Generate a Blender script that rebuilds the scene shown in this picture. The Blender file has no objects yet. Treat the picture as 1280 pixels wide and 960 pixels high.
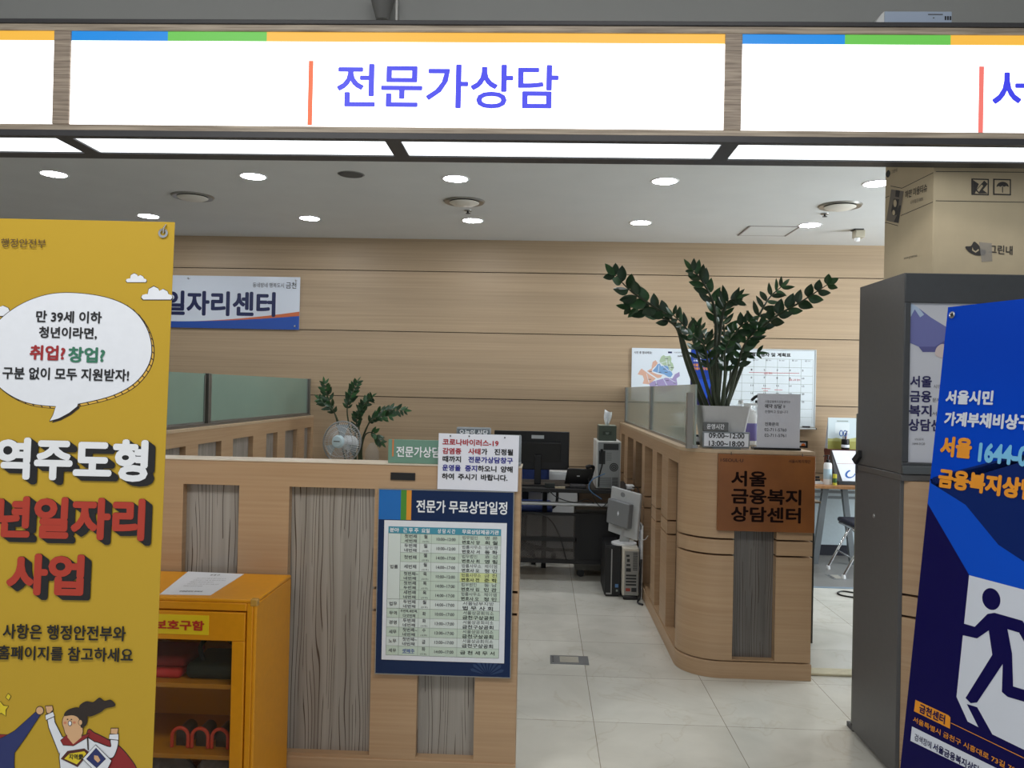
import bpy, bmesh, math, random
from mathutils import Vector, Matrix
random.seed(7)
S = bpy.context.scene
COL = S.collection
V = Vector

# ------------------------------------------------------------------ camera
F, CX, CY, H = 1010.0, 640.0, 480.0, 1.5
yc = V((38.0, -9.0, -F)).normalized()                # world Y seen from the camera
xc = V((1.0, -0.0215, 0.0)); xc = (xc - yc * xc.dot(yc)).normalized()
zc = xc.cross(yc)
R = Matrix((xc, yc, zc))                             # camera axes -> world axes
EYE = V((0, 0, H))
cd = bpy.data.cameras.new('camera'); cd.sensor_width = 36; cd.lens = 36 * F / 1280; cd.clip_start = 0.02
cam = bpy.data.objects.new('camera', cd); COL.objects.link(cam)
cam.matrix_world = Matrix.Translation(EYE) @ R.to_4x4()
S.camera = cam

# ------------------------------------------------------------------ world, light, exposure
S.view_settings.view_transform = 'Standard'; S.view_settings.look = 'None'
S.view_settings.gamma = 1.0; S.view_settings.use_curve_mapping = False
S.view_settings.exposure = 0.42
S.cycles.use_denoising = True
S.cycles.sample_clamp_indirect = 6.0
S.cycles.max_bounces = 8
w = bpy.data.worlds.new('hall'); S.world = w; w.use_nodes = True
w.node_tree.nodes['Background'].inputs[0].default_value = (0.84, 0.92, 1.0, 1)
w.node_tree.nodes['Background'].inputs[1].default_value = 0.42
DOWN = 88.0      # radiance of the round downlights
SIGN = 1.25       # radiance of the sign's white faces
UNDER = 1.25      # radiance of the panels under the sign
def area(name, loc, size, watts, color=(1, 1, 1), rot=(0, 0, 0)):
    l = bpy.data.lights.new(name, 'AREA'); l.shape = 'RECTANGLE'; l.size, l.size_y = size
    l.energy = watts; l.color = color
    o = bpy.data.objects.new(name, l); COL.objects.link(o); o.location = loc; o.rotation_euler = rot
    return o
area('hall_lamp', (-1.6, 0.6, 3.57), (1.6, 0.8), 42, (1, 0.99, 0.97))
area('hall_lamp', (0.6, 0.9, 3.57), (1.6, 0.8), 26, (1, 0.99, 0.97))
area('window_daylight', (5.1, 5.8, 1.7), (2.4, 1.8), 110, (0.86, 0.94, 1.0), (0, math.radians(90), 0))

# ------------------------------------------------------------------ helpers
def ray(px, py): return R @ V(((px - CX) / F, -(py - CY) / F, -1.0))
def on(ax, val, px, py):
    d = ray(px, py); return EYE + d * ((val - EYE[ax]) / d[ax])
def onX(x, px, py): return on(0, x, px, py)
def onY(y, px, py): return on(1, y, px, py)
def onZ(z, px, py): return on(2, z, px, py)

def lin(c):
    return tuple((v / 12.92 if v <= 0.04045 else ((v + 0.055) / 1.055) ** 2.4) for v in (x / 255 for x in c))
MATS = {}
def mat(name, rgb, rough=0.5, metal=0.0, spec=0.5, emit=0.0, alpha=1.0, trans=0.0, vary=0.0, vscale=40.0):
    if name in MATS: return MATS[name]
    m = bpy.data.materials.new(name); m.use_nodes = True
    nt = m.node_tree; b = nt.nodes['Principled BSDF']
    c = (*lin(rgb), 1)
    b.inputs['Base Color'].default_value = c
    b.inputs['Roughness'].default_value = rough; b.inputs['Metallic'].default_value = metal
    b.inputs['Specular IOR Level'].default_value = spec
    b.inputs['Alpha'].default_value = alpha
    b.inputs['Transmission Weight'].default_value = trans
    if emit:
        b.inputs['Emission Color'].default_value = c; b.inputs['Emission Strength'].default_value = emit
    if vary:
        tc = nt.nodes.new('ShaderNodeTexCoord'); n = nt.nodes.new('ShaderNodeTexNoise')
        n.inputs['Scale'].default_value = vscale; n.inputs['Detail'].default_value = 4
        r = nt.nodes.new('ShaderNodeValToRGB')
        lo = tuple(max(0, x * (1 - vary)) for x in c[:3]); hi = tuple(min(1, x * (1 + vary)) for x in c[:3])
        r.color_ramp.elements[0].color = (*lo, 1); r.color_ramp.elements[1].color = (*hi, 1)
        r.color_ramp.elements[0].position = 0.3; r.color_ramp.elements[1].position = 0.7
        nt.links.new(tc.outputs['Object'], n.inputs['Vector']); nt.links.new(n.outputs['Fac'], r.inputs['Fac'])
        nt.links.new(r.outputs['Color'], b.inputs['Base Color'])
    MATS[name] = m
    return m

def grain(name, dark, light, scale, rough=0.45, pos=(0.3, 0.7), detail=6, second=None):
    """stretched noise: wood grain running along the axis with the small scale"""
    m = bpy.data.materials.new(name); m.use_nodes = True; nt = m.node_tree; b = nt.nodes['Principled BSDF']
    b.inputs['Roughness'].default_value = rough
    tc = nt.nodes.new('ShaderNodeTexCoord'); mp = nt.nodes.new('ShaderNodeMapping'); mp.inputs['Scale'].default_value = scale
    n = nt.nodes.new('ShaderNodeTexNoise'); n.inputs['Scale'].default_value = 1.0; n.inputs['Detail'].default_value = detail
    r = nt.nodes.new('ShaderNodeValToRGB')
    r.color_ramp.elements[0].color = (*lin(dark), 1); r.color_ramp.elements[1].color = (*lin(light), 1)
    r.color_ramp.elements[0].position, r.color_ramp.elements[1].position = pos
    L = nt.links.new
    L(tc.outputs['Object'], mp.inputs['Vector']); L(mp.outputs[0], n.inputs['Vector']); L(n.outputs['Fac'], r.inputs['Fac'])
    out = r.outputs['Color']
    if second:                                        # broad tone bands
        mp2 = nt.nodes.new('ShaderNodeMapping'); mp2.inputs['Scale'].default_value = second[0]
        n2 = nt.nodes.new('ShaderNodeTexNoise'); n2.inputs['Scale'].default_value = 1.0; n2.inputs['Detail'].default_value = 2
        mx = nt.nodes.new('ShaderNodeMix'); mx.data_type = 'RGBA'; mx.blend_type = 'MULTIPLY'
        r2 = nt.nodes.new('ShaderNodeValToRGB')
        k = second[1]
        r2.color_ramp.elements[0].color = (k, k, k, 1); r2.color_ramp.elements[1].color = (1, 1, 1, 1)
        r2.color_ramp.elements[0].position = 0.38; r2.color_ramp.elements[1].position = 0.62
        L(tc.outputs['Object'], mp2.inputs['Vector']); L(mp2.outputs[0], n2.inputs['Vector']); L(n2.outputs['Fac'], r2.inputs['Fac'])
        mx.inputs['Factor'].default_value = 1.0
        L(out, mx.inputs['A']); L(r2.outputs['Color'], mx.inputs['B']); out = mx.outputs['Result']
    L(out, b.inputs['Base Color'])
    MATS[name] = m
    return m

def zebra(name, base_c=(152, 149, 144), light_c=(170, 166, 160)):
    """pale grey laminate with thin dark wandering vertical streaks"""
    m = bpy.data.materials.new(name); m.use_nodes = True; nt = m.node_tree; b = nt.nodes['Principled BSDF']
    b.inputs['Roughness'].default_value = 0.22
    L = nt.links.new
    tc = nt.nodes.new('ShaderNodeTexCoord')
    def noise(sc, det=1.0):
        mp = nt.nodes.new('ShaderNodeMapping'); mp.inputs['Scale'].default_value = sc
        n = nt.nodes.new('ShaderNodeTexNoise'); n.inputs['Scale'].default_value = 1.0; n.inputs['Detail'].default_value = det
        L(tc.outputs['Object'], mp.inputs[0]); L(mp.outputs[0], n.inputs['Vector']); return n.outputs['Fac']
    def math_(op, a, c):
        n = nt.nodes.new('ShaderNodeMath'); n.operation = op
        for i, v in enumerate((a, c)):
            if isinstance(v, (int, float)): n.inputs[i].default_value = v
            elif v is not None: L(v, n.inputs[i])
        return n.outputs[0]
    sp = nt.nodes.new('ShaderNodeSeparateXYZ'); L(tc.outputs['Object'], sp.inputs[0])
    run = math_('ADD', math_('ADD', sp.outputs[0], sp.outputs[1]), math_('MULTIPLY', noise((13, 13, 1.5), 1.2), 0.06))
    wave = math_('SINE', math_('MULTIPLY', run, 2 * math.pi / 0.0135), None)
    line = math_('GREATER_THAN', wave, 0.86)
    broken = math_('GREATER_THAN', noise((55, 55, 1.5), 1.0), 0.44)
    amount = math_('MULTIPLY', math_('MULTIPLY', line, broken), 0.85)
    r = nt.nodes.new('ShaderNodeValToRGB'); r.color_ramp.elements[0].color = (*lin(base_c), 1); r.color_ramp.elements[1].color = (*lin(light_c), 1)
    r.color_ramp.elements[0].position = 0.35; r.color_ramp.elements[1].position = 0.65
    L(noise((30, 30, 0.7), 3.0), r.inputs['Fac'])
    mx = nt.nodes.new('ShaderNodeMix'); mx.data_type = 'RGBA'
    L(amount, mx.inputs['Factor']); L(r.outputs['Color'], mx.inputs['A']); mx.inputs['B'].default_value = (*lin((62, 47, 38)), 1)
    L(mx.outputs['Result'], b.inputs['Base Color'])
    MATS[name] = m
    return m

def marble(name):
    m = bpy.data.materials.new(name); m.use_nodes = True; nt = m.node_tree; b = nt.nodes['Principled BSDF']
    b.inputs['Roughness'].default_value = 0.2; b.inputs['Specular IOR Level'].default_value = 0.45
    L = nt.links.new
    tc = nt.nodes.new('ShaderNodeTexCoord')
    def noise(sc, det, dist=0.0):
        n = nt.nodes.new('ShaderNodeTexNoise'); n.inputs['Scale'].default_value = sc; n.inputs['Detail'].default_value = det
        n.inputs['Distortion'].default_value = dist; L(tc.outputs['Object'], n.inputs['Vector']); return n
    n1 = noise(2.6, 7, 0.6)
    r1 = nt.nodes.new('ShaderNodeValToRGB'); e = r1.color_ramp.elements
    e[0].position = 0.3; e[0].color = (*lin((200, 198, 188)), 1); e[1].position = 0.72; e[1].color = (*lin((222, 220, 210)), 1)
    L(n1.outputs['Fac'], r1.inputs['Fac'])
    n2 = noise(1.7, 6, 1.4)                            # fine dark veins
    r2 = nt.nodes.new('ShaderNodeValToRGB'); e = r2.color_ramp.elements
    e[0].position = 0.488; e[0].color = (1, 1, 1, 1); e[1].position = 0.512; e[1].color = (1, 1, 1, 1)
    k = e.new(0.5); k.color = (0.93, 0.91, 0.88, 1)
    L(n2.outputs['Fac'], r2.inputs['Fac'])
    mx = nt.nodes.new('ShaderNodeMix'); mx.data_type = 'RGBA'; mx.blend_type = 'MULTIPLY'; mx.inputs['Factor'].default_value = 1
    L(r1.outputs['Color'], mx.inputs['A']); L(r2.outputs['Color'], mx.inputs['B'])
    mp = nt.nodes.new('ShaderNodeMapping'); mp.inputs['Location'].default_value = (-0.265 + 6, -3.706 + 5.88, 0)
    br = nt.nodes.new('ShaderNodeTexBrick'); br.offset = 0.0; br.squash = 1.0
    br.inputs['Scale'].default_value = 1; br.inputs['Brick Width'].default_value = 0.6; br.inputs['Row Height'].default_value = 0.588
    br.inputs['Mortar Size'].default_value = 0.0018; br.inputs['Mortar Smooth'].default_value = 0.2
    br.inputs['Color1'].default_value = (1, 1, 1, 1); br.inputs['Color2'].default_value = (0.9, 0.89, 0.88, 1); br.inputs['Mortar'].default_value = (0.42, 0.38, 0.33, 1)
    L(tc.outputs['Object'], mp.inputs[0]); L(mp.outputs[0], br.inputs['Vector'])
    m2 = nt.nodes.new('ShaderNodeMix'); m2.data_type = 'RGBA'; m2.blend_type = 'MULTIPLY'; m2.inputs['Factor'].default_value = 1
    L(mx.outputs['Result'], m2.inputs['A']); L(br.outputs['Color'], m2.inputs['B']); L(m2.outputs['Result'], b.inputs['Base Color'])
    MATS[name] = m
    return m

def emitter(name, rgb, strength, base=None):
    if name in MATS: return MATS[name]
    m = bpy.data.materials.new(name); m.use_nodes = True; nt = m.node_tree
    b = nt.nodes['Principled BSDF']; b.inputs['Base Color'].default_value = (*lin(base or rgb), 1); b.inputs['Roughness'].default_value = 0.4
    b.inputs['Emission Color'].default_value = (*lin(rgb), 1); b.inputs['Emission Strength'].default_value = strength
    MATS[name] = m
    return m

W = {}                                                # world matrix of every thing and part
def thing(name, label, cat, loc=(0, 0, 0), mtx=None, group=None, kind=None):
    o = bpy.data.objects.new(name, None); COL.objects.link(o); o.empty_display_size = 0.05
    M = mtx if mtx is not None else Matrix.Translation(V(loc))
    o.matrix_world = M; W[o.name] = M.copy()
    tag(o, label, cat, group, kind)
    return o
def tag(o, label=None, cat=None, group=None, kind=None):
    if label: o['label'] = label
    if cat: o['category'] = cat
    if group: o['group'] = group
    if kind: o['kind'] = kind
    return o

class MB:
    """collects shapes given in world coordinates; build() links them as ONE mesh object"""
    def __init__(s): s.v, s.f, s.m, s.mats = [], [], [], []; s.sm = []
    def mi(s, m):
        if m is None: return 0
        if m not in s.mats: s.mats.append(m)
        return s.mats.index(m)
    def add(s, vs, fs, m=None, smooth=False, M=None):
        b = len(s.v); k = s.mi(m)
        s.v += [(M @ V(p)) if M is not None else V(p) for p in vs]
        s.f += [tuple(i + b for i in f) for f in fs]; s.m += [k] * len(fs); s.sm += [smooth] * len(fs)
        return s
    def box(s, x0, x1, y0, y1, z0, z1, m=None, M=None):
        vs = [(x, y, z) for z in (z0, z1) for y in (y0, y1) for x in (x0, x1)]
        return s.add(vs, [(0, 2, 3, 1), (4, 5, 7, 6), (0, 1, 5, 4), (2, 6, 7, 3), (0, 4, 6, 2), (1, 3, 7, 5)], m, M=M)
    def hexa(s, p, m=None):                           # 4 bottom corners, 4 top corners (same order)
        return s.add(p, [(3, 2, 1, 0), (4, 5, 6, 7), (0, 1, 5, 4), (1, 2, 6, 5), (2, 3, 7, 6), (3, 0, 4, 7)], m)
    def prism(s, poly, z0, z1, m=None, M=None, smooth=False):  # polygon in x,y
        n = len(poly); vs = [(p[0], p[1], z0) for p in poly] + [(p[0], p[1], z1) for p in poly]
        return s.add(vs, [tuple(range(n))[::-1], tuple(range(n, 2 * n))] + [(i, (i + 1) % n, n + (i + 1) % n, n + i) for i in range(n)], m, smooth, M)
    def tube(s, pts, r, n=8, m=None, M=None, close=False):
        pts = [V(p) for p in pts]; rs = r if isinstance(r, (list, tuple)) else [r] * len(pts)
        vs, fs = [], []; k = len(pts)
        up = None
        for i, p in enumerate(pts):
            a = pts[(i - 1) % k] if (i or close) else p; c = pts[(i + 1) % k] if (i < k - 1 or close) else p
            t = (c - a).normalized()
            if up is None: up = V((0, 0, 1)) if abs(t.z) < 0.9 else V((1, 0, 0))
            x = t.cross(up); x = x.normalized() if x.length > 1e-6 else t.orthogonal().normalized()
            y = x.cross(t); up = y
            for j in range(n):
                q = 2 * math.pi * j / n; vs.append(p + (x * math.cos(q) + y * math.sin(q)) * rs[i])
        for i in range(k if close else k - 1):
            for j in range(n):
                a, b2 = i * n + j, i * n + (j + 1) % n; c, d = ((i + 1) % k) * n + (j + 1) % n, ((i + 1) % k) * n + j
                fs.append((a, b2, c, d))
        if not close: fs += [tuple(range(n))[::-1], tuple(range((k - 1) * n, k * n))]
        return s.add(vs, fs, m, True, M)
    def lathe(s, prof, c, n=32, m=None, M=None, axis='Z', smooth=True, ring=False):   # prof: (r, h)
        vs, fs = [], []; c = V(c)
        for r, h in prof:
            for j in range(n):
                q = 2 * math.pi * j / n; a, b = r * math.cos(q), r * math.sin(q)
                vs.append(c + (V((a, b, h)) if axis == 'Z' else V((a, h, b)) if axis == 'Y' else V((h, a, b))))
        k = len(prof)
        for i in range(k - 1):
            for j in range(n): fs.append((i * n + j, i * n + (j + 1) % n, (i + 1) * n + (j + 1) % n, (i + 1) * n + j))
        if prof[0][0] > 1e-6 and not ring: fs.append(tuple(range(n))[::-1])
        if prof[-1][0] > 1e-6 and not ring: fs.append(tuple(range((k - 1) * n, k * n)))
        return s.add(vs, fs, m, smooth, M)
    def build(s, name, m=None, parent=None, bevel=0.0, world=None, seg=2):
        me = bpy.data.meshes.new(name)
        Mi = W[parent.name].inverted() if parent else (world.inverted() if world is not None else Matrix())
        me.from_pydata([tuple(Mi @ p) for p in s.v], [], s.f)
        for x in (s.mats or [m]): me.materials.append(x)
        me.polygons.foreach_set('material_index', s.m if s.mats else [0] * len(s.f))
        me.polygons.foreach_set('use_smooth', s.sm)
        bm = bmesh.new(); bm.from_mesh(me); bmesh.ops.recalc_face_normals(bm, faces=bm.faces); bm.to_mesh(me); bm.free()
        try: me.set_sharp_from_angle(angle=math.radians(40))
        except Exception: pass
        me.update()
        o = bpy.data.objects.new(name, me); COL.objects.link(o)
        if parent: o.parent = parent; W[o.name] = W[parent.name].copy()
        else:
            if world is not None: o.matrix_world = world
            W[o.name] = world.copy() if world is not None else Matrix()
        if bevel:
            b = o.modifiers.new('bevel', 'BEVEL'); b.width = bevel; b.segments = seg; b.limit_method = 'ANGLE'; b.angle_limit = math.radians(40)
            b.harden_normals = False
        return o
def structure(o): o['kind'] = 'structure'; return o

def copy_tree(o, loc=None, label=None, group=None):
    kids = [c for c in bpy.data.objects if c.parent == o]
    c = o.copy(); COL.objects.link(c); W[c.name] = W[o.name].copy()
    if loc is not None: c.location = loc; W[c.name] = Matrix.Translation(V(loc))
    if label: c['label'] = label
    if group: c['group'] = group
    for k in kids: copy_tree(k).parent = c
    return c

# ---- flat print: lettering and drawn shapes on boards
_TX = {}
def text_geo(body, bold=0.0, space=1.0):
    key = (body, bold, space)
    if key in _TX: return _TX[key]
    cu = bpy.data.curves.new('lettering_source', 'FONT'); cu.body = body; cu.size = 1; cu.resolution_u = 3; cu.space_character = space
    o = bpy.data.objects.new('lettering_source', cu)
    me = o.to_mesh()
    vs = [(v.co.x, v.co.y) for v in me.vertices]; fs = [tuple(p.vertices) for p in me.polygons]
    o.to_mesh_clear()
    bpy.data.objects.remove(o); bpy.data.curves.remove(cu)
    vs = [(x, y, 0.0) for x, y in vs]
    if bold:                                              # heavier strokes: shifted copies, each a hair above the last
        V0, F0 = vs, fs; vs, fs = [], []
        n = 8 if bold < 0.05 else 12
        for i in range(n):
            q = i * 2 * math.pi / n; b = len(vs)
            vs += [(x + bold * math.cos(q), y + bold * math.sin(q), i * 0.00038 / n) for x, y, z in V0]; fs += [tuple(k + b for k in f) for f in F0]
    x0 = min(v[0] for v in vs); x1 = max(v[0] for v in vs); y0 = min(v[1] for v in vs); y1 = max(v[1] for v in vs)
    vs = [((v[0] - x0) / max(1e-6, x1 - x0), (v[1] - y0) / max(1e-6, y1 - y0), v[2]) for v in vs]
    _TX[key] = (vs, fs)
    return vs, fs

class Board:
    """a flat printed face: origin, right (U) and up (V) directions in the world; U x V points at the reader"""
    def __init__(s, O, U, Vv):
        s.O, s.U, s.V = V(O), V(U).normalized(), V(Vv).normalized(); s.N = s.U.cross(s.V).normalized()
        s.M = Matrix.Translation(s.O) @ Matrix((s.U, s.V, s.N)).transposed().to_4x4()
        s.text = MB(); s.art = MB(); s.items = []
    def uv(s, px, py):
        d = ray(px, py); p = EYE + d * ((s.O - EYE).dot(s.N) / d.dot(s.N)) - s.O
        return p.dot(s.U), p.dot(s.V)
    def rect(s, u0, v0, u1, v1, m, layer=1, into=None):
        return s.shape([(u0, v0), (u1, v0), (u1, v1), (u0, v1)], m, layer, into)
    def shape(s, uv, m, layer=1, into=None):
        z = layer * 0.0004
        (into or s.art).add([(a, b, z) for a, b in uv], [tuple(range(len(uv)))], m, M=s.M); return s
    def pshape(s, px, m, layer=1, into=None): return s.shape([s.uv(*p) for p in px], m, layer, into)
    def write(s, body, m, u0, u1, v0, v1, bold=0.0, layer=3, skew=0.0, slope=0.0, space=1.0, into=None):
        vs, fs = text_geo(body, bold, space); z = layer * 0.0004
        one = into or MB()
        if into is None: s.items.append([u0, u1, v0, v1, (v1 - v0), [one]])
        one.add([(u0 + x * (u1 - u0), v0 + y * (v1 - v0) + slope * x * (u1 - u0), z + k) for x, y, k in vs], fs, m, M=s.M); return s
    def T(s, body, m, xl, xr, y, h, bold=0.0, yr=None, layer=3, space=1.0, into=None):
        """lettering whose left and right ends and middle height were read off the photograph"""
        yr = y + 0.02 * (xr - xl) if yr is None else yr
        ua, va = s.uv(xl, y); ub, vb = s.uv(xr, yr)
        xm, ym = (xl + xr) / 2, (y + yr) / 2
        hh = abs(s.uv(xm, ym - h / 2)[1] - s.uv(xm, ym + h / 2)[1]); vm = (va + vb) / 2
        return s.write(body, m, ua, ub, vm - hh / 2, vm + hh / 2, bold, layer, space=space, into=into)
    def done(s, parent, art='printed_artwork', text='lettering'):
        out = []
        if s.art.v: out.append(s.art.build(art, None, parent))
        groups = []                                       # lines of lettering that stand close together become one part
        for it in s.items:
            it = list(it); it[5] = list(it[5])
            again = True
            while again:
                again = False
                for g in groups:
                    du = max(0, g[0] - it[1], it[0] - g[1]); dv = max(0, g[2] - it[3], it[2] - g[3])
                    if math.hypot(du, dv) <= max(0.018, 0.3 * max(g[4], it[4])):
                        it = [min(g[0], it[0]), max(g[1], it[1]), min(g[2], it[2]), max(g[3], it[3]), min(g[4], it[4]), g[5] + it[5]]
                        groups.remove(g); again = True; break
            groups.append(it)
        for g in groups:
            b = MB()
            for q in g[5]:
                n = len(b.v); b.v += q.v; b.f += [tuple(i + n for i in f) for f in q.f]; b.sm += q.sm; b.m += [b.mi(q.mats[k]) for k in q.m]
            out.append(b.build(text, None, parent))
        s.items = []
        return out
def spline(pts, n=8):
    out = []; k = len(pts)
    for i in range(k):
        p0, p1, p2, p3 = (V((*pts[(i + j) % k], 0)) for j in (-1, 0, 1, 2))
        for t in (j / n for j in range(n)):
            q = 0.5 * ((2 * p1) + (p2 - p0) * t + (2 * p0 - 5 * p1 + 4 * p2 - p3) * t * t + (3 * p1 - p0 - 3 * p2 + p3) * t ** 3)
            out.append((q.x, q.y))
    return out
def curve3(pts, n=8):
    pts = [V(p) for p in pts]; q = [2 * pts[0] - pts[1]] + pts + [2 * pts[-1] - pts[-2]]; out = []
    for i in range(len(pts) - 1):
        p0, p1, p2, p3 = q[i:i + 4]
        for j in range(n):
            t = j / n
            out.append(0.5 * ((2 * p1) + (p2 - p0) * t + (2 * p0 - 5 * p1 + 4 * p2 - p3) * t * t + (3 * p1 - p0 - 3 * p2 + p3) * t ** 3))
    return out + [pts[-1]]
def ell(cx, cy, rx, ry, n=28, rot=0.0, a0=0.0, a1=360.0):
    out = []
    full = abs(a1 - a0) >= 359
    for i in range(n if full else n + 1):
        q = math.radians(a0 + (a1 - a0) * i / n); x, y = rx * math.cos(q), ry * math.sin(q)
        out.append((cx + x * math.cos(rot) - y * math.sin(rot), cy + x * math.sin(rot) + y * math.cos(rot)))
    return out
XU, ZU = (1, 0, 0), (0, 0, 1)

# ------------------------------------------------------------------ materials
OAK_D, OAK_L = (176, 143, 109), (187, 156, 122)
M_OAK = grain('oak_veneer', OAK_D, OAK_L, (2.2, 2.2, 95), 0.42, second=((0.6, 0.6, 9), 0.93))
M_WALL = grain('wall_veneer', (164, 141, 113), (180, 156, 126), (0.8, 0.8, 75), 0.5, second=((0.15, 0.15, 6), 0.9))
M_TOP = mat('counter_edge', (206, 192, 172), 0.4, vary=0.05)
M_CORE = mat('dark_core', (58, 40, 28), 0.7, vary=0.1)
M_ZEBRA = zebra('zebra_laminate', (142, 136, 129), (164, 158, 150))
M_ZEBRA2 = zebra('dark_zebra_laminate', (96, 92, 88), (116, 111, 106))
M_MARBLE = marble('marble_tile')
M_CEIL = mat('ceiling_paint', (216, 217, 216), 0.9, spec=0.2, vary=0.02, vscale=3)
M_PLASTER = mat('wall_paint', (205, 203, 198), 0.9, vary=0.02, vscale=3)
M_PLY = grain('plywood_edge', (122, 108, 94), (206, 190, 170), (4, 4, 130), 0.5, (0.25, 0.75), 8)
M_CHAR = mat('charcoal_metal', (58, 57, 60), 0.45, vary=0.05)
M_ALU = mat('aluminium', (160, 160, 158), 0.38, 0.85, vary=0.06)
M_STEEL = mat('chrome', (215, 215, 218), 0.15, 1.0)
M_BLACK = mat('black_plastic', (14, 14, 16), 0.4, vary=0.1)
M_BLACK2 = mat('matt_black', (13, 13, 15), 0.6, vary=0.1)
M_WHITE = mat('white_plastic', (225, 226, 226), 0.4, vary=0.02)
M_PAPER = mat('white_paper', (226, 229, 236), 0.7, vary=0.015)
M_GREYCAB = mat('grey_steel', (84, 83, 83), 0.42, vary=0.04)
M_GREYCAB2 = mat('dark_grey_steel', (60, 62, 65), 0.4, vary=0.05)
M_LEAF = mat('dark_leaf', (34, 62, 36), 0.28, vary=0.35, vscale=25)
M_LEAF2 = mat('leaf', (44, 84, 44), 0.3, vary=0.3, vscale=25)
M_STEM = mat('plant_stem', (52, 62, 40), 0.45, vary=0.25, vscale=18)
M_NAVY = mat('navy_ink', (22, 28, 84), 0.5)
M_INK = mat('black_ink', (24, 23, 26), 0.6)
M_INK2 = mat('grey_ink', (88, 88, 92), 0.6)
M_INKW = mat('white_ink', (232, 234, 238), 0.5)
M_RED = mat('red_ink', (158, 40, 44), 0.5)
M_BLUEINK = mat('blue_ink', (44, 38, 150), 0.5)

# ================================================================== the room
YW, CEIL, CT, PL = 8.0, 2.99, 1.21, 0.087
structure(MB().box(-6.5, 5.2, -2.5, YW + 0.1, -0.1, 0).build('floor', M_MARBLE))
YBH, HALL = 3.42, 3.6                                  # bulkhead where the higher hall ceiling begins
structure(MB().box(-6.5, 5.2, YBH, YW + 0.1, CEIL, CEIL + 0.1).build('ceiling', M_CEIL))
structure(MB().box(-6.5, 5.2, -2.5, YBH + 0.1, HALL, HALL + 0.1).build('ceiling', M_CEIL))
structure(MB().box(-6.5, 5.2, YBH - 0.02, YBH, CEIL, HALL).build('trim_2', mat('bulkhead_paint', (172, 172, 169), 0.9, spec=0.2)))
structure(MB().box(-6.6, -6.5, -2.5, YW + 0.1, -0.1, 3.7).build('wall_left', M_PLASTER))
structure(MB().box(5.2, 5.3, -2.5, YW + 0.1, -0.1, 3.7).build('wall_right', M_PLASTER))
b = MB(); b.box(-6.5, 5.2, YW + 0.02, YW + 0.12, 0, CEIL, M_CORE)
zs = [0.0, 0.13, 0.76, 1.412, 2.065, 2.668, CEIL]
for i in range(1, 6): b.box(-6.5, 5.2, YW, YW + 0.03, zs[i] + 0.004, zs[i + 1] - (0.004 if i < 5 else 0), M_WALL)
structure(b.build('wall_back'))
structure(MB().box(-6.5, 5.2, YW - 0.012, YW + 0.03, 0, 0.128).build('baseboard_back', mat('dark_skirting', (28, 30, 38), 0.5)))
structure(MB().box(1.47, 3.4, 4.42, 4.52, 0.0, 0.012).build('trim_1', mat('brass_strip', (196, 188, 160), 0.5, vary=0.05), bevel=0.004))

# ------------------------------------------------------------------ ceiling fittings
M_LAMP = emitter('lamp_glow', (246, 250, 255), DOWN)
def downlight(loc):
    t = thing('downlight', 'round recessed downlight', 'ceiling light', loc)
    x, y, z = loc
    MB().lathe([(0.084, -0.004), (0.096, -0.005), (0.101, 0.0), (0.084, 0.0)], loc, 36, ring=True).build('trim_ring', M_WHITE, t)
    MB().lathe([(0.0, -0.003), (0.084, -0.004), (0.084, 0.0)], loc, 32).build('lamp_glass', M_LAMP, t)
    return t
d0 = None
cols = [(-5.01, None, None), (-3.55, 'second', 0), (-2.095, 'third', 1), (-0.645, 'middle', 2), (0.825, 'fourth', 3), (2.287, 'last', 4)]
nearL = ['glowing round downlight near the sign, leftmost of its row, above the yellow banner',
         'glowing round downlight in the row near the sign, just left of the grey ceiling speaker',
         'glowing round downlight in the row near the sign, straight below the blue sign lettering',
         'glowing round downlight in the row near the sign, high above the big potted plant',
         'glowing round downlight in the row near the sign, half hidden by the cardboard carton']
farL = ['glowing round downlight by the back wall, just above the yellow banner top',
        'glowing round downlight by the back wall, above the end of the job centre board',
        'glowing round downlight by the back wall, beneath the middle air vent',
        'glowing round downlight by the back wall, over the tip of the longest plant stem',
        'glowing round downlight by the back wall, between the ceiling hatch and the carton']
for i, x in enumerate((-3.55, -2.095, -0.645, 0.825, 2.287)):
    for y, lab, g in ((5.68, nearL[i], 'downlights in the row near the sign'), (7.08, farL[i], 'downlights in the row by the back wall')):
        if d0 is None:
            d0 = downlight((x, y, CEIL)); d0['label'] = lab; d0['group'] = g
        else: copy_tree(d0, (x, y, CEIL), lab, g)
def vent(loc, lab):
    t = thing('air_vent', lab, 'ceiling vent', loc, group='round air vents in the ceiling')
    MB().lathe([(0.115, -0.004), (0.155, -0.012), (0.165, 0.0), (0.115, 0.0)], loc, 40, ring=True).build('trim_ring', mat('vent_metal', (150, 148, 142), 0.3, 0.6), t)
    MB().lathe([(0.0, -0.03), (0.09, -0.028), (0.118, -0.014), (0.118, -0.012), (0.0, -0.012)], loc, 40).build('diffuser_cone', mat('vent_cone', (222, 218, 208), 0.5), t)
    MB().lathe([(0.0, -0.0015), (0.13, -0.0015), (0.13, 0.0)], loc, 32).build('vent_throat', M_BLACK2, t)
vent((-2.81, 6.31, CEIL), 'round metal air vent above the yellow banner, first of three vents')
vent((-0.65, 6.37, CEIL), 'round metal air vent between the two downlights over the back monitor')
vent((2.277, 6.35, CEIL), 'round silver air vent beside the cardboard carton')
t = thing('ceiling_speaker', 'flat dark grey round speaker grille set in the white ceiling', 'speaker', (-1.371, 5.602, CEIL))
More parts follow.
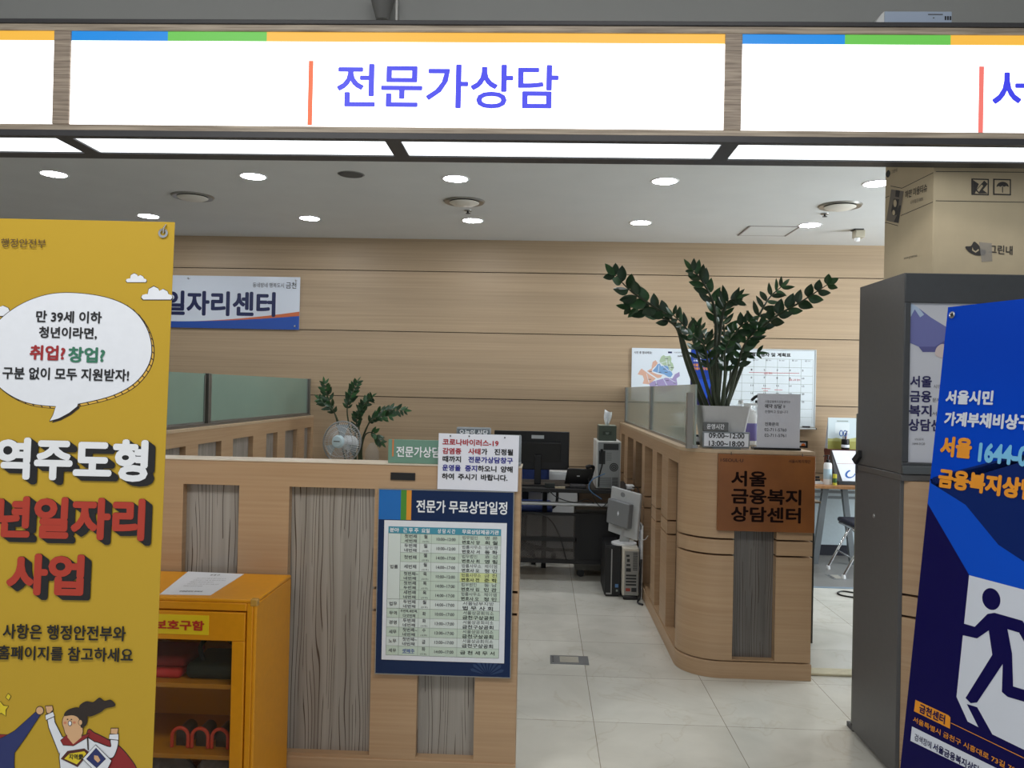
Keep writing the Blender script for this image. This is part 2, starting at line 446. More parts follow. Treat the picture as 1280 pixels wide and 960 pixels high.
MB().lathe([(0.0, -0.006), (0.082, -0.005), (0.086, 0.0)], (-1.371, 5.602, CEIL), 36).build('grille', mat('speaker_grille', (84, 84, 84), 0.7, vary=0.1), t)
MB().lathe([(0.086, -0.004), (0.094, 0.0), (0.086, 0.0)], (-1.371, 5.602, CEIL), 36, ring=True).build('rim', mat('speaker_rim', (130, 130, 128), 0.6), t)
t = thing('ceiling_hatch', 'white square access hatch outlined in the ceiling near the back wall', 'hatch', (2.0, 7.36, CEIL))
MB().box(1.80, 2.21, 7.16, 7.56, CEIL - 0.004, CEIL).build('hatch_panel', M_CEIL, t)
b = MB()
for x in (1.782, 2.212): b.box(x, x + 0.012, 7.15, 7.57, CEIL - 0.008, CEIL)
for y in (7.148, 7.562): b.box(1.782, 2.224, y, y + 0.008, CEIL - 0.005, CEIL)
b.build('frame', mat('hatch_frame', (150, 142, 138), 0.6), t)
p = onZ(CEIL, 1073, 287)
t = thing('ceiling_sensor', 'small square beige sensor hanging from the ceiling by the carton', 'sensor', p)
MB().box(p.x - 0.05, p.x + 0.03, p.y - 0.05, p.y + 0.05, CEIL - 0.008, CEIL).build('mount_plate', M_CHAR, t)
MB().box(p.x - 0.04, p.x + 0.045, p.y - 0.045, p.y + 0.045, CEIL - 0.075, CEIL - 0.008).build('sensor_body', mat('beige_plastic', (176, 168, 148), 0.5), t, bevel=0.008)
MB().lathe([(0.026, 0), (0.022, -0.03), (0.0, -0.038)], (p.x - 0.01, p.y, CEIL - 0.075), 20).build('lens', M_WHITE, t)
for px, py, lab in ((585, 263, 'tiny dark sprinkler head beneath the middle air vent'), (1031, 267, 'tiny sprinkler head next to the silver air vent by the carton')):
    p = onZ(CEIL, px, py)
    t = thing('sprinkler_head', lab, 'sprinkler', p, group='sprinkler heads in the ceiling')
    MB().lathe([(0.032, 0), (0.03, -0.006), (0.0, -0.006)], p, 20).build('escutcheon', M_ALU, t)
    MB().lathe([(0.009, -0.006), (0.009, -0.022), (0.02, -0.024), (0.02, -0.027), (0.0, -0.027)], p, 14).build('deflector', M_CHAR, t)
p = onY(3.33, 477, 22)
t = thing('shadow_cone', 'grey cone shaped pendant standing in for a faint shadow behind the top of the hanging sign', 'shadow cone', (p.x, 3.345, HALL))  # unlit cone added to give the faint tapered shadow on the bulkhead
MB().lathe([(0.0, 0.0), (0.026, 0.0), (0.050, 0.085), (0.046, 0.1), (0.0, 0.1)], (p.x, 3.345, p.z - 0.004), 32).build('cone_body', mat('cone_grey', (118, 117, 114), 0.7), t)
MB().tube([(p.x, 3.345, p.z + 0.09), (p.x, 3.345, HALL)], 0.006, 10).build('stem', mat('cone_grey', (118, 117, 114)), t)
MB().lathe([(0.045, 0.0), (0.045, -0.01), (0.0, -0.012)], (p.x, 3.345, HALL), 24).build('canopy', mat('cone_grey', (118, 117, 114)), t)

# ------------------------------------------------------------------ the long hanging light-box sign
SY0, SY1, SZ0, SZ1 = 3.0, 3.30, 2.432, 2.878
sx1 = 3.255
posts = [(-4.42, -4.355), (-1.889, -1.824), (0.648, 0.711), (3.19, 3.255)]
sg = thing('hanging_sign', 'long wood framed illuminated sign hanging above the counters with blue Korean letters', 'sign', (-0.6, 3.13, SZ0))
zt = (SZ1 - 0.016, 2.836); zb = (2.478, SZ0 + 0.022)
MB().box(posts[0][0], sx1, SY0, SY1, zt[1], zt[0]).build('top_rail', M_PLY, sg, bevel=0.003)
MB().box(posts[0][0], sx1, SY0, SY0 + 0.03, zb[1], zb[0]).build('bottom_rail', M_PLY, sg, bevel=0.003)
MB().box(posts[0][0] - 0.004, sx1 + 0.004, SY0 - 0.006, SY1 + 0.006, zt[0], SZ1).build('top_edge', M_CHAR, sg, bevel=0.002)
b = MB(); b.box(posts[0][0], sx1, SY0 - 0.004, SY0 + 0.03, SZ0, zb[1]); b.box(posts[0][0], sx1, SY1 - 0.072, SY1, SZ0, zb[1])
xm = [(-3.155, -3.09), (-0.615, -0.555), (1.92, 1.98)]
for a, c in [(p0, p1) for p0, p1 in posts] + xm: b.box(a, c, SY0 + 0.03, SY1 - 0.072, SZ0, zb[1])
b.build('underside_frame', M_CHAR, sg)
for a, c in posts: MB().box(a, c, SY0, SY0 + 0.05, zb[0], zt[1]).build('post', grain('plywood_post_%d' % int(a * 100), (116, 102, 90), (196, 178, 160), (6, 6, 190), 0.5, (0.25, 0.75), 8), sg, bevel=0.003)
MB().box(posts[0][0], sx1, SY1 - 0.02, SY1, zb[1], zt[1]).build('back_panel', M_CHAR, sg)
M_SIGNW = emitter('sign_white', (255, 255, 255), SIGN)
M_UND = emitter('underlight_white', (246, 252, 255), UNDER)
M_SB = emitter('sign_blue', (20, 146, 236), 0.66, (10, 30, 60)); M_SG = emitter('sign_green', (112, 206, 86), 0.66, (20, 40, 16)); M_SO = emitter('sign_orange', (252, 192, 72), 0.7, (60, 40, 10))
M_SL = emitter('sign_letter', (62, 66, 236), 0.72, (20, 20, 60)); M_SR = emitter('sign_rule', (245, 110, 60), 0.7, (60, 30, 20)); M_SR2 = emitter('sign_rule_pink', (250, 125, 115), 0.7, (60, 30, 30))
YF = SY0 + 0.008
edges = [-4.355, -1.889, -1.824, 0.648, 0.711, 3.19]
for k in range(3):
    a, c = edges[2 * k], edges[2 * k + 1]
    p = MB().box(a, c, YF, YF + 0.012, zb[0], zt[1]).build('front_panel', M_SIGNW, sg)
    bd = Board((a, YF, zb[0]), XU, ZU); hgt = zt[1] - zb[0]; wd = c - a; v0 = hgt - 0.036
    f1, f2 = 0.151, 0.305
    bd.rect(0, v0, wd * f1, hgt, M_SB, 1); bd.rect(wd * f1, v0, wd * f2, hgt, M_SG, 1); bd.rect(wd * f2, v0, wd, hgt, M_SO, 1)
    if k == 1:
        u, v = bd.uv(389, 76); u2, v2 = bd.uv(389, 156.5); bd.rect(u - 0.009, max(v2, 0), u + 0.009, v, M_SR, 1)
        bd.T('전문가상담', M_SL, 421, 698, 106.5, 55, 0.016, yr=109.5)
    if k == 2:
        u, v = bd.uv(1227, 83); u2, v2 = bd.uv(1227, 166); bd.rect(u - 0.009, max(v2, 0), u + 0.009, v, M_SR2, 1)
        bd.T('서울', M_SL, 1240, 1352, 113, 56, 0.016)
    bd.done(p, 'colour_band', 'lettering')
us = sorted([posts[0][1], posts[3][0]] + [x for q in posts[1:3] + xm for x in q])
for k in range(6): MB().box(us[2 * k], us[2 * k + 1], SY0 + 0.03, SY1 - 0.072, SZ0 + 0.006, SZ0 + 0.02).build('light_panel', M_UND, sg)
for x in (-2.9, onY(3.13, 496, 15).x, 1.9): MB().tube([(x, 3.13, SZ1), (x, 3.13, HALL)], 0.0095, 12).build('hanging_rod', M_ALU, sg)
# white box lying on the sign
pa, pb = onY(3.09, 1106, 14), onY(3.09, 1190, 15)
t = thing('white_box', 'white box with small print lying on top of the hanging sign', 'box', ((pa.x + pb.x) / 2, 3.16, SZ1)); bh_ = pa.z - SZ1
MB().box(pa.x, pb.x, 3.09, 3.24, SZ1 + 0.001, pa.z).build('box_body', mat('blue_white', (176, 190, 212), 0.5), t, bevel=0.002)
MB().hexa([(pa.x - 0.06, 3.11, SZ1 + 0.001), (pa.x - 0.001, 3.091, SZ1 + 0.001), (pa.x - 0.001, 3.239, SZ1 + 0.001), (pa.x - 0.06, 3.239, SZ1 + 0.001), (pa.x - 0.004, 3.11, pa.z - 0.001), (pa.x - 0.001, 3.091, pa.z), (pa.x - 0.001, 3.239, pa.z), (pa.x - 0.004, 3.239, pa.z - 0.001)]).build('end_flap', M_WHITE, t)
bd = Board((pa.x, 3.0895, SZ1), XU, ZU)
q = bh_ - 0.045
bd.rect(0.16, q + 0.031, 0.215, q + 0.035, M_INK2, 1); bd.rect(0.178, q + 0.018, 0.184, q + 0.022, M_INK2, 1)
for k in range(3): bd.rect(0.222 + k * 0.009, q + 0.012, 0.228 + k * 0.009, q + 0.027, M_INK, 1)
bd.done(t, 'printed_marks')

# ================================================================== wood panelled counters
RZ0, RZ1 = 0.098, 1.113            # recess bottom and top
GR = [(0.646, 0.656), (0.73, 0.74)]
def zsegs(z0, z1):
    c = z0; out = []
    for a, b_ in GR:
        if z0 < a and b_ < z1: out.append((c, a)); c = b_
    return out + [(c, z1)]
# ---- left counter, front at Y = 3.07
YL, LX0, LX1 = 3.07, -3.2, -0.074
lc = thing('reception_counter', 'wood panelled counter behind the yellow cabinet, blue notice board on its front', 'counter', (-1.6, 3.17, 0))
MB().box(LX0, LX1 - 0.003, YL + 0.036, YL + 0.14, 0.0, CT - 0.004).build('carcass', M_CORE, lc)
MB().box(LX1 - 0.004, LX1, YL + 0.001, YL + 0.14, 0.0, CT - 0.004).build('end_panel', M_OAK, lc)
MB().box(LX0, LX1 + 0.002, YL - 0.008, YL + 0.036, 0, PL).build('plinth', M_OAK, lc, bevel=0.002)
rec = [(-2.95, -2.62), (-2.37, -2.15), (-1.91, -1.58), (-1.376, -1.157), (-0.962, -0.631), (-0.453, -0.233)]
b = MB(); b.box(LX0, LX1, YL, YL + 0.037, RZ1, CT - 0.004)
b.box(LX0, LX1, YL, YL + 0.037, PL, RZ0)
xs = [LX0] + [x for r_ in rec for x in r_] + [LX1]
for i in range(0, len(xs), 2):
    for a, c in zsegs(RZ0, RZ1): b.box(xs[i], xs[i + 1], YL, YL + 0.037, a, c)
b.build('front_panel', M_OAK, lc)
for a, c in rec:
    MB().box(a, c, YL + 0.0345, YL + 0.0365, RZ0, RZ1).build('zebra_panel', M_ZEBRA, lc)
MB().box(LX0, LX1 + 0.003, YL - 0.003, YL + 0.143, CT - 0.004, CT).build('counter_top', M_TOP, lc, bevel=0.001)
p0, p1 = onY(YL, 488.5, 595), onY(YL, 519, 595)
b = MB().box(p0.x, p1.x, YL - 0.006, YL + 0.002, p0.z - 0.014, p0.z + 0.014); b.build('slot_plate', M_BLACK, lc, bevel=0.001)

# ---- right counter: a wall along Y with a rounded front corner and a short front
RX, RY, RXE, RR, YE = 0.77, 4.34, 1.445, 0.215, YW - 0.016
def arc(off=0.0, n=14):
    return [(RX + RR - (RR - off) * math.cos(math.pi / 2 * i / n), RY + RR - (RR - off) * math.sin(math.pi / 2 * i / n)) for i in range(n + 1)]
rc = thing('corner_counter', 'wood panelled counter with rounded corner carrying the wooden plaque and big plant', 'counter', (1.05, 4.5, 0))
foot = [(RX + 0.055, YE)] + arc(0.055) + [(RXE - 0.002, RY + 0.055), (RXE - 0.002, RY + 0.62), (RX + 0.2, RY + 0.62), (RX + 0.2, YE)]
MB().prism(foot, 0, CT - 0.02).build('carcass', M_CORE, rc)
outer = [(RX - 0.008, YE)] + arc(-0.008) + [(RXE + 0.003, RY - 0.008), (RXE + 0.003, RY + 0.06)]
inner = [(RX + 0.057, YE)] + arc(0.057) + [(RXE, RY + 0.057), (RXE, RY + 0.06)]
MB().prism(outer + inner[::-1], 0, PL).build('plinth', M_OAK, rc, bevel=0.002)
srec = [(7.80, 7.52), (7.24, 6.80), (6.615, 6.20), (6.03, 5.62), (5.41, 5.18), (4.92, 4.565)]
frec = (1.034, 1.2565)
b = MB()
b.prism([(RX, YE)] + arc() + [(RXE, RY), (RXE, RY + 0.056)] + arc(0.056)[::-1] + [(RX + 0.056, YE)], RZ1, CT - 0.02)
b.prism([(RX, YE)] + arc() + [(RXE, RY), (RXE, RY + 0.056)] + arc(0.056)[::-1] + [(RX + 0.056, YE)], PL + 0.006, RZ0)
ys = [YE] + [y for r_ in srec for y in r_]
for i in range(0, len(ys) - 1, 2):
    for a, c in zsegs(RZ0, RZ1): b.box(RX, RX + 0.056, ys[i + 1], ys[i], a, c)
for a, c in zsegs(RZ0, RZ1):
    b.prism([(RX, ys[-1])] + arc() + [(frec[0], RY), (frec[0], RY + 0.056)] + arc(0.056)[::-1] + [(RX + 0.056, ys[-1])], a, c)
    b.box(frec[1], RXE, RY, RY + 0.056, a, c)
b.build('front_panel', M_OAK, rc)
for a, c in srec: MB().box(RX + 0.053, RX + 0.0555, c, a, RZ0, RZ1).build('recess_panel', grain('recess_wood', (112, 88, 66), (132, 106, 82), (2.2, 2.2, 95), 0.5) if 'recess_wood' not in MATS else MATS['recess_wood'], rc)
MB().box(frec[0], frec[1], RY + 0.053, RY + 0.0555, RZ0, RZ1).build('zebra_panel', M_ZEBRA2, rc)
top = [(RX - 0.003, YE)] + arc(-0.003) + [(RXE + 0.003, RY - 0.003), (RXE + 0.003, RY + 0.623), (RX + 0.203, RY + 0.623), (RX + 0.203, YE)]
MB().prism(top, CT - 0.02, CT).build('counter_top', mat('oak_top', (190, 166, 136), 0.4, vary=0.06), rc, bevel=0.002)
MB().box(RXE - 0.003, RXE + 0.001, RY + 0.056, RY + 0.62, 0.0, CT - 0.02).build('end_panel', mat('end_dark', (52, 44, 38), 0.5, vary=0.1), rc)

# ---- left partition with zebra recesses
PX = -2.28
lp = thing('partition_wall', 'low wood partition with recessed panels running back to the wall under green glass', 'partition', (PX - 0.08, 6.0, 0))
MB().box(PX - 0.16, PX - 0.04, 3.28, YW, 0, CT - 0.02).build('carcass', M_CORE, lp)
prec = [(3.95, 4.32), (4.65, 5.108), (5.296, 5.686), (5.903, 6.32), (6.626, 6.91), (7.118, 7.472), (7.70, 7.93)]
b = MB(); b.box(PX - 0.041, PX, 3.28, YW, 1.097, CT - 0.02); b.box(PX - 0.041, PX, 3.28, YW, 0, RZ0)
ys = [3.28] + [y for r_ in prec for y in r_] + [YW]
for i in range(0, len(ys), 2):
    for a, c in zsegs(RZ0, 1.097): b.box(PX - 0.041, PX, ys[i], ys[i + 1], a, c)
b.build('front_panel', M_OAK, lp)
for a, c in prec: MB().box(PX - 0.0405, PX - 0.0385, a, c, RZ0, 1.097).build('zebra_panel', M_ZEBRA, lp)
MB().box(PX - 0.163, PX + 0.003, 3.28, YW, CT - 0.02, CT).build('counter_top', mat('oak_top', (190, 166, 136), 0.4), lp, bevel=0.002)

# ---- glass screens standing on them
def frosted(name, rgb, alpha, rough=0.18):
    m = mat(name, rgb, rough, alpha=alpha, vary=0.05, vscale=2.5); return m
M_GL = frosted('green_frosted_glass', (132, 156, 142), 0.93, 0.3)
M_GR = frosted('grey_frosted_glass', (172, 186, 178), 0.68, 0.1)
t = thing('glass_screen', 'green frosted glass screen on the low partition by the back wall', 'screen', (PX - 0.08, 6.0, CT))
gx = PX - 0.06
for a, c in ((3.35, 5.515), (5.59, 7.955)): MB().box(gx - 0.005, gx + 0.005, a, c, CT + 0.02, 1.572).build('glass_pane', M_GL, t)
b = MB()
b.box(gx - 0.018, gx + 0.03, 3.3, YW, CT, CT + 0.018)
b.build('bottom_rail', mat('rail_grey', (104, 100, 94), 0.4, 0.3), t)
b = MB()
for a, c in ((3.36, 5.505), (5.60, 7.95)):
    b.box(gx + 0.006, gx + 0.012, a, c, CT + 0.018, CT + 0.03)
    for y in (a, c - 0.01): b.box(gx + 0.006, gx + 0.012, y, y + 0.01, CT + 0.018, 1.56)
b.build('sealing_strip', M_ALU, t)
for y in (5.53, 7.96): MB().box(gx - 0.02, gx + 0.025, y, y + 0.04, CT + 0.018, 1.575).build('post', mat('rail_grey', (104, 100, 94)), t, bevel=0.002)
t = thing('glass_screen', 'pale grey glass screen on the corner counter next to the big plant', 'screen', (RX + 0.08, 6.0, CT))
gx = RX + 0.06
for a, c in ((4.40, 6.13), (6.17, 7.95)): MB().box(gx - 0.005, gx + 0.005, a, c, CT + 0.015, 1.555).build('glass_pane', M_GR, t)
MB().box(gx - 0.014, gx + 0.014, 4.4, YW, CT, CT + 0.016).build('bottom_rail', M_ALU, t)
for y, z1 in ((6.13, 1.555), (7.955, 1.555)): MB().box(gx - 0.016, gx + 0.016, y, y + 0.04, CT + 0.014, z1).build('post', M_ALU, t, bevel=0.002)
a, c = onY(4.36, 859, 520).x, onY(4.36, 866.5, 520).x
MB().box(a, c, 4.36, 4.40, CT, 1.51).build('end_post', mat('post_grey', (138, 134, 128), 0.4, 0.3), t, bevel=0.002)

# ================================================================== things standing in front
# ---- yellow banner on a stand, leaning a little
M_YEL = mat('banner_yellow', (190, 155, 44), 0.38, spec=0.35)
M_YEDGE = mat('banner_edge', (200, 150, 30), 0.5)
yu = V((0.9993, 0.0376, 0)).normalized(); tilt = math.radians(2.2)
yback = V((-0.0376, 0.9993, 0)); yv = (ZU_ := V((0, 0, 1))) * math.cos(tilt) + yback * math.sin(tilt)
d = ray(218.5, 277.7); YTR = EYE + d * (2.07 / d.y)                  # top corner of the cloth
vtop = YTR.z / math.cos(tilt) - 0.02
BW = 0.6
YB = YTR - yu * BW - yv * vtop                                       # lower corner of the cloth, just above the floor
yb_ = Board(YB, yu, yv)
yt = thing('banner_stand', 'yellow printed banner on a stand with white speech bubble and big Korean lettering', 'banner', mtx=yb_.M)
MB().box(0, BW, 0, vtop, -0.0015, 0.0, M=yb_.M).build('banner_cloth', M_YEL, yt)
A = MB(); Tx = MB(); yb_.art, yb_.text = A, Tx
OUT = mat('outline_ink', (44, 34, 30), 0.6)
def P(px): return [yb_.uv(*p) for p in px]
BUB = spline([(78, 366), (130, 371), (166, 387), (186, 415), (189, 448), (172, 476), (142, 494), (98, 505), (70, 508), (30, 502), (-2, 482), (-16, 452), (-14, 422), (4, 396), (38, 375)], 8)
TAIL = [(71, 500), (70.5, 508), (67, 519), (63, 526), (74, 523), (87, 516), (97, 508), (100, 498)]
def grow(px, k, c=None):
    cx = sum(p[0] for p in px) / len(px) if c is None else c[0]; cy = sum(p[1] for p in px) / len(px) if c is None else c[1]
    return [(cx + (x - cx) * k, cy + (y - cy) * k) for x, y in px]
sh = [(x + 2.6, y + 2.6) for x, y in BUB]
yb_.shape(P(grow(sh, 1.006)), OUT, 1); yb_.shape(P(grow(sh, 0.996)), mat('bubble_rim', (222, 176, 70), 0.5), 2)
for k in range(0, len(sh), 2):                                       # ladder ticks on the rim
    x, y = sh[k]; x2, y2 = BUB[k]
    if x + y * 0.6 > 330 or (y > 490 and x < 60): yb_.shape(P([(x, y), (x + 0.9, y - 0.6), (x2 + 0.9, y2 - 0.6), (x2, y2)]), OUT, 3)
tl2 = [(x + 2.2, y + 2.4) for x, y in TAIL]
yb_.shape(P(tl2), OUT, 2)
yb_.shape(P(grow(BUB, 1.005)), OUT, 4); yb_.shape(P([(70, 505), (69.6, 509), (66, 519), (61.8, 527), (74, 524.2), (88, 517), (98.5, 507.5), (98, 504)]), OUT, 4)
yb_.shape(P(grow(BUB, 0.995)), M_PAPER, 5); yb_.shape(P(TAIL), M_PAPER, 6)
def cloud(x0, x1, y0, y1):
    w_, h_ = x1 - x0, y1 - y0
    base = [(x0 + w_ * a, y1 - h_ * b_) for a, b_ in ((0.06, 0.0), (0.0, 0.16), (0.03, 0.34), (0.15, 0.42), (0.2, 0.40), (0.24, 0.8), (0.4, 1.0), (0.54, 0.84), (0.58, 0.66), (0.7, 0.8), (0.84, 0.62), (0.87, 0.42), (0.98, 0.32), (1.0, 0.14), (0.95, 0.0))]
    yb_.shape(P(grow(base, 1.0)), OUT, 1); yb_.shape(P([(x0 + w_ / 2 + (x - x0 - w_ / 2) * 0.955, y1 - h_ / 2 + (y - y1 + h_ / 2) * 0.88) for x, y in base]), M_PAPER, 2)
yb_.done(yt, 'speech_bubble'); yb_.art = MB()
cloud(157, 184, 341, 353.5); yb_.done(yt, 'cloud'); yb_.art = MB(); cloud(176, 216.5, 357, 375.5); yb_.done(yt, 'cloud'); yb_.art = MB(); cloud(-30, 19, 378, 396); yb_.done(yt, 'cloud'); yb_.art = MB()
T = yb_.T
M_BR = mat('brown_ink', (92, 70, 36), 0.6)
sl = lambda xl, xr: 0.009 * (xr - xl)
def TY(body, m, xl, xr, y, h, bold=0.0, layer=8, **k): T(body, m, xl, xr, y, h, bold, yr=y + sl(xl, xr), layer=layer, **k)
TY('행정안전부', M_BR, 2, 58, 304, 11, 0.008)
yb_.done(yt, 'printed_artwork', 'lettering'); yb_.art = MB(); yb_.text = MB()
TY('만 39세 이하', M_INK, 46, 128, 396, 15, 0.026); TY('청년이라면,', M_INK, 49.5, 122, 416, 15, 0.026)
TY('취업?', M_RED, 38, 82.5, 441, 19, 0.034); TY('창업?', mat('green_ink', (54, 118, 92), 0.5), 86, 132, 443.5, 19.5, 0.034)
TY('구분 없이 모두 지원받자!', M_INK, 4, 162, 467, 15.5, 0.024)
yb_.done(yt, 'printed_artwork', 'lettering'); yb_.art = MB(); yb_.text = MB()
M_TRED = mat('title_red', (176, 56, 38), 0.5)
for body, m, xl, xr, y, h in (('지역주도형', M_INKW, -54, 186, 572.5, 53), ('청년일자리', M_TRED, -54, 182, 646, 53), ('사업', M_TRED, 9, 106, 717.5, 52)):
    for q in range(6): TY(body, M_INK, xl + 1.7 * q, xr + 1.7 * q, y + 1.2 * q, h, 0.05, layer=2 + q)
    TY(body, m, xl, xr, y, h, 0.044, layer=9)
TY('사항은 행정안전부와', M_INK, 4.5, 158, 789.5, 19, 0.022); TY('홈페이지를 참고하세요', M_INK, -2, 167, 816, 18, 0.022)
yb_.done(yt, 'printed_artwork', 'lettering'); yb_.art = MB(); yb_.text = MB()
# drawn figures at the foot of the banner
def C(pts): return [(x * 0.15625, 840 + y * 0.15625) for x, y in pts]
SKIN = mat('drawn_skin', (214, 170, 128), 0.6); HAIR = mat('drawn_hair', (44, 34, 30), 0.6); CAPE = mat('drawn_cape', (140, 34, 36), 0.6); BLU = mat('drawn_blue', (38, 48, 104), 0.6)
LEM = mat('drawn_lemon', (222, 198, 40), 0.6)
def draw(pts, m, layer, smooth=False, line=7):
    q = spline(pts, 5) if smooth else pts
    if line:
        cx = sum(p[0] for p in q) / len(q); cy = sum(p[1] for p in q) / len(q)
        o = []
        n = len(q)
        ar = sum(q[i][0] * q[(i + 1) % n][1] - q[(i + 1) % n][0] * q[i][1] for i in range(n))
        for i in range(n):
            a, c = V((*q[i - 1], 0)), V((*q[(i + 1) % n], 0)); t_ = (c - a); t_ = t_.normalized() if t_.length else V((1, 0, 0))
            nn = V((t_.y, -t_.x, 0)) * (1 if ar > 0 else -1); o.append((q[i][0] + nn.x * line, q[i][1] + nn.y * line))
        yb_.shape(P(C(o)), OUT, layer)
    yb_.shape(P(C(q)), m, layer + 0.5)
draw([(700, 490), (760, 490), (880, 550), (960, 600), (1040, 690), (1090, 770), (1130, 900), (700, 900)], CAPE, 2, True)
draw([(885, 600), (890, 540), (945, 545), (930, 630), (890, 685), (800, 640), (760, 560)], M_PAPER, 4, True)
draw([(495, 520), (700, 520), (760, 560), (800, 640), (810, 900), (500, 900), (480, 680)], M_PAPER, 4.2, False)
draw([(383, 370), (434, 355), (440, 400), (500, 520), (500, 600), (478, 650), (395, 440)], M_PAPER, 4.4, False)
draw([(368, 345), (428, 318), (438, 350), (372, 380)], M_PAPER, 5)
draw([(880, 498), (950, 495), (950, 540), (876, 532)], M_PAPER, 5)
draw([(368, 272), (420, 270), (426, 300), (400, 326), (380, 326)], SKIN, 4.6); draw([(892, 450), (948, 450), (940, 494), (890, 490)], SKIN, 4.6)
draw([(490, 545), (540, 500), (590, 570), (660, 510), (720, 490), (700, 520), (590, 585), (510, 580)], CAPE, 6, False, 5)
draw([(540, 490), (660, 480), (655, 520), (590, 575), (545, 520)], SKIN, 6.2, False, 4)
draw([(505, 400), (520, 350), (580, 320), (650, 350), (662, 420), (655, 500), (545, 505), (515, 440)], SKIN, 6.4, True, 5)
draw([(640, 280), (690, 235), (750, 240), (800, 205), (840, 230), (890, 222), (925, 265), (850, 285), (800, 320), (705, 350)], HAIR, 7, True, 3)
draw([(520, 345), (545, 305), (620, 282), (680, 310), (703, 370), (690, 420), (655, 440), (650, 395), (625, 355), (580, 340)], HAIR, 7.2, True, 3)
draw(ell(648, 400, 14, 20), SKIN, 7.6, False, 4)
draw(ell(600, 400, 12, 10), mat('drawn_blush', (206, 130, 96), 0.6), 7.6, False, 0); draw(ell(526, 403, 12, 10), mat('drawn_blush', (206, 130, 96)), 7.6, False, 0)
draw(ell(565, 407, 11, 17), M_INKW, 7.8, False, 5); draw(ell(546, 375, 6, 5), OUT, 7.6, False, 0); draw(ell(577, 376, 6, 5), OUT, 7.6, False, 0)
draw([(492, 690), (545, 630), (680, 610), (720, 640), (625, 755)], mat('drawn_brown', (80, 36, 34), 0.6), 6.6, False, 2)
draw([(520, 690), (560, 650), (680, 630), (695, 650), (620, 735)], LEM, 7.2, False, 0)
yb_.T('지역愛', M_INK, 87, 105, 945.5, 7, 0.02, yr=945, layer=9)
draw([(700, 520), (712, 520), (716, 620), (706, 620)], OUT, 8, False, 0)
draw([(770, 580), (896, 705), (850, 800), (780, 800), (670, 690)], M_PAPER, 9, False, 5)
draw([(775, 605), (850, 690), (780, 760), (700, 690)], BLU, 10, False, 4); draw([(760, 660), (790, 665), (810, 700), (790, 720), (760, 690)], SKIN, 10.6, False, 0)
yb_.done(yt, 'drawn_figure'); yb_.art = MB(); yb_.text = MB()
draw([(0, 500), (60, 500), (20, 545), (-60, 600), (-60, 500)], CAPE, 2, False, 4)
draw([(-60, 560), (40, 515), (120, 470), (290, 318), (322, 345), (200, 530), (118, 645), (115, 740), (130, 900), (-60, 900)], BLU, 4, False, 4)
draw(ell(322, 306, 28, 30), SKIN, 5, False, 6)
yb_.done(yt, 'drawn_figure'); yb_.art = MB()
draw([(68, 172), (88, 192), (72, 222), (50, 202)], LEM, 3, False, 5); draw([(-40, 290), (-5, 270), (5, 236), (30, 268), (70, 272), (48, 300), (48, 350), (15, 325), (-30, 340)], LEM, 3, False, 5)
yb_.done(yt, 'drawn_sparkle', 'lettering')
# stand behind the cloth
def loc(bd, u, v, n): return bd.O + bd.U * u + bd.V * v + bd.N * n
for s_ in (0.028, BW - 0.028): MB().lathe([(0.007, -0.003), (0.011, 0.001), (0.0125, 0.0025), (0.007, 0.003), (0.006, 0.0)], (0, 0, 0), 20, M=yb_.M @ Matrix.Translation((s_, vtop - 0.03, 0.001)), ring=True).build('eyelet', M_STEEL, yt)
for s_ in (0.028, BW - 0.028):
    e_ = V((s_, vtop - 0.03, 0.002)); MB().tube([e_ + V((0, 0.0, 0)), e_ + V((0.003, 0.012, 0.006)), e_ + V((0.006, 0.022, 0.0)), e_ + V((0.003, 0.025, -0.012))], 0.0022, 8, M=yb_.M).build('hook', M_STEEL, yt)
base = loc(yb_, BW / 2, vtop * 0.36, -0.03)
MB().tube([base, loc(yb_, 0.02, vtop - 0.01, -0.012)], 0.006, 10).build('arm', M_CHAR, yt); MB().tube([base, loc(yb_, BW - 0.02, vtop - 0.01, -0.012)], 0.006, 10).build('arm', M_CHAR, yt)
for q in (0.02, BW - 0.02): MB().tube([base, loc(yb_, q, 0.03, -0.012)], 0.006, 10).build('arm', M_CHAR, yt)
rear = base + yback * 0.34; rear.z = 0.006
MB().tube([base, rear], 0.007, 10).build('rear_leg', M_CHAR, yt)
g0 = loc(yb_, 0.02, 0.03, -0.012); 
for q in (0.02, BW - 0.02):
    g0 = loc(yb_, q, 0.03, -0.012); MB().tube([g0, V((g0.x, g0.y, 0.0))], 0.008, 10).build('foot', M_BLACK, yt)

# ---- blue banner on a stand, turned towards the opening
bu = V((0.345, -0.9386, 0)).normalized(); bback = V((0.9386, 0.345, 0)).normalized()
d = ray(1185, 384); BTL = EYE + d * (2.72 / d.y)
def lean(tau):
    bv = V((0, 0, 1)) * math.cos(tau) + bback * math.sin(tau); return Board(BTL, bu, bv)
lo_, hi_ = 0.0, 0.3
for _ in range(40):
    mid = (lo_ + hi_) / 2
    if lean(mid).uv(1126, 955)[0] < 0: lo_ = mid
    else: hi_ = mid
BL = lean((lo_ + hi_) / 2)
bh = (BTL.z - 0.03) / BL.V.z; BBW = 0.6
bb = Board(BTL - BL.V * bh, bu, BL.V)
print('blue banner lean deg', math.degrees((lo_ + hi_) / 2), 'u sign', bb.uv(1126, 955), bb.uv(1185, 384), 'height', bh, 'right edge y', (BTL + bu * BBW))
bt = thing('banner_stand', 'blue printed banner with running figure sign leaning in front of the grey cabinet', 'banner', mtx=bb.M)
M_BB = grain('banner_blue', (0, 56, 172), (2, 70, 196), (0.5, 1.3, 0.5), 0.4, (0.3, 0.7), 1)
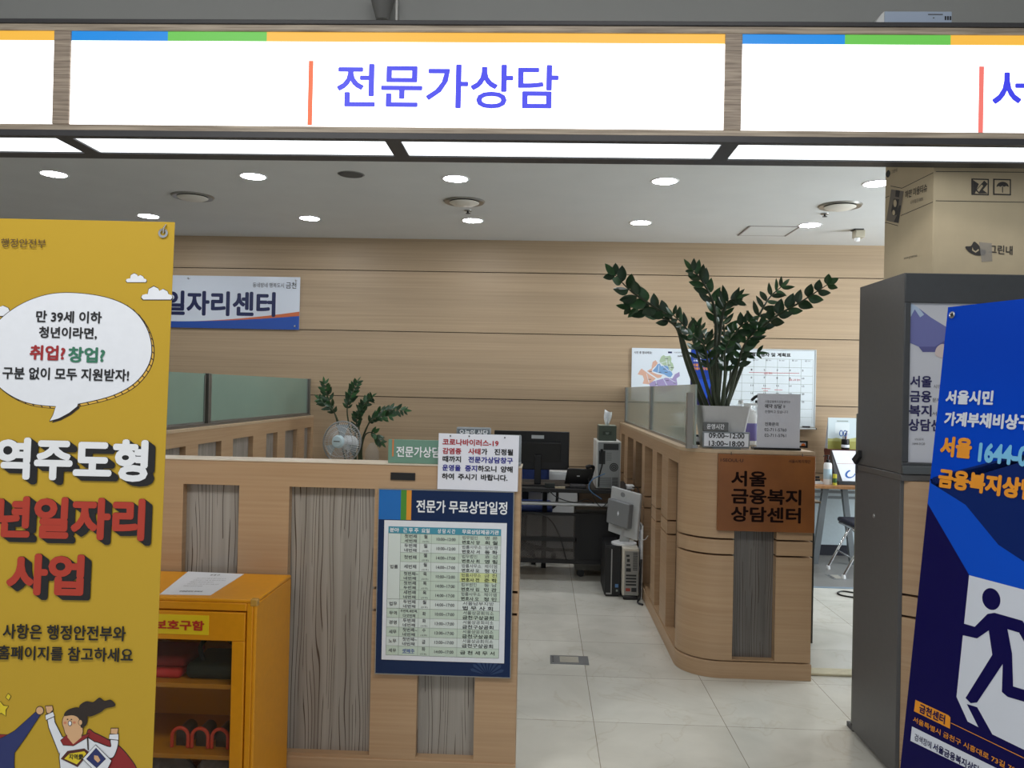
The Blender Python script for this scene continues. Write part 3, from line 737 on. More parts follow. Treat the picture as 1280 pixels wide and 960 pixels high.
M_BB.node_tree.nodes['Principled BSDF'].inputs['Specular IOR Level'].default_value = 0.08
MB().box(0, BBW, 0, bh, -0.0015, 0, M=bb.M).build('banner_cloth', M_BB, bt)
MNV = mat('print_navy', (12, 8, 72), 0.4, spec=0.15); MDW = mat('print_dark_wave', (6, 34, 98), 0.4, spec=0.15); MLB = mat('print_light_blue', (6, 76, 196), 0.4, spec=0.15); MPW = mat('print_pale', (206, 212, 224), 0.4)
MOR = mat('print_orange', (226, 146, 36), 0.4); MSKY = mat('print_sky', (116, 186, 226), 0.4)
cw = lambda pts: [(min(max(u, 0.0), BBW), min(max(v, 0.0), bh)) for u, v in (bb.uv(*p) for p in pts)]
def PB(pts, m, layer): bb.shape(cw(pts), m, layer)
uL = bb.uv(1163, 600)
PB([(1120, 606), (1166, 597), (1190, 590), (1240, 577), (1400, 540), (1400, 800), (1280, 702), (1248, 681), (1207, 631), (1164, 604), (1140, 596)], MDW, 1)
PB([(1140, 596), (1164, 604), (1207, 631), (1248, 681), (1280, 702), (1400, 760), (1400, 820), (1212, 719), (1158, 629), (1120, 600)], MLB, 1.5)
bb.shape([(0, 0), (BBW, 0), (BBW, bb.uv(1279, 737)[1] - 0.0), bb.uv(1211.8, 719), (0, bb.uv(1158.7, 629)[1])], MNV, 2)
room = [bb.uv(1211.8, 719), (BBW, bb.uv(1211.8, 719)[1]), (BBW, bb.uv(1280, 937)[1]), bb.uv(1280, 937), bb.uv(1241, 918), bb.uv(1223.5, 909), bb.uv(1210, 902), bb.uv(1196, 871)]
bb.shape(room, MPW, 3)
PB([(1209, 880), (1222, 884), (1241, 918), (1223.5, 909)], MNV, 4)
hc = bb.uv(1239.5, 748.8); he = bb.uv(1239.5, 762.5); bb.shape(ell(hc[0], hc[1], abs(hc[1] - he[1]) * 0.98, abs(hc[1] - he[1]), 32), MNV, 4)
man = [(1203.6, 779), (1219, 783.5), (1235, 767.5), (1243.8, 766), (1278.8, 776), (1297, 806), (1287, 813), (1274.5, 790.8), (1260, 786.5), (1265.7, 817), (1267, 858), (1297, 867), (1297, 882), (1260, 871), (1253, 865), (1254, 830), (1222, 878), (1214, 879), (1207.5, 872.5), (1241, 818.6), (1236.5, 788), (1222, 798), (1203, 793.8)]
bb.shape([bb.uv(*p) for p in man], MNV, 5)
def TB(body, m, xl, yl, xr, yr, h, bold, layer=6): bb.T(body, m, xl, xr, yl, h, bold, yr=yr, layer=layer)
TB('서울시민', MPW, 1183, 496, 1242.5, 498, 18, 0.045); TB('가계부채비상구', MPW, 1181.5, 522, 1291, 530, 19, 0.045)
TB('서울', MOR, 1176.5, 557, 1215.5, 561.5, 26, 0.055); TB('1644-0120', MSKY, 1224, 564, 1325, 576, 26, 0.05)
TB('금융복지상담센터', MOR, 1174, 593, 1348, 625, 27, 0.055)
bb.done(bt, 'printed_artwork', 'lettering'); bb.art = MB(); bb.text = MB()
bb.shape([bb.uv(1144.8, 874.7), bb.uv(1186, 894), bb.uv(1188.5, 897), bb.uv(1188, 911), bb.uv(1143, 889)], MOR, 4)
TB('금천센터', MNV, 1150, 884.5, 1182, 900, 12, 0.03)
TB('서울특별시 금천구 시흥대로 73길 70, 금천구청', MOR, 1142, 901, 1312, 981, 8.5, 0.012)
PB([(1140.4, 908), (1250, 962), (1330, 1010), (1330, 1030), (1250, 980), (1138.5, 926)], MPW, 4)
TB('검색창에', MNV, 1144, 921, 1165, 931.5, 9, 0.004); TB('서울금융복지상담센터', MNV, 1167, 932.5, 1240, 971, 10.5, 0.028)
a0, a1 = bb.uv(1189, 904), bb.uv(1279, 944); bb.rect(a0[0], a0[1], BBW - 0.02, a0[1] + 0.002, MOR, 4)
bb.done(bt, 'printed_artwork', 'lettering')
for s_ in (0.022, BBW - 0.022):
    MB().lathe([(0.006, -0.002), (0.010, 0.001), (0.0115, 0.0025), (0.006, 0.003), (0.005, 0.0)], (0, 0, 0), 20, M=bb.M @ Matrix.Translation((s_, bh - 0.028, 0.001)), ring=True).build('eyelet', M_STEEL, bt)
    MB().lathe([(0.006, 0.0005), (0.0, 0.0006)], (0, 0, 0), 14, M=bb.M @ Matrix.Translation((s_, bh - 0.028, 0.0004))).build('hook_tip', M_BLACK, bt)
base = loc(bb, BBW / 2, bh * 0.36, -0.03)
for u_, v_ in ((0.02, bh - 0.01), (BBW - 0.02, bh - 0.01), (0.02, 0.02), (BBW - 0.02, 0.02)): MB().tube([base, loc(bb, u_, v_, -0.01)], 0.006, 10).build('arm', M_CHAR, bt)
rear = base + bback * 0.3; rear.z = 0.006
for u_ in (0.02, BBW - 0.02):
    g0 = loc(bb, u_, 0.02, -0.01); MB().tube([g0, V((g0.x, g0.y, 0))], 0.008, 10).build('foot', M_BLACK, bt)

# ================================================================== yellow steel cabinet with glass door
M_YC = mat('cabinet_yellow', (226, 152, 22), 0.35, spec=0.4, vary=0.03)
M_YC2 = mat('cabinet_yellow_shelf', (196, 130, 24), 0.45)
cx0, cx1, cy0, cy1, cz = -1.63, -0.942, 2.683, 3.055, 0.779
yc_ = thing('safety_cabinet', 'yellow steel cabinet with glass door standing against the wood counter', 'cabinet', ((cx0 + cx1) / 2, 2.87, 0))
b = MB()
b.box(cx0, cx1, cy0, cy1, cz - 0.012, cz); b.box(cx0, cx1, cy0, cy1, 0.03, 0.06)
b.box(cx0, cx0 + 0.012, cy0, cy1, 0.06, cz - 0.012); b.box(cx1 - 0.012, cx1, cy0, cy1, 0.06, cz - 0.012)
b.box(cx0 + 0.012, cx1 - 0.012, cy1 - 0.012, cy1, 0.06, cz - 0.012)
b.box(cx1 - 0.034, cx1 - 0.012, cy0, cy0 + 0.02, 0.06, cz - 0.012); b.box(cx0 + 0.012, cx0 + 0.034, cy0, cy0 + 0.02, 0.06, cz - 0.012)
b.box(cx0 + 0.034, cx1 - 0.034, cy0, cy0 + 0.02, cz - 0.04, cz - 0.012)
b.build('cabinet_body', M_YC, yc_, bevel=0.004)
for a, c in ((cx0 + 0.05, cy0 + 0.05), (cx1 - 0.05, cy0 + 0.05), (cx0 + 0.05, cy1 - 0.05), (cx1 - 0.05, cy1 - 0.05)): MB().lathe([(0.016, 0), (0.016, 0.03)], (a, c, 0), 14).build('foot', M_BLACK, yc_)
dz1 = cz - 0.044; dx0, dx1 = cx0 + 0.037, cx1 - 0.037
wz1 = onY(cy0, 250, 800).z; wx1 = onY(cy0, 289, 850).x
b = MB(); b.box(dx0, dx1, cy0 - 0.004, cy0 + 0.016, wz1, dz1); b.box(dx0, dx1, cy0 - 0.004, cy0 + 0.016, 0.065, 0.12)
b.box(wx1, dx1, cy0 - 0.004, cy0 + 0.016, 0.12, wz1); b.box(dx0, dx0 + 0.06, cy0 - 0.004, cy0 + 0.016, 0.12, wz1)
dr = b.build('door', M_YC, yc_, bevel=0.003)
M_CLEAR = mat('clear_glass', (90, 90, 86), 0.05, alpha=0.1)
MB().box(dx0 + 0.058, wx1 + 0.002, cy0 + 0.004, cy0 + 0.007, 0.118, wz1 + 0.002).build('glass_pane', M_CLEAR, dr)
MB().box(dx0 + 0.02, dx0 + 0.035, cy0 - 0.03, cy0 - 0.004, 0.36, 0.48).build('handle', M_STEEL, dr, bevel=0.004)
sh_z = [onY(cy0 + 0.03, 230, 853.5).z, onY(cy0 + 0.03, 230, 942).z]
for z in sh_z: MB().box(cx0 + 0.013, cx1 - 0.013, cy0 + 0.025, cy1 - 0.013, z - 0.016, z).build('shelf', M_YC2, yc_, bevel=0.002)
c0 = V((cx1 - 0.012, cy0 + 0.012, cz))
MB().box(cx1 - 0.022, cx1 + 0.0015, cy0 - 0.0015, cy0 + 0.022, cz - 0.022, cz + 0.0015).build('corner_guard', mat('clear_tape', (196, 150, 70), 0.25), yc_, bevel=0.003)
pl0, pl1 = onY(cy0 - 0.005, 150, 779), onY(cy0 - 0.005, 261, 782)
bd = Board((pl0.x, cy0 - 0.0045, onY(cy0 - 0.005, 230, 793).z), XU, ZU); wd = pl1.x - pl0.x; hh = onY(cy0 - 0.005, 230, 768.5).z - bd.O.z
pl_ = MB().box(pl0.x, pl1.x, cy0 - 0.006, cy0 - 0.003, bd.O.z, bd.O.z + hh).build('name_plate', mat('plate_yellow', (236, 206, 30), 0.35), yc_, bevel=0.001)
bd.O = V((pl0.x, cy0 - 0.0062, bd.O.z)); bd = Board(bd.O, XU, ZU)
bd.T('안전보호구함', mat('plate_red', (190, 44, 30), 0.5), 163, 255.5, 780, 12.5, 0.035, yr=781.5); bd.done(yc_)
# paper lying on it
pq = [onZ(cz + 0.001, *p) for p in ((199.5, 743), (263, 744), (305, 717.5), (235, 714.5))]
pq = [V((p.x, p.y, cz)) for p in pq]
t = thing('notice_sheet', 'white printed sheet lying on top of the yellow cabinet', 'paper', (sum(p.x for p in pq) / 4, sum(p.y for p in pq) / 4, cz))
MB().hexa([p + V((0, 0, 0.0002)) for p in pq] + [p + V((0, 0, 0.0014)) for p in pq]).build('sheet', M_PAPER, t)
uu = (pq[1] - pq[0]); vv = (pq[3] - pq[0]); bd = Board(pq[0] + V((0, 0, 0.0016)), uu, V((0, 0, 1)).cross(uu)); L_ = uu.length; Hh = vv.length
bd.write('보 호 구', M_INK, L_ * 0.42, L_ * 0.62, Hh * 0.80, Hh * 0.86, 0.02)
for i, (a, c) in enumerate(((0.2, 0.85), (0.2, 0.9), (0.2, 0.7), (0.2, 0.88), (0.2, 0.6))): bd.write('- 안전보호구 사용 및 관리 요령 안내', M_INK2, L_ * a, L_ * c, Hh * (0.66 - i * 0.085), Hh * (0.69 - i * 0.085))
bd.write('안전관리자 연락처', M_INK, L_ * 0.3, L_ * 0.75, Hh * 0.1, Hh * 0.14, 0.02); bd.done(t)
# contents
z = sh_z[0]
p = onY(cy0 + 0.1, 205, 842)
t = thing('folded_vest', 'red folded safety vest on the upper shelf inside the yellow cabinet', 'vest', (p.x, cy0 + 0.15, z))
MB().box(p.x - 0.18, p.x + 0.075, cy0 + 0.06, cy0 + 0.26, z, z + 0.032).build('lower_fold', mat('vest_red', (206, 54, 50), 0.7, vary=0.1), t, bevel=0.014, seg=3)
MB().box(p.x - 0.175, p.x + 0.085, cy0 + 0.075, cy0 + 0.255, z + 0.033, z + 0.07).build('upper_fold', mat('vest_dark_red', (140, 36, 38), 0.7, vary=0.1), t, bevel=0.016, seg=3)
t = thing('tool_pouch', 'dark green pouch on the upper shelf inside the yellow cabinet', 'pouch', (p.x + 0.2, cy0 + 0.15, z))
MB().box(p.x + 0.09, p.x + 0.335, cy0 + 0.06, cy0 + 0.25, z, z + 0.055).build('pouch_body', mat('pouch_green', (34, 40, 32), 0.75, vary=0.2), t, bevel=0.02, seg=3)
MB().tube(curve3([(p.x + 0.14, cy0 + 0.1, z + 0.05), (p.x + 0.12, cy0 + 0.12, z + 0.1), (p.x + 0.15, cy0 + 0.2, z + 0.12), (p.x + 0.24, cy0 + 0.2, z + 0.05)]), 0.008, 8).build('strap', M_BLACK2, t)
z = sh_z[1]
M_ORA = mat('respirator_red', (214, 70, 44), 0.45)
for i, px in enumerate((225, 250, 275)):
    p = onY(cy0 + 0.07, px, 925); r = 0.028
    lab = ('first from the banner', 'middle one of three', 'nearest the door edge')[i]
    t = thing('arched_holder', 'red arched holder on the lower shelf of the yellow cabinet, ' + lab, 'holder', (p.x, cy0 + 0.1, z), group='red arched holders in the yellow cabinet')
    pts = [(p.x - r, cy0 + 0.07, z + 0.004)] + [(p.x - r * math.cos(q), cy0 + 0.07, z + 0.042 + r * math.sin(q)) for q in [math.pi * k / 12 for k in range(13)]] + [(p.x + r, cy0 + 0.07, z + 0.004)]
    MB().tube(pts, 0.0062, 10).build('arch', M_ORA, t)
    MB().prism([(p.x - r * 0.8, z)] + [(p.x - r * 0.8 * math.cos(math.pi * k / 10), z + 0.042 + r * 0.8 * math.sin(math.pi * k / 10)) for k in range(11)] + [(p.x + r * 0.8, z)], cy0 + 0.09, cy0 + 0.16, M=Matrix(((1, 0, 0, 0), (0, 0, 1, 0), (0, 1, 0, 0), (0, 0, 0, 1)))).build('insert', mat('smoke_grey', (70, 62, 54), 0.3, vary=0.15), t)
for i, (px, lab) in enumerate(((208, 'crumpled clear plastic bag at the cabinet bottom, beside the banner edge'), (272, 'crumpled clear plastic bag at the cabinet bottom, under the arched holders'))):
    p = onY(cy0 + 0.14, px, 956); bm_ = MB()
    t = thing('plastic_bag', lab, 'bag', (p.x, cy0 + 0.14, 0.06), group='plastic bags in the yellow cabinet')
    rr = random.Random(i + 3); vs, fs = [], []; n1, n2 = 10, 16
    for a in range(n1 + 1):
        for c in range(n2):
            q, e_ = 2 * math.pi * c / n2, math.pi * a / n1; k = 1 + rr.uniform(-0.14, 0.14)
            vs.append((p.x + 0.085 * math.sin(e_) * math.cos(q) * k, cy0 + 0.15 + 0.08 * math.sin(e_) * math.sin(q) * k, max(0.0602, 0.125 - 0.065 * math.cos(e_) * (k if a not in (0, n1) else 1))))
    for a in range(n1):
        for c in range(n2): fs.append((a * n2 + c, a * n2 + (c + 1) % n2, (a + 1) * n2 + (c + 1) % n2, (a + 1) * n2 + c))
    bm_.add(vs, fs, None, False); bm_.build('bag_body', mat('bag_film', (150, 148, 146), 0.2, vary=0.15), t)
    MB().lathe([(0.012, 0), (0.024, 0.016), (0.016, 0.018), (0.008, 0.0)], (p.x, cy0 + 0.15, 0.18), 12, ring=True).build('knot', mat('bag_film', (150, 148, 146)), t)

# ================================================================== boards on the left counter
# blue notice board: back leans on the counter front, slightly tilted
yb0 = YL - 0.012
c_tl, c_tr, c_bl, c_br = [onY(yb0, *p) for p in ((475, 611.5), (642.5, 615.6), (469.5, 841), (637.5, 846))]
bu_ = (c_tr - c_tl).normalized(); bv_ = (c_tl - c_bl); bv_ = (bv_ - bu_ * bv_.dot(bu_)).normalized()
wB, hB = ((c_tr - c_tl).length + (c_br - c_bl).length) / 2, (c_tl - c_bl).length
n_ = bu_.cross(bv_)
bd = Board(c_bl + n_ * 0.002, bu_, bv_)
nb = thing('notice_board', 'dark blue notice board with a printed timetable, fixed to the wood counter front', 'notice board', mtx=bd.M)
M_NB = mat('board_navy', (8, 36, 78), 0.3, spec=0.3)
MB().box(0, wB, 0, hB, -0.01, 0, M=bd.M).build('board', M_NB, nb)
b = MB()
for a in ((-0.003, 0, -0.003, hB + 0.003), (wB, wB + 0.003, -0.003, hB + 0.003), (0, wB, -0.003, 0), (0, wB, hB, hB + 0.003)): b.box(*a, -0.011, 0.002, M=bd.M)
b.build('edge_frame', M_ALU, nb)
hd = 38 / 233 * hB
M_BB1, M_BB2, M_BB3 = mat('band_blue', (16, 104, 182), 0.35), mat('band_green', (72, 138, 44), 0.35), mat('band_orange', (222, 146, 44), 0.35)
bd.rect(0, hB - hd, wB * 0.163, hB, M_BB1, 1); bd.rect(wB * 0.163, hB - hd, wB * 0.206, hB, M_BB2, 1); bd.rect(wB * 0.206, hB - hd, wB * 0.242, hB, M_BB3, 1)
bd.T('전문가 무료상담일정', M_INKW, 520.5, 634, 632, 16, 0.024, yr=636)
bd.done(nb, 'colour_band', 'lettering'); bd.art = MB(); bd.text = MB()
for k in range(9):                                                        # faint printed fan at the lower corner
    q = math.radians(20 + k * 17.5); o = V((wB * 0.83, 0.004)); r = 0.06
    bd.shape([(o.x + 0.012 * math.cos(q - .1), o.y + 0.012 * math.sin(q - .1)), (o.x + r * math.cos(q - 0.1), o.y + r * math.sin(q - 0.1)), (o.x + (r + .008) * math.cos(q), o.y + (r + .008) * math.sin(q)), (o.x + r * math.cos(q + 0.1), o.y + r * math.sin(q + 0.1))], mat('fan_print', (24, 54, 96), 0.3), 1)
bd.done(nb, 'fan_print')
# timetable sheet
s_tl, s_tr, s_bl, s_br = bd.uv(481, 650), bd.uv(634, 652.5), bd.uv(477, 824), bd.uv(631, 829)
sw, shh = s_tr[0] - s_tl[0], s_tl[1] - s_bl[1]
bs = Board(bd.O + bd.U * s_bl[0] + bd.V * s_bl[1] + bd.N * 0.0028, bd.U, bd.V)
b = MB().box(0, sw, 0, shh, -0.0014, 0.0, M=bs.M); b.build('timetable_sheet', M_PAPER, nb)
M_TEAL = mat('table_teal', (66, 146, 168), 0.5); M_ROWA, M_ROWB = mat('row_green', (196, 212, 198), 0.6), mat('row_pale', (212, 222, 218), 0.6); M_HI = mat('row_highlight', (206, 216, 150), 0.6)
tx0, tx1 = 0.035 * sw, 0.955 * sw; ty1 = shh * 0.957; ty0 = 0.035 * shh
colx = [0, 0.111, 0.282, 0.384, 0.629, 1.0]; colx = [tx0 + (tx1 - tx0) * c for c in colx]
rows = [0, 0.054] + [0.054 + (i + 1) * (0.946 / 13) for i in range(13)]
ry = [ty1 - (ty1 - ty0) * r for r in rows]
bs.rect(tx0, ry[1], tx1, ry[0], M_TEAL, 1)
for i in range(13): bs.rect(tx0, ry[i + 2], tx1, ry[i + 1], M_ROWA if i in (0, 2, 4, 5, 6, 8, 10, 12) else M_ROWB, 1)
bs.rect(tx0, ry[8], colx[1], ry[1], M_ROWB, 1.5); bs.rect(colx[4] + 0.006, ry[6], tx1 - 0.012, ry[5], M_HI, 1.5)
M_LINE = mat('table_line', (140, 150, 142), 0.6); M_LINE2 = mat('table_line_dark', (90, 98, 96), 0.6)
for i, x in enumerate(colx): bs.rect(x - 0.0005, ty0, x + 0.0005, ry[1], M_LINE2 if i in (0, 1, 5) else M_LINE, 2)
for i, y in enumerate(ry[1:]): bs.rect(tx0 if i in (0, 7, 8, 9, 10, 11, 12, 13) else colx[1], y - 0.0005, tx1, y + 0.0005, M_LINE2 if i in (7, 8, 13) else M_LINE, 2)
def cell(body, x0, x1, yc_c, h, m=M_INK2, bold=0.012):
    bs.write(body, m, x0, x1, yc_c - h / 2, yc_c + h / 2, bold)
rh = ry[1] - ry[2]
for body, a, c in (('분야', 0.15, 0.8), ('근 무 주', 0.12, 0.9)): pass
hdrs = ['분야', '근 무 주', '요일', '상 담 시 간', '무료상담제공기관']
hx = [(0.12, 0.85), (0.12, 0.92), (0.12, 0.85), (0.22, 0.86), (0.07, 0.95)]
for i, t_ in enumerate(hdrs):
    w_ = colx[i + 1] - colx[i]; cell(t_, colx[i] + w_ * hx[i][0], colx[i] + w_ * hx[i][1], (ry[0] + ry[1]) / 2, 0.017, M_INKW, 0.03)
fields = [(3.5, '법률'), (7.5, '법무'), (8.5, '무역'), (9.5, '경영'), (10.5, '세무'), (11.5, '노무'), (12.5, '세무')]
for k, t_ in fields:
    w_ = colx[1] - colx[0]; cell(t_, colx[0] + w_ * 0.2, colx[0] + w_ * 0.82, ry[1] - rh * (k if k > 4 else 3.55), 0.0145)
weeks = [('첫번째', '세번째'), ('두번째', '네번째'), ('첫번째',), ('세번째',), ('첫번째~', '네번째'), ('첫번째', '두번째'), ('세번째', '네번째'), ('두번째', '네번째'), ('두번째,세번째,', '다섯번째'), ('두번째', '네번째'), ('첫번째~', '네번째'), ('첫번째~', '네번째'), ('셋째주',)]
days = '월월월월목목목월화화수금화'; half = ['오전', '오전', '오후', '오후', '오전', '오후', '오후', '오후', None, '오후', '오후', None, '오후']
times = ['10:00~12:00', '10:00~12:00', '14:00~17:00', '14:00~17:00', '10:00~12:00', '14:00~17:00', '14:00~17:00', '14:00~17:00', '10:00~17:00', '13:00~17:00', '13:00~17:00', '13:00~17:00', '14:00~17:00']
org = [('법무법인', '명 륜', '변호사 양', '희 철'), ('법률사무소', '상민평', '변호사 서', '동 화'), ('법무법인', '효 성', '변호사 최', '영 림'), ('법률사무소', '제이엠', '변호사 오', '정 민'), ('법률사무소', '금 천', '변호사 전', '준 학'), ('법무법인', '동 남', '변호사 김', '민 관'), ('법률사무소', '제이엠', '변호사 오', '정 민')]
M_BL2 = mat('link_ink', (70, 96, 168), 0.6)
for i in range(13):
    yc_c = ry[i + 1] - rh / 2; w_ = colx[2] - colx[1]; up, dn = yc_c + rh * 0.24, yc_c - rh * 0.25
    wk = weeks[i]
    if len(wk) == 1: cell(wk[0], colx[1] + w_ * 0.2, colx[1] + w_ * 0.84, yc_c, 0.015, M_BL2 if i == 12 else M_INK2)
    else:
        f = 0.07 if i == 8 else 0.2
        cell(wk[0], colx[1] + w_ * f, colx[1] + w_ * (0.95 if '~' in wk[0] or i == 8 else 0.84), up, 0.0115 if i == 8 else 0.0145); cell(wk[1], colx[1] + w_ * 0.2, colx[1] + w_ * 0.84, dn, 0.0125)
    w_ = colx[3] - colx[2]
    cell(days[i], colx[2] + w_ * 0.36, colx[2] + w_ * 0.66, up if half[i] else yc_c, 0.0145)
    if half[i]: cell('(' + half[i] + ')', colx[2] + w_ * 0.22, colx[2] + w_ * 0.8, dn - 0.002, 0.0075, M_INK2, 0.0)
    w_ = colx[4] - colx[3]; cell(times[i], colx[3] + w_ * 0.19, colx[3] + w_ * 0.88, yc_c, 0.0115)
    x0, w_ = colx[4], colx[5] - colx[4]
    if i < 7:
        a, b2, c2, d2 = org[i]
        cell(a, x0 + w_ * 0.08, x0 + w_ * (0.44 if len(a) == 4 else 0.54), up, 0.0135, M_INK2, 0.0); cell(b2, x0 + w_ * 0.62, x0 + w_ * 0.92, up, 0.0135, M_INK2, 0.0)
        cell(c2, x0 + w_ * 0.08, x0 + w_ * 0.5, dn, 0.014, M_INK); cell(d2, x0 + w_ * 0.62, x0 + w_ * 0.92, dn, 0.014, M_INK)
    elif i == 7: cell('서울남부지방', x0 + w_ * 0.12, x0 + w_ * 0.86, up, 0.0135, M_INK2, 0.0); cell('법 무 사 회', x0 + w_ * 0.12, x0 + w_ * 0.84, dn, 0.0145, M_INK)
    elif i < 12: cell('서울상공회의소', x0 + w_ * 0.13, x0 + w_ * 0.86, up, 0.0135, M_INK2, 0.0); cell('금천구상공회', x0 + w_ * 0.12, x0 + w_ * 0.86, dn, 0.0145, M_INK)
    else: cell('금 천 세 무 서', x0 + w_ * 0.08, x0 + w_ * 0.9, yc_c, 0.0145, M_INK)
a = colx[1]; w_ = colx[2] - colx[1]; bs.rect(a + w_ * 0.2, ry[13] - rh * 0.78, a + w_ * 0.84, ry[13] - rh * 0.745, M_BL2, 2)
bs.done(nb, 'timetable_grid', 'timetable_lettering')

# white notice in front of a grey sign stand
ys_ = 3.14
a, c = onY(ys_, 571, 560).x, onY(ys_, 651.5, 560).x; ztop = onY(ys_, 610, 543).z
t = thing('sign_stand', 'grey desk sign stand hidden behind the white virus notice', 'sign', ((a + c) / 2, ys_ + 0.02, CT))
MB().box(a, c, ys_, ys_ + 0.014, CT + 0.012, ztop).build('frame', mat('stand_grey', (128, 134, 138), 0.4, vary=0.04), t, bevel=0.004)
a2, c2 = onY(ys_, 570.5, 540).x, onY(ys_, 613.5, 540).x; z2 = onY(ys_, 592, 534).z
MB().box(a2, c2, ys_ - 0.004, ys_ + 0.012, ztop - 0.01, z2).build('header_rim', mat('stand_grey', (128, 134, 138)), t, bevel=0.006)
MB().box(a2 + 0.006, c2 - 0.006, ys_ - 0.006, ys_ + 0.004, ztop - 0.01, z2 - 0.006).build('header_plate', mat('stand_dark', (92, 100, 106), 0.4), t, bevel=0.002)
MB().box(a, c, ys_ - 0.03, ys_ + 0.05, CT, CT + 0.013).build('base', mat('stand_grey', (128, 134, 138)), t, bevel=0.004)
bd = Board((a2, ys_ - 0.0065, ztop - 0.01), XU, ZU); bd.T('오늘의 상담', M_INKW, 574, 610, 541, 8.5, 0.02); bd.done(t)
yn = YL - 0.012
q = [onY(yn, *p) for p in ((548, 541.5), (648.5, 544.5), (546.5, 611.5), (646, 614))]
nu = (q[1] - q[0]).normalized(); nv = (q[0] - q[2]); nv = (nv - nu * nv.dot(nu)).normalized(); wN, hN = (q[1] - q[0]).length, (q[0] - q[2]).length
bd = Board(q[2], nu, nv)
t = thing('virus_notice', 'white notice card with red and blue Korean text over the counter edge', 'notice', mtx=bd.M)
MB().box(0, wN, 0, hN, -0.003, 0, M=bd.M).build('card', mat('notice_white', (226, 228, 238), 0.5), t, bevel=0.001)
NR, NB_, NK = mat('notice_red', (168, 30, 44), 0.5), mat('notice_blue', (40, 40, 140), 0.5), M_INK
def N(body, m, X0, X1, Y, h): bd.T(body, m, 460 + X0 * 0.1876, 460 + X1 * 0.1876, 520 + (Y - 0.025 * (X1 - X0) / 2) * 0.1875, h * 0.1875, 0.032, yr=520 + (Y + 0.025 * (X1 - X0) / 2) * 0.1875)
N('코로나바이러스-19', NR, 497, 870, 177, 44)
N('감염증', NR, 497, 622, 233, 42); N('사태', NR, 668, 750, 236, 42); N('가', NK, 756, 796, 238, 42); N('진정될', NK, 842, 967, 241, 42)
N('때까지', NK, 497, 620, 287, 42); N('전문가상담창구', NB_, 668, 966, 294, 42)
N('운영을', NB_, 495, 618, 345, 42); N('중지', NB_, 646, 727, 349, 42); N('하오니', NK, 731, 856, 352, 42); N('양해', NK, 884, 964, 356, 42)
N('하여', NK, 492, 573, 402, 42); N('주시기', NK, 600, 724, 406, 42); N('바랍니다.', NK, 752, 930, 411, 42)
bd.done(t)
b = MB()
for px, py in ((563, 544.8), (586.5, 545.2), (631, 547)):
    u, v = bd.uv(px, py); MB().lathe([(0.0, 0.004), (0.0022, 0.0035), (0.003, 0.0)], (u, v, 0), 10, M=bd.M).build('pin', M_CHAR, t)

# green glass name plate
yg = 3.105
q = [onY(yg, *p) for p in ((485.5, 549), (560, 552), (484, 580.5), (560, 583))]
t = thing('name_plate', 'green glass name plate with white lettering standing on the counter top edge', 'name plate', ((q[0].x + q[1].x) / 2, yg, CT))
x0, x1, z1 = q[0].x, q[0].x + 0.40, q[0].z
MB().box(x0, x1, yg, yg + 0.01, CT, z1).build('glass_plate', mat('plate_green', (104, 142, 124), 0.15, vary=0.02), t, bevel=0.0015)
bd = Board((x0, yg - 0.0008, CT), XU, ZU)
u, v = bd.uv(491.5, 549); u2, v2 = bd.uv(491, 570.5); bd.rect(u - 0.003, v2, u + 0.003, z1 - CT, mat('plate_orange', (196, 118, 66), 0.4), 1)
bd.T('전문가상담', M_INKW, 495.5, 550.5, 564, 13.5, 0.02, yr=566); bd.done(t, 'accent_rule')

# ================================================================== things on and at the corner counter
# wooden plaque
yp = RY - 0.008
q = [onY(yp, *p) for p in ((895.5, 566.5), (1018, 570), (895.5, 662.5), (1015, 665.5))]
pu = ((q[1] - q[0]) + (q[3] - q[2])).normalized(); pv = V((0, 0, 1)) - pu * pu.z; pv.normalize()
wP = ((q[1] - q[0]).length + (q[3] - q[2]).length) / 2; hP = ((q[0] - q[2]).length + (q[1] - q[3]).length) / 2
bd = Board(q[2] + V((0, -0.016, 0)), pu, pv)
M_PLAQ = grain('plaque_wood', (108, 62, 28), (158, 98, 48), (2, 2, 34), 0.35, (0.3, 0.72), 5)
t = thing('wooden_plaque', 'brown wooden plaque with dark carved Korean lettering on the corner counter front', 'plaque', mtx=bd.M)
MB().box(0, wP, 0, hP, -0.02, 0, M=bd.M).build('board', M_PLAQ, t, bevel=0.002)
M_BURN = mat('burnt_letter', (26, 11, 8), 0.8, spec=0.1)
for body, xl, xr, y, h in (('서울', 914, 958, 598, 19.5), ('금융복지', 914, 1001.5, 620, 19.5), ('상담센터', 913.5, 1001, 642.5, 19.5)):
    bd.T(body, M_BURN, xl, xr, y, h, 0.03, yr=y + 0.02 * (xr - xl))
M_BURN2 = mat('burnt_small', (70, 36, 20), 0.6)
bd.T('I·SEOUL·U', M_BURN2, 900.5, 929, 575, 4.2, 0.02); bd.T('서울시복지재단', M_BURN2, 986, 1013, 576.5, 4.4, 0.01); bd.done(t)
b = MB()
for px in (914, 1003):
    u, v = bd.uv(px, 566); b.tube([bd.O + bd.U * u + bd.V * (hP - 0.004) + bd.N * 0.002, bd.O + bd.U * u + bd.V * (hP + 0.012) + bd.N * 0.001], 0.002, 6)
b.build('hanging_clip', M_CHAR, t)
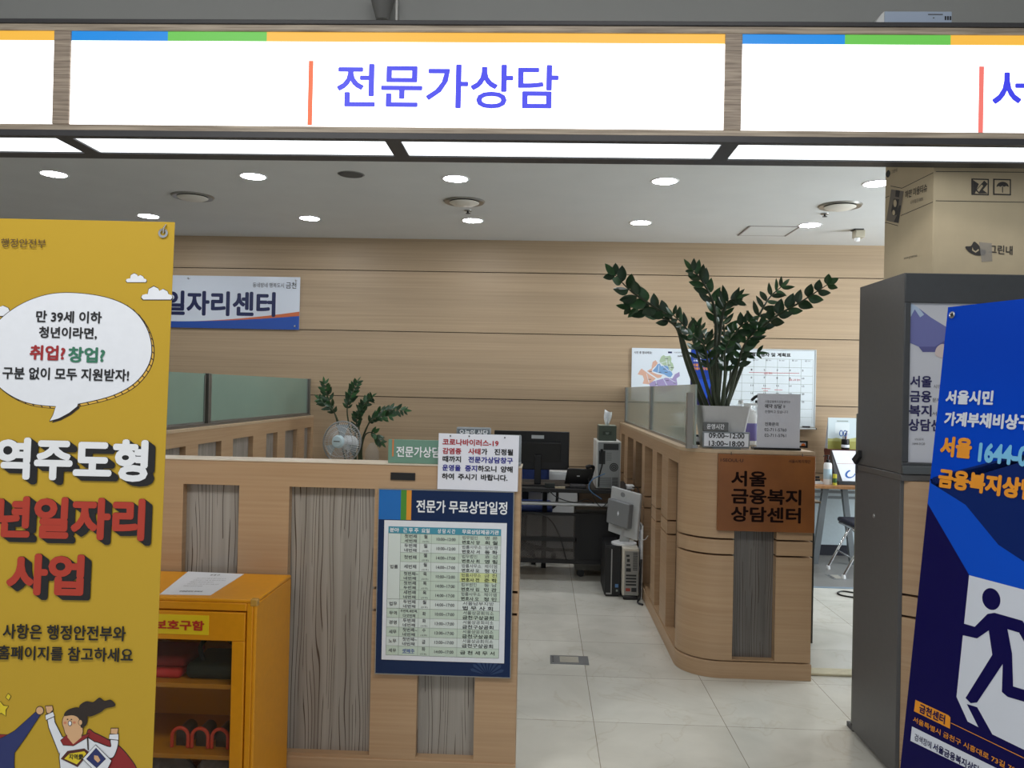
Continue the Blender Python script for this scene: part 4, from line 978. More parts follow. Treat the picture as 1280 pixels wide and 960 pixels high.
# opening hours stand
yh = 4.41
q = [onY(yh, *p) for p in ((878.5, 539), (937.5, 541.5), (936, 560.5))]
x0, x1, z1, z0 = q[0].x, q[1].x, q[0].z, CT + 0.004
t = thing('sign_stand', 'grey framed desk sign with opening hours standing in front of the plant pot', 'sign', ((x0 + x1) / 2, yh + 0.01, CT))
MB().box(x0, x1, yh, yh + 0.014, z0, z1).build('frame', mat('stand_grey', (128, 134, 138)), t, bevel=0.004)
MB().box(x0 + 0.008, x1 - 0.008, yh - 0.002, yh, z0 + 0.009, z1 - 0.009).build('hours_sheet', M_PAPER, t)
q2 = [onY(yh, *p) for p in ((879, 527.5), (911, 529))]
MB().box(q2[0].x, q2[1].x, yh - 0.002, yh + 0.012, z1 + 0.001, q2[0].z).build('header_plate', mat('stand_dark2', (98, 100, 100), 0.4), t, bevel=0.004)
MB().box((x0 + x1) / 2 - 0.075, (x0 + x1) / 2 + 0.075, yh - 0.02, yh + 0.05, CT, CT + 0.004).build('base', mat('stand_grey', (128, 134, 138)), t, bevel=0.003)
bd = Board((x0, yh - 0.0028, z0), XU, ZU)
bd.T('운영시간', M_INKW, 883.5, 905.5, 533, 6.5, 0.02); bd.T('09:00~12:00', M_INK, 886, 930.5, 544.2, 6.6, 0.02, yr=545); bd.T('13:00~18:00', M_INK, 886, 930.5, 554, 6.6, 0.02, yr=554.8); bd.done(t)
# acrylic notice
yq = 4.42
q = [onY(yq, *p) for p in ((947.5, 492), (1000.5, 493.5), (1000, 562))]
x0, x1, z1 = q[0].x, q[1].x, q[0].z
t = thing('acrylic_notice', 'tall white notice in an acrylic holder with a black foot, beside the plant', 'notice', ((x0 + x1) / 2, yq + 0.02, CT))
MB().box(x0 - 0.02, x1 + 0.004, yq - 0.02, yq + 0.06, CT, CT + 0.012).build('foot', M_BLACK, t, bevel=0.003)
MB().box(x0, x1, yq, yq + 0.003, CT + 0.012, z1).build('sheet', mat('sheet_grey', (205, 206, 214), 0.35), t)
MB().box(x0 - 0.002, x1 + 0.002, yq + 0.0032, yq + 0.006, CT + 0.012, z1 + 0.002).build('acrylic_back', mat('acrylic', (214, 218, 222), 0.1, alpha=0.5), t)
bd = Board((x0, yq - 0.0008, CT), XU, ZU)
for body, xl, xr, y, h, m, bo in (('서울금융복지상담센터는', 956, 988, 501.8, 3.2, M_INK2, 0.0), ('예약 상담', 956, 977, 507.5, 5.2, M_INK, 0.012), ('을', 979, 981.5, 508, 3.2, M_INK2, 0), ('진행하고 있습니다', 956, 985, 514.5, 3.6, M_INK2, 0.0), ('전화문의', 956, 973, 530, 4.6, M_INK2, 0.012), ('02-711-5760', 955.5, 983, 537, 3.8, M_INK2, 0.005), ('02-711-5761', 955.5, 982.5, 544, 3.8, M_INK2, 0.005)):
    bd.T(body, m, xl, xr, y, h, bo)
bd.done(t)
# bottles behind
def lathe_thing(name, label, cat, loc_, parts, group=None):
    t = thing(name, label, cat, loc_, group=group)
    for nm, prof, m in parts: MB().lathe(prof, loc_, 24).build(nm, m, t)
    return t
p = onY(4.765, 934, 545); p.z = CT
t = thing('disinfectant_jug', 'white jug with purple label standing behind the plant pot and acrylic notice', 'jug', p)
MB().lathe([(0.06, 0.0), (0.068, 0.008), (0.068, 0.16), (0.06, 0.19), (0.03, 0.212), (0.02, 0.216), (0.02, 0.232), (0.0, 0.232)], p, 28).build('jug_body', M_WHITE, t)
MB().lathe([(0.0686, 0.03), (0.0692, 0.031), (0.0692, 0.13), (0.0686, 0.131)], p, 28, ring=True).build('wrap_label', mat('purple_label', (112, 104, 168), 0.5), t)
MB().lathe([(0.0205, 0.218), (0.024, 0.22), (0.024, 0.245), (0.0, 0.246)], p, 20).build('cap', M_WHITE, t)
hh = [(p.x + 0.06, p.y, 0.12 + CT), (p.x + 0.04, p.y - 0.03, 0.2 + CT), (p.x + 0.02, p.y - 0.02, 0.225 + CT)]
MB().tube(curve3([(p.x + 0.055, p.y - 0.03, CT + 0.17), (p.x + 0.05, p.y - 0.035, CT + 0.235), (p.x + 0.022, p.y - 0.012, CT + 0.24)]), 0.007, 8).build('handle', M_WHITE, t)
M_PET = mat('clear_plastic', (226, 232, 236), 0.12, alpha=0.38)
for px, lab, dy, capm in ((925, 'clear plastic bottle with a blue mark behind the plant pot', 0.0, mat('cap_blue', (40, 70, 150), 0.4)), (946, 'clear spray bottle with a black trigger behind the acrylic notice', 0.06, M_BLACK)):
    p = onY(4.885, px, 545); p.z = CT
    t = thing('clear_bottle', lab, 'bottle', p, group='clear bottles behind the plant')
    MB().lathe([(0.03, 0), (0.034, 0.006), (0.034, 0.17), (0.026, 0.2), (0.012, 0.228), (0.012, 0.25), (0.0, 0.25)], p, 20).build('bottle_body', M_PET, t)
    if px < 930: MB().lathe([(0.0345, 0.155), (0.0352, 0.156), (0.0352, 0.19), (0.03, 0.191)], p, 20, ring=True).build('collar_label', capm, t); MB().lathe([(0.0125, 0.238), (0.015, 0.239), (0.015, 0.262), (0.0, 0.263)], p, 16).build('cap', M_WHITE, t)
    else:
        MB().lathe([(0.0125, 0.24), (0.015, 0.241), (0.014, 0.262), (0.0, 0.264)], p, 16).build('collar', capm, t)
        MB().tube(curve3([(p.x - 0.035, p.y, CT + 0.262), (p.x - 0.01, p.y, CT + 0.285), (p.x + 0.02, p.y, CT + 0.29), (p.x + 0.03, p.y, CT + 0.27)]), [0.006] + [0.009] * 23 + [0.008], 8).build('trigger', capm, t)
# small framed photo
q = [onY(4.66, 1001, 551), onY(4.66, 1009.5, 566)]
t = thing('photo_frame', 'small black frame with an orange dot at the counter end', 'frame', ((q[0].x + q[1].x) / 2, 4.665, CT))
a, c, z1 = q[0].x - 0.05, q[1].x, q[0].z
b = MB(); b.box(a, c, 4.66, 4.672, z1 - 0.01, z1); b.box(a, c, 4.66, 4.672, CT, CT + 0.01); b.box(a, a + 0.01, 4.66, 4.672, CT + 0.01, z1 - 0.01); b.box(c - 0.01, c, 4.66, 4.672, CT + 0.01, z1 - 0.01)
b.build('frame_rim', M_BLACK, t)
MB().box(a + 0.009, c - 0.009, 4.664, 4.67, CT + 0.009, z1 - 0.009).build('picture', M_PAPER, t)
MB().lathe([(0.0, -0.002), (0.0115, -0.001), (0.0115, 0.0)], (c - 0.024, 4.6635, z1 - 0.026), 20, axis='Y').build('orange_dot', mat('dot_orange', (224, 112, 34), 0.5), t)
t = thing('paper_tray', 'low stack of papers in a dark tray next to the grey glass post', 'tray', (RX + 0.18, 4.78, CT))
MB().box(RX + 0.10, RX + 0.27, 4.71, 4.85, CT, CT + 0.018).build('tray', M_CHAR, t, bevel=0.003)
MB().box(RX + 0.105, RX + 0.265, 4.715, 4.845, CT + 0.018, CT + 0.045).build('paper_block', M_PAPER, t)
MB().box(RX + 0.11, RX + 0.23, 4.73, 4.80, CT + 0.045, CT + 0.056).build('stapler', M_BLACK, t, bevel=0.003)

# ------------------------------------------------------------------ plants
def leaf(mb, base, d, side, L_, wd_, m, fold=0.18, droop=0.12):
    """one pointed oval leaflet, folded along its rib"""
    d = d.normalized(); side = (side - d * side.dot(d)).normalized(); up = d.cross(side).normalized()
    n = 6; ctr, lf, rt = [], [], []
    for i in range(n + 1):
        s_ = i / n; w_ = wd_ * (math.sin(math.pi * s_ ** 0.8) ** 0.85 if 0 < s_ < 1 else 0.0) * 0.5
        c = base + d * (L_ * s_) - up * (droop * L_ * s_ * s_)
        ctr.append(c); lf.append(c + side * w_ + up * (fold * w_)); rt.append(c - side * w_ + up * (fold * w_))
    vs, fs = [ctr[0]], []
    for i in range(1, n): vs += [lf[i], ctr[i], rt[i]]
    vs.append(ctr[n]); k = len(vs) - 1
    fs += [(0, 2, 1), (0, 3, 2)]
    for i in range(n - 2):
        a = 1 + 3 * i; fs += [(a, a + 1, a + 4, a + 3), (a + 1, a + 2, a + 5, a + 4)]
    a = 1 + 3 * (n - 2); fs += [(a, a + 1, k), (a + 1, a + 2, k)]
    mb.add(vs, fs, m, True)
def zz_stem(t, pts, r0, r1, n_leaf, L_, wd_, start, rnd, m=None, both=True):
    path = curve3(pts, 10); k = len(path)
    MB().tube(path, [r0 + (r1 - r0) * i / (k - 1) for i in range(k)], 8).build('stem', M_STEM, t)
    mb = MB()
    for i in range(n_leaf):
        s_ = start + (1 - start) * (i / (n_leaf - 1)) if n_leaf > 1 else 1
        f = s_ * (k - 1); j = min(int(f), k - 2); p = path[j].lerp(path[j + 1], f - j); tg = (path[min(j + 1, k - 1)] - path[max(j - 1, 0)]).normalized()
        toC = V((0, -1, 0.25)); sd = tg.cross(toC).normalized()
        for sgn in ((1, -1) if both else (1 if i % 2 else -1,)):
            q = sd * sgn
            q = (Matrix.Rotation(rnd.uniform(-0.7, 0.7), 3, tg) @ q)
            d_ = (q * rnd.uniform(0.75, 1.0) + tg * rnd.uniform(0.55, 0.95)).normalized()
            k_ = (0.8 + 0.35 * math.sin(math.pi * min(1, (s_ - start) / (1 - start + 1e-6) * 0.85 + 0.12))) * rnd.uniform(0.88, 1.1)
            sv = tg.cross(d_).cross(d_) if rnd.random() < 0.25 else d_.cross(toC)
            leaf(mb, p, d_, sv + V((rnd.uniform(-.3, .3), rnd.uniform(-.3, .3), rnd.uniform(-.3, .3))), L_ * k_, wd_ * k_, M_LEAF if rnd.random() < 0.7 else M_LEAF2, rnd.uniform(0.1, 0.4), rnd.uniform(0.0, 0.22))
    leaf(mb, path[-1], (path[-1] - path[-3]), V((0.3, 0.2, 1)), L_, wd_ * 0.8, M_LEAF2)
    mb.build('leaves', M_LEAF, t)
PYc = 4.56
p = onY(PYc, 901, 545); p.z = CT
t = thing('potted_plant', 'big dark green plant with arching stems in a square white pot on the corner counter', 'plant', p)
hw1, hw0 = 0.132, 0.098; pz = onY(PYc - 0.12, 901, 507.5).z
def sq(h_, z, r=0.02, n=5):
    out = []
    for cx_, cy_, a0 in ((h_ - r, h_ - r, 0), (-h_ + r, h_ - r, 90), (-h_ + r, -h_ + r, 180), (h_ - r, -h_ + r, 270)):
        for i in range(n + 1):
            q = math.radians(a0 + 90 * i / n); out.append(V((p.x + cx_ + r * math.cos(q), p.y + cy_ + r * math.sin(q), z)))
    return out
def loft(loops, m, name, parent):
    mb = MB(); n = len(loops[0]); vs = [v for l_ in loops for v in l_]; fs = []
    for i in range(len(loops) - 1):
        for j in range(n): fs.append((i * n + j, i * n + (j + 1) % n, (i + 1) * n + (j + 1) % n, (i + 1) * n + j))
    fs.append(tuple(range(n))[::-1]); fs.append(tuple(range((len(loops) - 1) * n, len(loops) * n)))
    mb.add(vs, fs, m, True); return mb.build(name, m, parent)
loft([sq(hw0, CT), sq(hw1, pz - 0.004), sq(hw1 + 0.002, pz), sq(hw1 - 0.012, pz), sq(hw1 - 0.016, pz - 0.03)], mat('pot_white', (196, 196, 196), 0.35, vary=0.02), 'pot', t)
loft([sq(hw1 - 0.018, pz - 0.032), sq(hw1 - 0.018, pz - 0.018)], mat('potting_soil', (48, 38, 30), 0.95, vary=0.3), 'soil', t)
rnd = random.Random(11)
def stem_px(pix, y_off, r0, n_leaf, L_=0.075, wd_=0.036, start=0.42, both=True):
    n = len(pix); pts = []
    for i, (px, py) in enumerate(pix):
        s_ = i / (n - 1); pt = onY(PYc + y_off * s_, px, py)
        if i == 0: pt = V((pt.x, PYc + y_off * 0.25, pz - 0.02))
        pts.append(pt)
    zz_stem(t, pts, r0, 0.0025, n_leaf, L_, wd_, start, rnd, both=both)
stem_px([(884, 512), (866, 462), (845, 405), (818, 384), (790, 365), (769, 344)], -0.12, 0.013, 7, 0.088, 0.054, 0.5)
stem_px([(880, 512), (857, 450), (846, 410), (825, 396), (804, 386), (788, 384)], 0.08, 0.012, 5, 0.084, 0.046, 0.5)
stem_px([(892, 512), (893, 455), (895, 405), (890, 375), (878, 352), (867, 339)], -0.05, 0.014, 8, 0.09, 0.040, 0.42)
stem_px([(896, 512), (898, 440), (903, 395), (910, 378), (920, 373)], -0.16, 0.013, 8, 0.085, 0.028, 0.42)
stem_px([(906, 512), (926, 462), (944, 420), (966, 398), (1000, 378), (1034, 356)], -0.04, 0.014, 8, 0.076, 0.048, 0.5)
stem_px([(902, 512), (922, 452), (938, 418), (950, 392), (962, 372), (976, 359)], 0.14, 0.012, 8, 0.088, 0.030, 0.4)
stem_px([(889, 512), (878, 465), (868, 430), (856, 408), (842, 394)], -0.22, 0.011, 8, 0.08, 0.028, 0.36)
stem_px([(899, 512), (908, 460), (914, 428), (924, 410), (936, 402)], -0.24, 0.011, 7, 0.08, 0.036, 0.38)
stem_px([(895, 512), (889, 455), (882, 425), (872, 408)], 0.2, 0.011, 8, 0.08, 0.028, 0.32)
stem_px([(903, 512), (912, 475), (915, 455), (928, 442), (946, 441)], -0.1, 0.006, 3, 0.065, 0.022, 0.55)
stem_px([(898, 512), (903, 440), (905, 410), (899, 388)], 0.1, 0.011, 8, 0.082, 0.028, 0.36)
stem_px([(893, 512), (886, 460), (880, 432), (866, 418)], -0.3, 0.010, 7, 0.082, 0.03, 0.34)
stem_px([(900, 512), (906, 470), (906, 440), (912, 425)], -0.3, 0.010, 6, 0.076, 0.036, 0.4)
stem_px([(905, 512), (920, 465), (930, 432), (946, 412)], -0.2, 0.011, 7, 0.08, 0.036, 0.4)
# the smaller plant by the back wall
p = onY(7.35, 452, 560); p.z = 0.0; PYc = 7.35
t = thing('potted_plant', 'dark green plant with arching stems behind the fan by the back wall', 'plant', p)
pz = 0.62
loft([sq(0.15, 0, 0.05), sq(0.19, 0.6, 0.05), sq(0.192, pz, 0.05), sq(0.172, pz, 0.05), sq(0.17, pz - 0.04, 0.05)], mat('pot_white', (196, 196, 196)), 'pot', t)
loft([sq(0.168, pz - 0.045, 0.05), sq(0.168, pz - 0.02, 0.05)], mat('potting_soil', (48, 38, 30)), 'soil', t)
for pix, yo, nl, st in (([(440, 640), (428, 560), (420, 522), (410, 496), (406, 480)], -0.1, 7, 0.55), ([(442, 640), (432, 560), (420, 520), (408, 506), (400, 499)], 0.1, 8, 0.55), ([(448, 640), (440, 550), (434, 515), (438, 496), (446, 479)], 0.0, 10, 0.55),
                       ([(452, 640), (448, 560), (450, 520), (456, 505), (464, 497)], -0.15, 9, 0.5), ([(456, 640), (452, 560), (464, 524), (484, 513), (505, 513)], 0.05, 9, 0.55), ([(456, 640), (450, 565), (458, 535), (470, 522), (486, 520)], -0.1, 7, 0.6),
                       ([(450, 640), (444, 560), (446, 525), (452, 512)], -0.22, 9, 0.5), ([(460, 640), (452, 570), (456, 545), (466, 541), (476, 552)], -0.1, 5, 0.7)):
    stem_px(pix, yo, 0.010, nl, 0.074, 0.032, st)
# clear water jug near it
p = onY(7.08, 465, 575); p.z = 0.72
t = thing('side_table', 'small white side table mostly hidden behind the counter, next to the fan', 'table', (p.x + 0.1, 7.06, 0))
MB().box(p.x - 0.07, p.x + 0.33, 6.98, 7.15, 0.70, 0.72).build('table_top', M_WHITE, t, bevel=0.003)
for a, c in ((-0.05, 7.0), (0.31, 7.0), (-0.05, 7.13), (0.31, 7.13)): MB().box(p.x + a - 0.012, p.x + a + 0.012, c - 0.012, c + 0.012, 0, 0.70).build('leg', M_ALU, t)
zt_ = onY(7.08, 465, 553).z
t = thing('clear_bottle', 'clear plastic water bottle beside the fan behind the counter', 'bottle', (p.x, 7.08, 0.72))
MB().lathe([(0.058, 0), (0.062, 0.01), (0.062, 0.1), (0.058, 0.11), (0.062, 0.12), (0.062, zt_ - 0.80), (0.03, zt_ - 0.735), (0.02, zt_ - 0.73), (0.02, zt_ - 0.72), (0.0, zt_ - 0.72)], (p.x, 7.08, 0.72), 24).build('bottle_body', mat('clear_plastic_dim', (170, 165, 155), 0.12, alpha=0.25), t)
MB().lathe([(0.0625, 0.04), (0.063, 0.041), (0.063, 0.09), (0.0625, 0.091)], (p.x, 7.08, 0.72), 24, ring=True).build('wrap_label', M_PAPER, t)

# ------------------------------------------------------------------ pedestal fan
fc = onY(6.6, 427.5, 552.5)
t = thing('pedestal_fan', 'round wire guarded fan with pale blue hub behind the left counter', 'fan', (fc.x + 0.0, 6.72, 0))
tiltM = Matrix.Translation(fc) @ Matrix.Rotation(math.radians(-14), 4, 'Z') @ Matrix.Rotation(math.radians(-6), 4, 'X')
rf = onY(6.6, 452.5, 552).x - fc.x; rf *= 1.03
M_WIRE = mat('fan_wire', (186, 188, 188), 0.35, 0.3)
def guard(name, sgn):
    b = MB(); n = 52
    prof = [(0.0, 0.075), (0.35, 0.075), (0.7, 0.06), (0.92, 0.03), (1.0, 0.0)]
    for i in range(n):
        q = 2 * math.pi * i / n
        b.tube([(rf * r * math.cos(q + 0.25 * r), sgn * d_ , rf * r * math.sin(q + 0.25 * r)) for r, d_ in prof[1:]], 0.0012, 4, M=tiltM)
    for r, d_, k in ((1.0, 0.0, 0.006), (0.72, 0.058, 0.0022), (0.5, 0.07, 0.0016)):
        b.tube([(rf * r * math.cos(2 * math.pi * j / 40), sgn * d_, rf * r * math.sin(2 * math.pi * j / 40)) for j in range(40)], k, 6, M=tiltM, close=True)
    return b.build(name, M_WIRE, t)
guard('front_guard_grille', -1); guard('rear_guard_grille', 1)
MB().lathe([(0.0, -0.092), (rf * 0.25, -0.088), (rf * 0.32, -0.07), (rf * 0.32, -0.062), (0.0, -0.062)], (0, 0, 0), 32, M=tiltM, axis='Y').build('hub_badge', mat('fan_badge', (196, 216, 222), 0.4), t)
M_BLADE = mat('fan_blade', (176, 190, 196), 0.2, alpha=0.55)
for k in range(3):
    q = math.radians(90 + 120 * k); b = MB(); vs = []
    for i in range(9):
        s_ = i / 8; r = rf * (0.22 + 0.68 * s_)
        for w_, tw in ((-0.12 - 0.30 * s_ + 0.12 * s_ * s_, 0.018), (0.16 + 0.28 * s_, -0.018)):
            for e_ in (0.0, 0.003): vs.append((r * math.cos(q + w_), tw * (1 - 0.3 * s_) + e_, r * math.sin(q + w_)))
    fs = []
    for i in range(8):
        a = 4 * i; fs += [(a, a + 2, a + 6, a + 4), (a + 1, a + 5, a + 7, a + 3), (a, a + 4, a + 5, a + 1), (a + 2, a + 3, a + 7, a + 6)]
    fs += [(0, 1, 3, 2), (32, 34, 35, 33)]
    b.add(vs, fs, None, True, M=tiltM); b.build('blade', M_BLADE, t)
MB().lathe([(0.0, -0.03), (0.035, -0.028), (0.035, 0.03), (0.06, 0.078), (0.062, 0.17), (0.04, 0.2), (0.0, 0.2)], (0, 0, 0), 24, M=tiltM, axis='Y').build('motor', mat('fan_body', (206, 210, 212), 0.4), t)
mp_ = tiltM @ V((0, 0.12, -0.05))
MB().tube([(mp_.x, mp_.y, 0.02), (mp_.x, mp_.y, 0.55)], 0.018, 14).build('lower_pole', mat('fan_body', (206, 210, 212)), t)
MB().tube([(mp_.x, mp_.y, 0.52), (mp_.x, mp_.y, mp_.z)], 0.012, 14).build('upper_pole', M_STEEL, t)
MB().lathe([(0.17, 0.0), (0.17, 0.012), (0.1, 0.03), (0.03, 0.05), (0.0, 0.05)], (mp_.x, mp_.y, 0), 36).build('base', mat('fan_body', (206, 210, 212)), t)
bd = Board(tiltM @ V((-0.05, -0.0925, -0.01)), tiltM.to_3x3() @ V((1, 0, 0)), tiltM.to_3x3() @ V((0, 0, 1)))
bd.rect(0.022, 0.006, 0.078, 0.014, M_INK2, 1); bd.done(t, 'badge_mark')

# ================================================================== things on the back wall
YB_ = YW - 0.014
q = [onY(YB_, *p) for p in ((208, 343.5), (375.5, 347), (375, 413.5), (208, 408))]
x1, z1, z0 = q[1].x, (q[0].z + q[1].z) / 2, (q[2].z + q[3].z) / 2; x0 = x1 - 2.3
t = thing('wall_sign', 'white acrylic wall sign with navy Korean letters and orange swoosh, half behind the yellow banner', 'sign', ((x0 + x1) / 2, YB_, z0))
MB().box(x0, x1, YB_ - 0.006, YB_, z0, z1).build('acrylic_panel', mat('sign_pale', (212, 218, 228), 0.15), t, bevel=0.002)
bd = Board((x0, YB_ - 0.0062, z0), XU, ZU); wd = x1 - x0; hg = z1 - z0
bd.T('일자리센터', mat('sign_navy', (26, 34, 78), 0.4), 206, 344.5, 378.5, 31, 0.035, yr=380.5)
bd.T('동네방네 행복도시', M_INK2, 316, 355, 356, 6, 0.008, yr=357); bd.T('금천', M_INK, 357.5, 370.5, 356.5, 8, 0.01, yr=357)
cv = [(wd * k / 30, 0.035 + 0.0 * k + hg * 0.23 * max(0, (k - 13) / 17) ** 1.7) for k in range(31)]
bd.shape([(0, 0), (wd, 0), (wd, hg * 0.14)] + [(u, 0.01 + (v - 0.035) * 0.62 + hg * 0.1) for u, v in cv[::-1]], mat('swoosh_blue', (38, 78, 160), 0.35), 2)
bd.shape([(u, 0.008 + (v - 0.035) * 0.5 + hg * 0.1) for u, v in cv] + [(u, v - 0.035 + hg * 0.115) for u, v in cv[::-1]], mat('swoosh_orange', (196, 104, 62), 0.35), 1)
bd.done(t, 'swoosh')
for u, v in ((0.03, 0.03), (wd - 0.04, 0.035), (0.03, hg - 0.03), (wd - 0.04, hg - 0.035), (wd - 1.13, hg - 0.03)): MB().lathe([(0.0, -0.012), (0.01, -0.01), (0.012, 0.0)], (x0 + u, YB_ - 0.006, z0 + v), 16, axis='Y').build('fixing_bolt', M_STEEL, t)
# district map
q = [onY(YB_, *p) for p in ((790, 434.8), (863.5, 436.5), (789, 484))]
x0, x1, z1 = q[0].x, q[1].x, q[0].z; z0 = z1 - 0.52
t = thing('map_poster', 'white poster with a coloured district map on the back wall beside the big plant', 'poster', ((x0 + x1) / 2, YB_, z0))
MB().box(x0, x1, YB_ - 0.004, YB_, z0, z1).build('poster_sheet', mat('poster_white', (220, 228, 236), 0.35), t)
bd = Board((x0, YB_ - 0.0042, z0), XU, ZU)
def Z2(pts): return [bd.uv(780 + x * 0.10417, 420 + y * 0.10417) for x, y in pts]
MG, MO_, MB_, MP_ = mat('map_green', (170, 190, 160), 0.5), mat('map_salmon', (214, 170, 150), 0.5), mat('map_blue', (120, 160, 206), 0.5), mat('map_lilac', (160, 146, 190), 0.5)
bd.shape(Z2([(425, 300), (445, 250), (475, 228), (500, 245), (555, 235), (570, 270), (565, 310), (585, 330), (600, 380), (575, 425), (540, 400), (525, 355), (480, 355), (440, 325)]), MG, 1)
bd.shape(Z2([(335, 350), (345, 310), (380, 290), (405, 325), (380, 360), (345, 390), (330, 430), (400, 460), (460, 470), (440, 500), (400, 505), (330, 460), (275, 420), (330, 390)]), MO_, 1)
bd.shape(Z2([(165, 460), (185, 420), (210, 390), (290, 450), (380, 510), (350, 540), (300, 580), (225, 572), (240, 520), (225, 475)]), MO_, 1)
bd.shape(Z2([(340, 420), (385, 370), (400, 340), (430, 330), (445, 360), (500, 355), (530, 365), (540, 410), (570, 430), (585, 460), (560, 495), (530, 490), (480, 460), (400, 440)]), MB_, 1.5)
bd.shape(Z2([(300, 575), (345, 545), (420, 525), (500, 500), (580, 510), (610, 460), (665, 430), (670, 480), (630, 510), (640, 580), (600, 640), (480, 680), (350, 650), (310, 600)]), MP_, 1)
MW_ = mat('map_river', (216, 224, 232), 0.4)
for a, c in (((500, 255), (520, 350)), ((430, 330), (520, 300)), ((540, 300), (560, 400)), ((420, 350), (410, 440)), ((470, 360), (540, 420)), ((380, 530), (400, 620)), ((470, 510), (520, 600)), ((540, 510), (620, 560)), ((270, 450), (300, 560))):
    a, c = V((*a, 0)), V((*c, 0)); n_ = (c - a).normalized(); n_ = V((-n_.y, n_.x, 0)) * 3
    bd.shape(Z2([(a + n_).xy, (c + n_).xy, (c - n_).xy, (a - n_).xy]), MW_, 2)
for x, y in ((510, 272), (540, 348), (575, 380), (485, 396), (430, 436), (505, 436), (310, 520), (390, 578), (520, 535), (610, 565), (320, 425)):
    u, v = bd.uv(780 + x * .10417, 420 + y * .10417); bd.rect(u - 0.014, v - 0.003, u + 0.014, v + 0.003, M_INK2, 3)
bd.T('시민 중 힘내세요!', M_INK2, 792.5, 815, 440.5, 3.2, 0.02); bd.rect(*bd.uv(835, 441.5), *bd.uv(840, 439.5), M_NAVY, 2)
bd.T('서울금융복지상담센터', M_INK2, 842.5, 862, 440.5, 1.8, 0.0); bd.T('1644-0120', M_INK2, 847, 861, 445, 2.4, 0.01); bd.done(t, 'printed_map')
# blue wall poster
q = [onY(YB_, *p) for p in ((863.8, 437), (893.5, 438))]
x0, x1, z1 = q[0].x, q[1].x, q[0].z; z0 = z1 - 0.62
t = thing('wall_poster', 'narrow blue poster with white and orange text on the back wall behind the plant', 'poster', ((x0 + x1) / 2, YB_, z0))
MB().box(x0 + 0.002, x1, YB_ - 0.004, YB_, z0, z1).build('poster_sheet', mat('poster_blue', (20, 58, 150), 0.35), t)
bd = Board((x0 + 0.002, YB_ - 0.0042, z0), XU, ZU); wd = x1 - x0 - 0.002
bd.rect(0, 0, wd, 0.33, mat('poster_navy', (28, 24, 74), 0.35), 1); bd.shape([(0.04, 0.33), (0.1, 0.1), (0.16, 0.14), (0.21, 0.33)], mat('poster_mid', (30, 76, 180), 0.35), 2)
bd.T('서울시민', M_INKW, 866.5, 877, 447, 3, 0.03); bd.T('가계부채비상구', M_INKW, 866.5, 885, 451, 2.6, 0.03); bd.T('서울', MOR, 866, 873, 456, 3.6, 0.03); bd.T('1644-', MSKY, 875, 887, 456.5, 3.4, 0.03); bd.T('금융복지상담', MOR, 866, 889, 460.5, 3.6, 0.03); bd.done(t)
# planner board
q = [onY(YB_, *p) for p in ((894.5, 436.5), (1018.5, 438.5), (1017, 533))]
x0, x1, z1, z0 = q[0].x + 0.01, q[1].x, q[0].z, q[2].z
t = thing('planner_board', 'white monthly planner board with aluminium frame and pen tray on the back wall', 'whiteboard', ((x0 + x1) / 2, YB_, z0))
MB().box(x0, x1, YB_ - 0.012, YB_, z0, z1).build('board', mat('whiteboard', (214, 222, 226), 0.2), t)
b = MB()
for a in ((x0 - 0.006, x1 + 0.006, z1, z1 + 0.012), (x0 - 0.006, x1 + 0.006, z0 - 0.012, z0), (x0 - 0.012, x0, z0 - 0.012, z1 + 0.012), (x1, x1 + 0.012, z0 - 0.012, z1 + 0.012)): b.box(a[0], a[1], YB_ - 0.018, YB_, a[2], a[3])
b.build('frame', mat('frame_silver', (196, 200, 200), 0.35, 0.4), t, bevel=0.002)
ta = onY(YB_, 1000, 532).x
MB().box(x1 - 0.45, x1 + 0.0, YB_ - 0.075, YB_ - 0.018, z0 - 0.03, z0 - 0.014).build('pen_tray', mat('frame_silver', (196, 200, 200)), t, bevel=0.004)
MB().box(x1 - 0.12, x1 - 0.05, YB_ - 0.06, YB_ - 0.035, z0 - 0.0135, z0 + 0.004).build('board_eraser', M_CHAR, t, bevel=0.003)
MB().tube([(x1 - 0.02, YB_ - 0.05, z0 - 0.022), (x1 + 0.012, YB_ - 0.05, z0 - 0.022)], 0.010, 10).build('tray_end', M_BLACK, t)
bd = Board((x0, YB_ - 0.0125, z0), XU, ZU)
bd.T('월중행사 및 계획표', M_INK, 939, 988.5, 443, 5, 0.03)
gx = [887 + 15.8 * k for k in range(9)]; gy = [452.5 + 10.2 * k for k in range(9)]
for k in range(9):
    u = (x1 - x0) * (0.02 + 0.96 * k / 8); bd.rect(u - 0.0012, 0.03, u + 0.0012, z1 - z0 - 0.085, M_LINE, 1)
    v = z1 - z0 - 0.085 - k * 0.0805; 
    if v > 0.02: bd.rect(0.02, v - 0.0012, x1 - x0 - 0.02, v + 0.0012, M_LINE, 1)
for k, ch in enumerate('월화수목금'): bd.T(ch, M_INK2, 941 + 16.3 * k, 943.4 + 16.3 * k, 450 + 0.3 * k, 2.2, 0.01); bd.T('DAY', M_INK2, 944.5 + 16.3 * k, 948 + 16.3 * k, 450.1 + 0.3 * k, 1.4)
n_ = 1
for r_ in range(5):
    for k in range(5): bd.T(str(n_), M_INK2, 938.5 + 16 * k - r_ * 0.1, 940.3 + 16 * k + (1 if n_ > 9 else 0), 462 + r_ * 9.8 + 0.3 * k, 2.2, 0.01); n_ += 1
MRM = mat('marker_red', (196, 60, 60), 0.5)
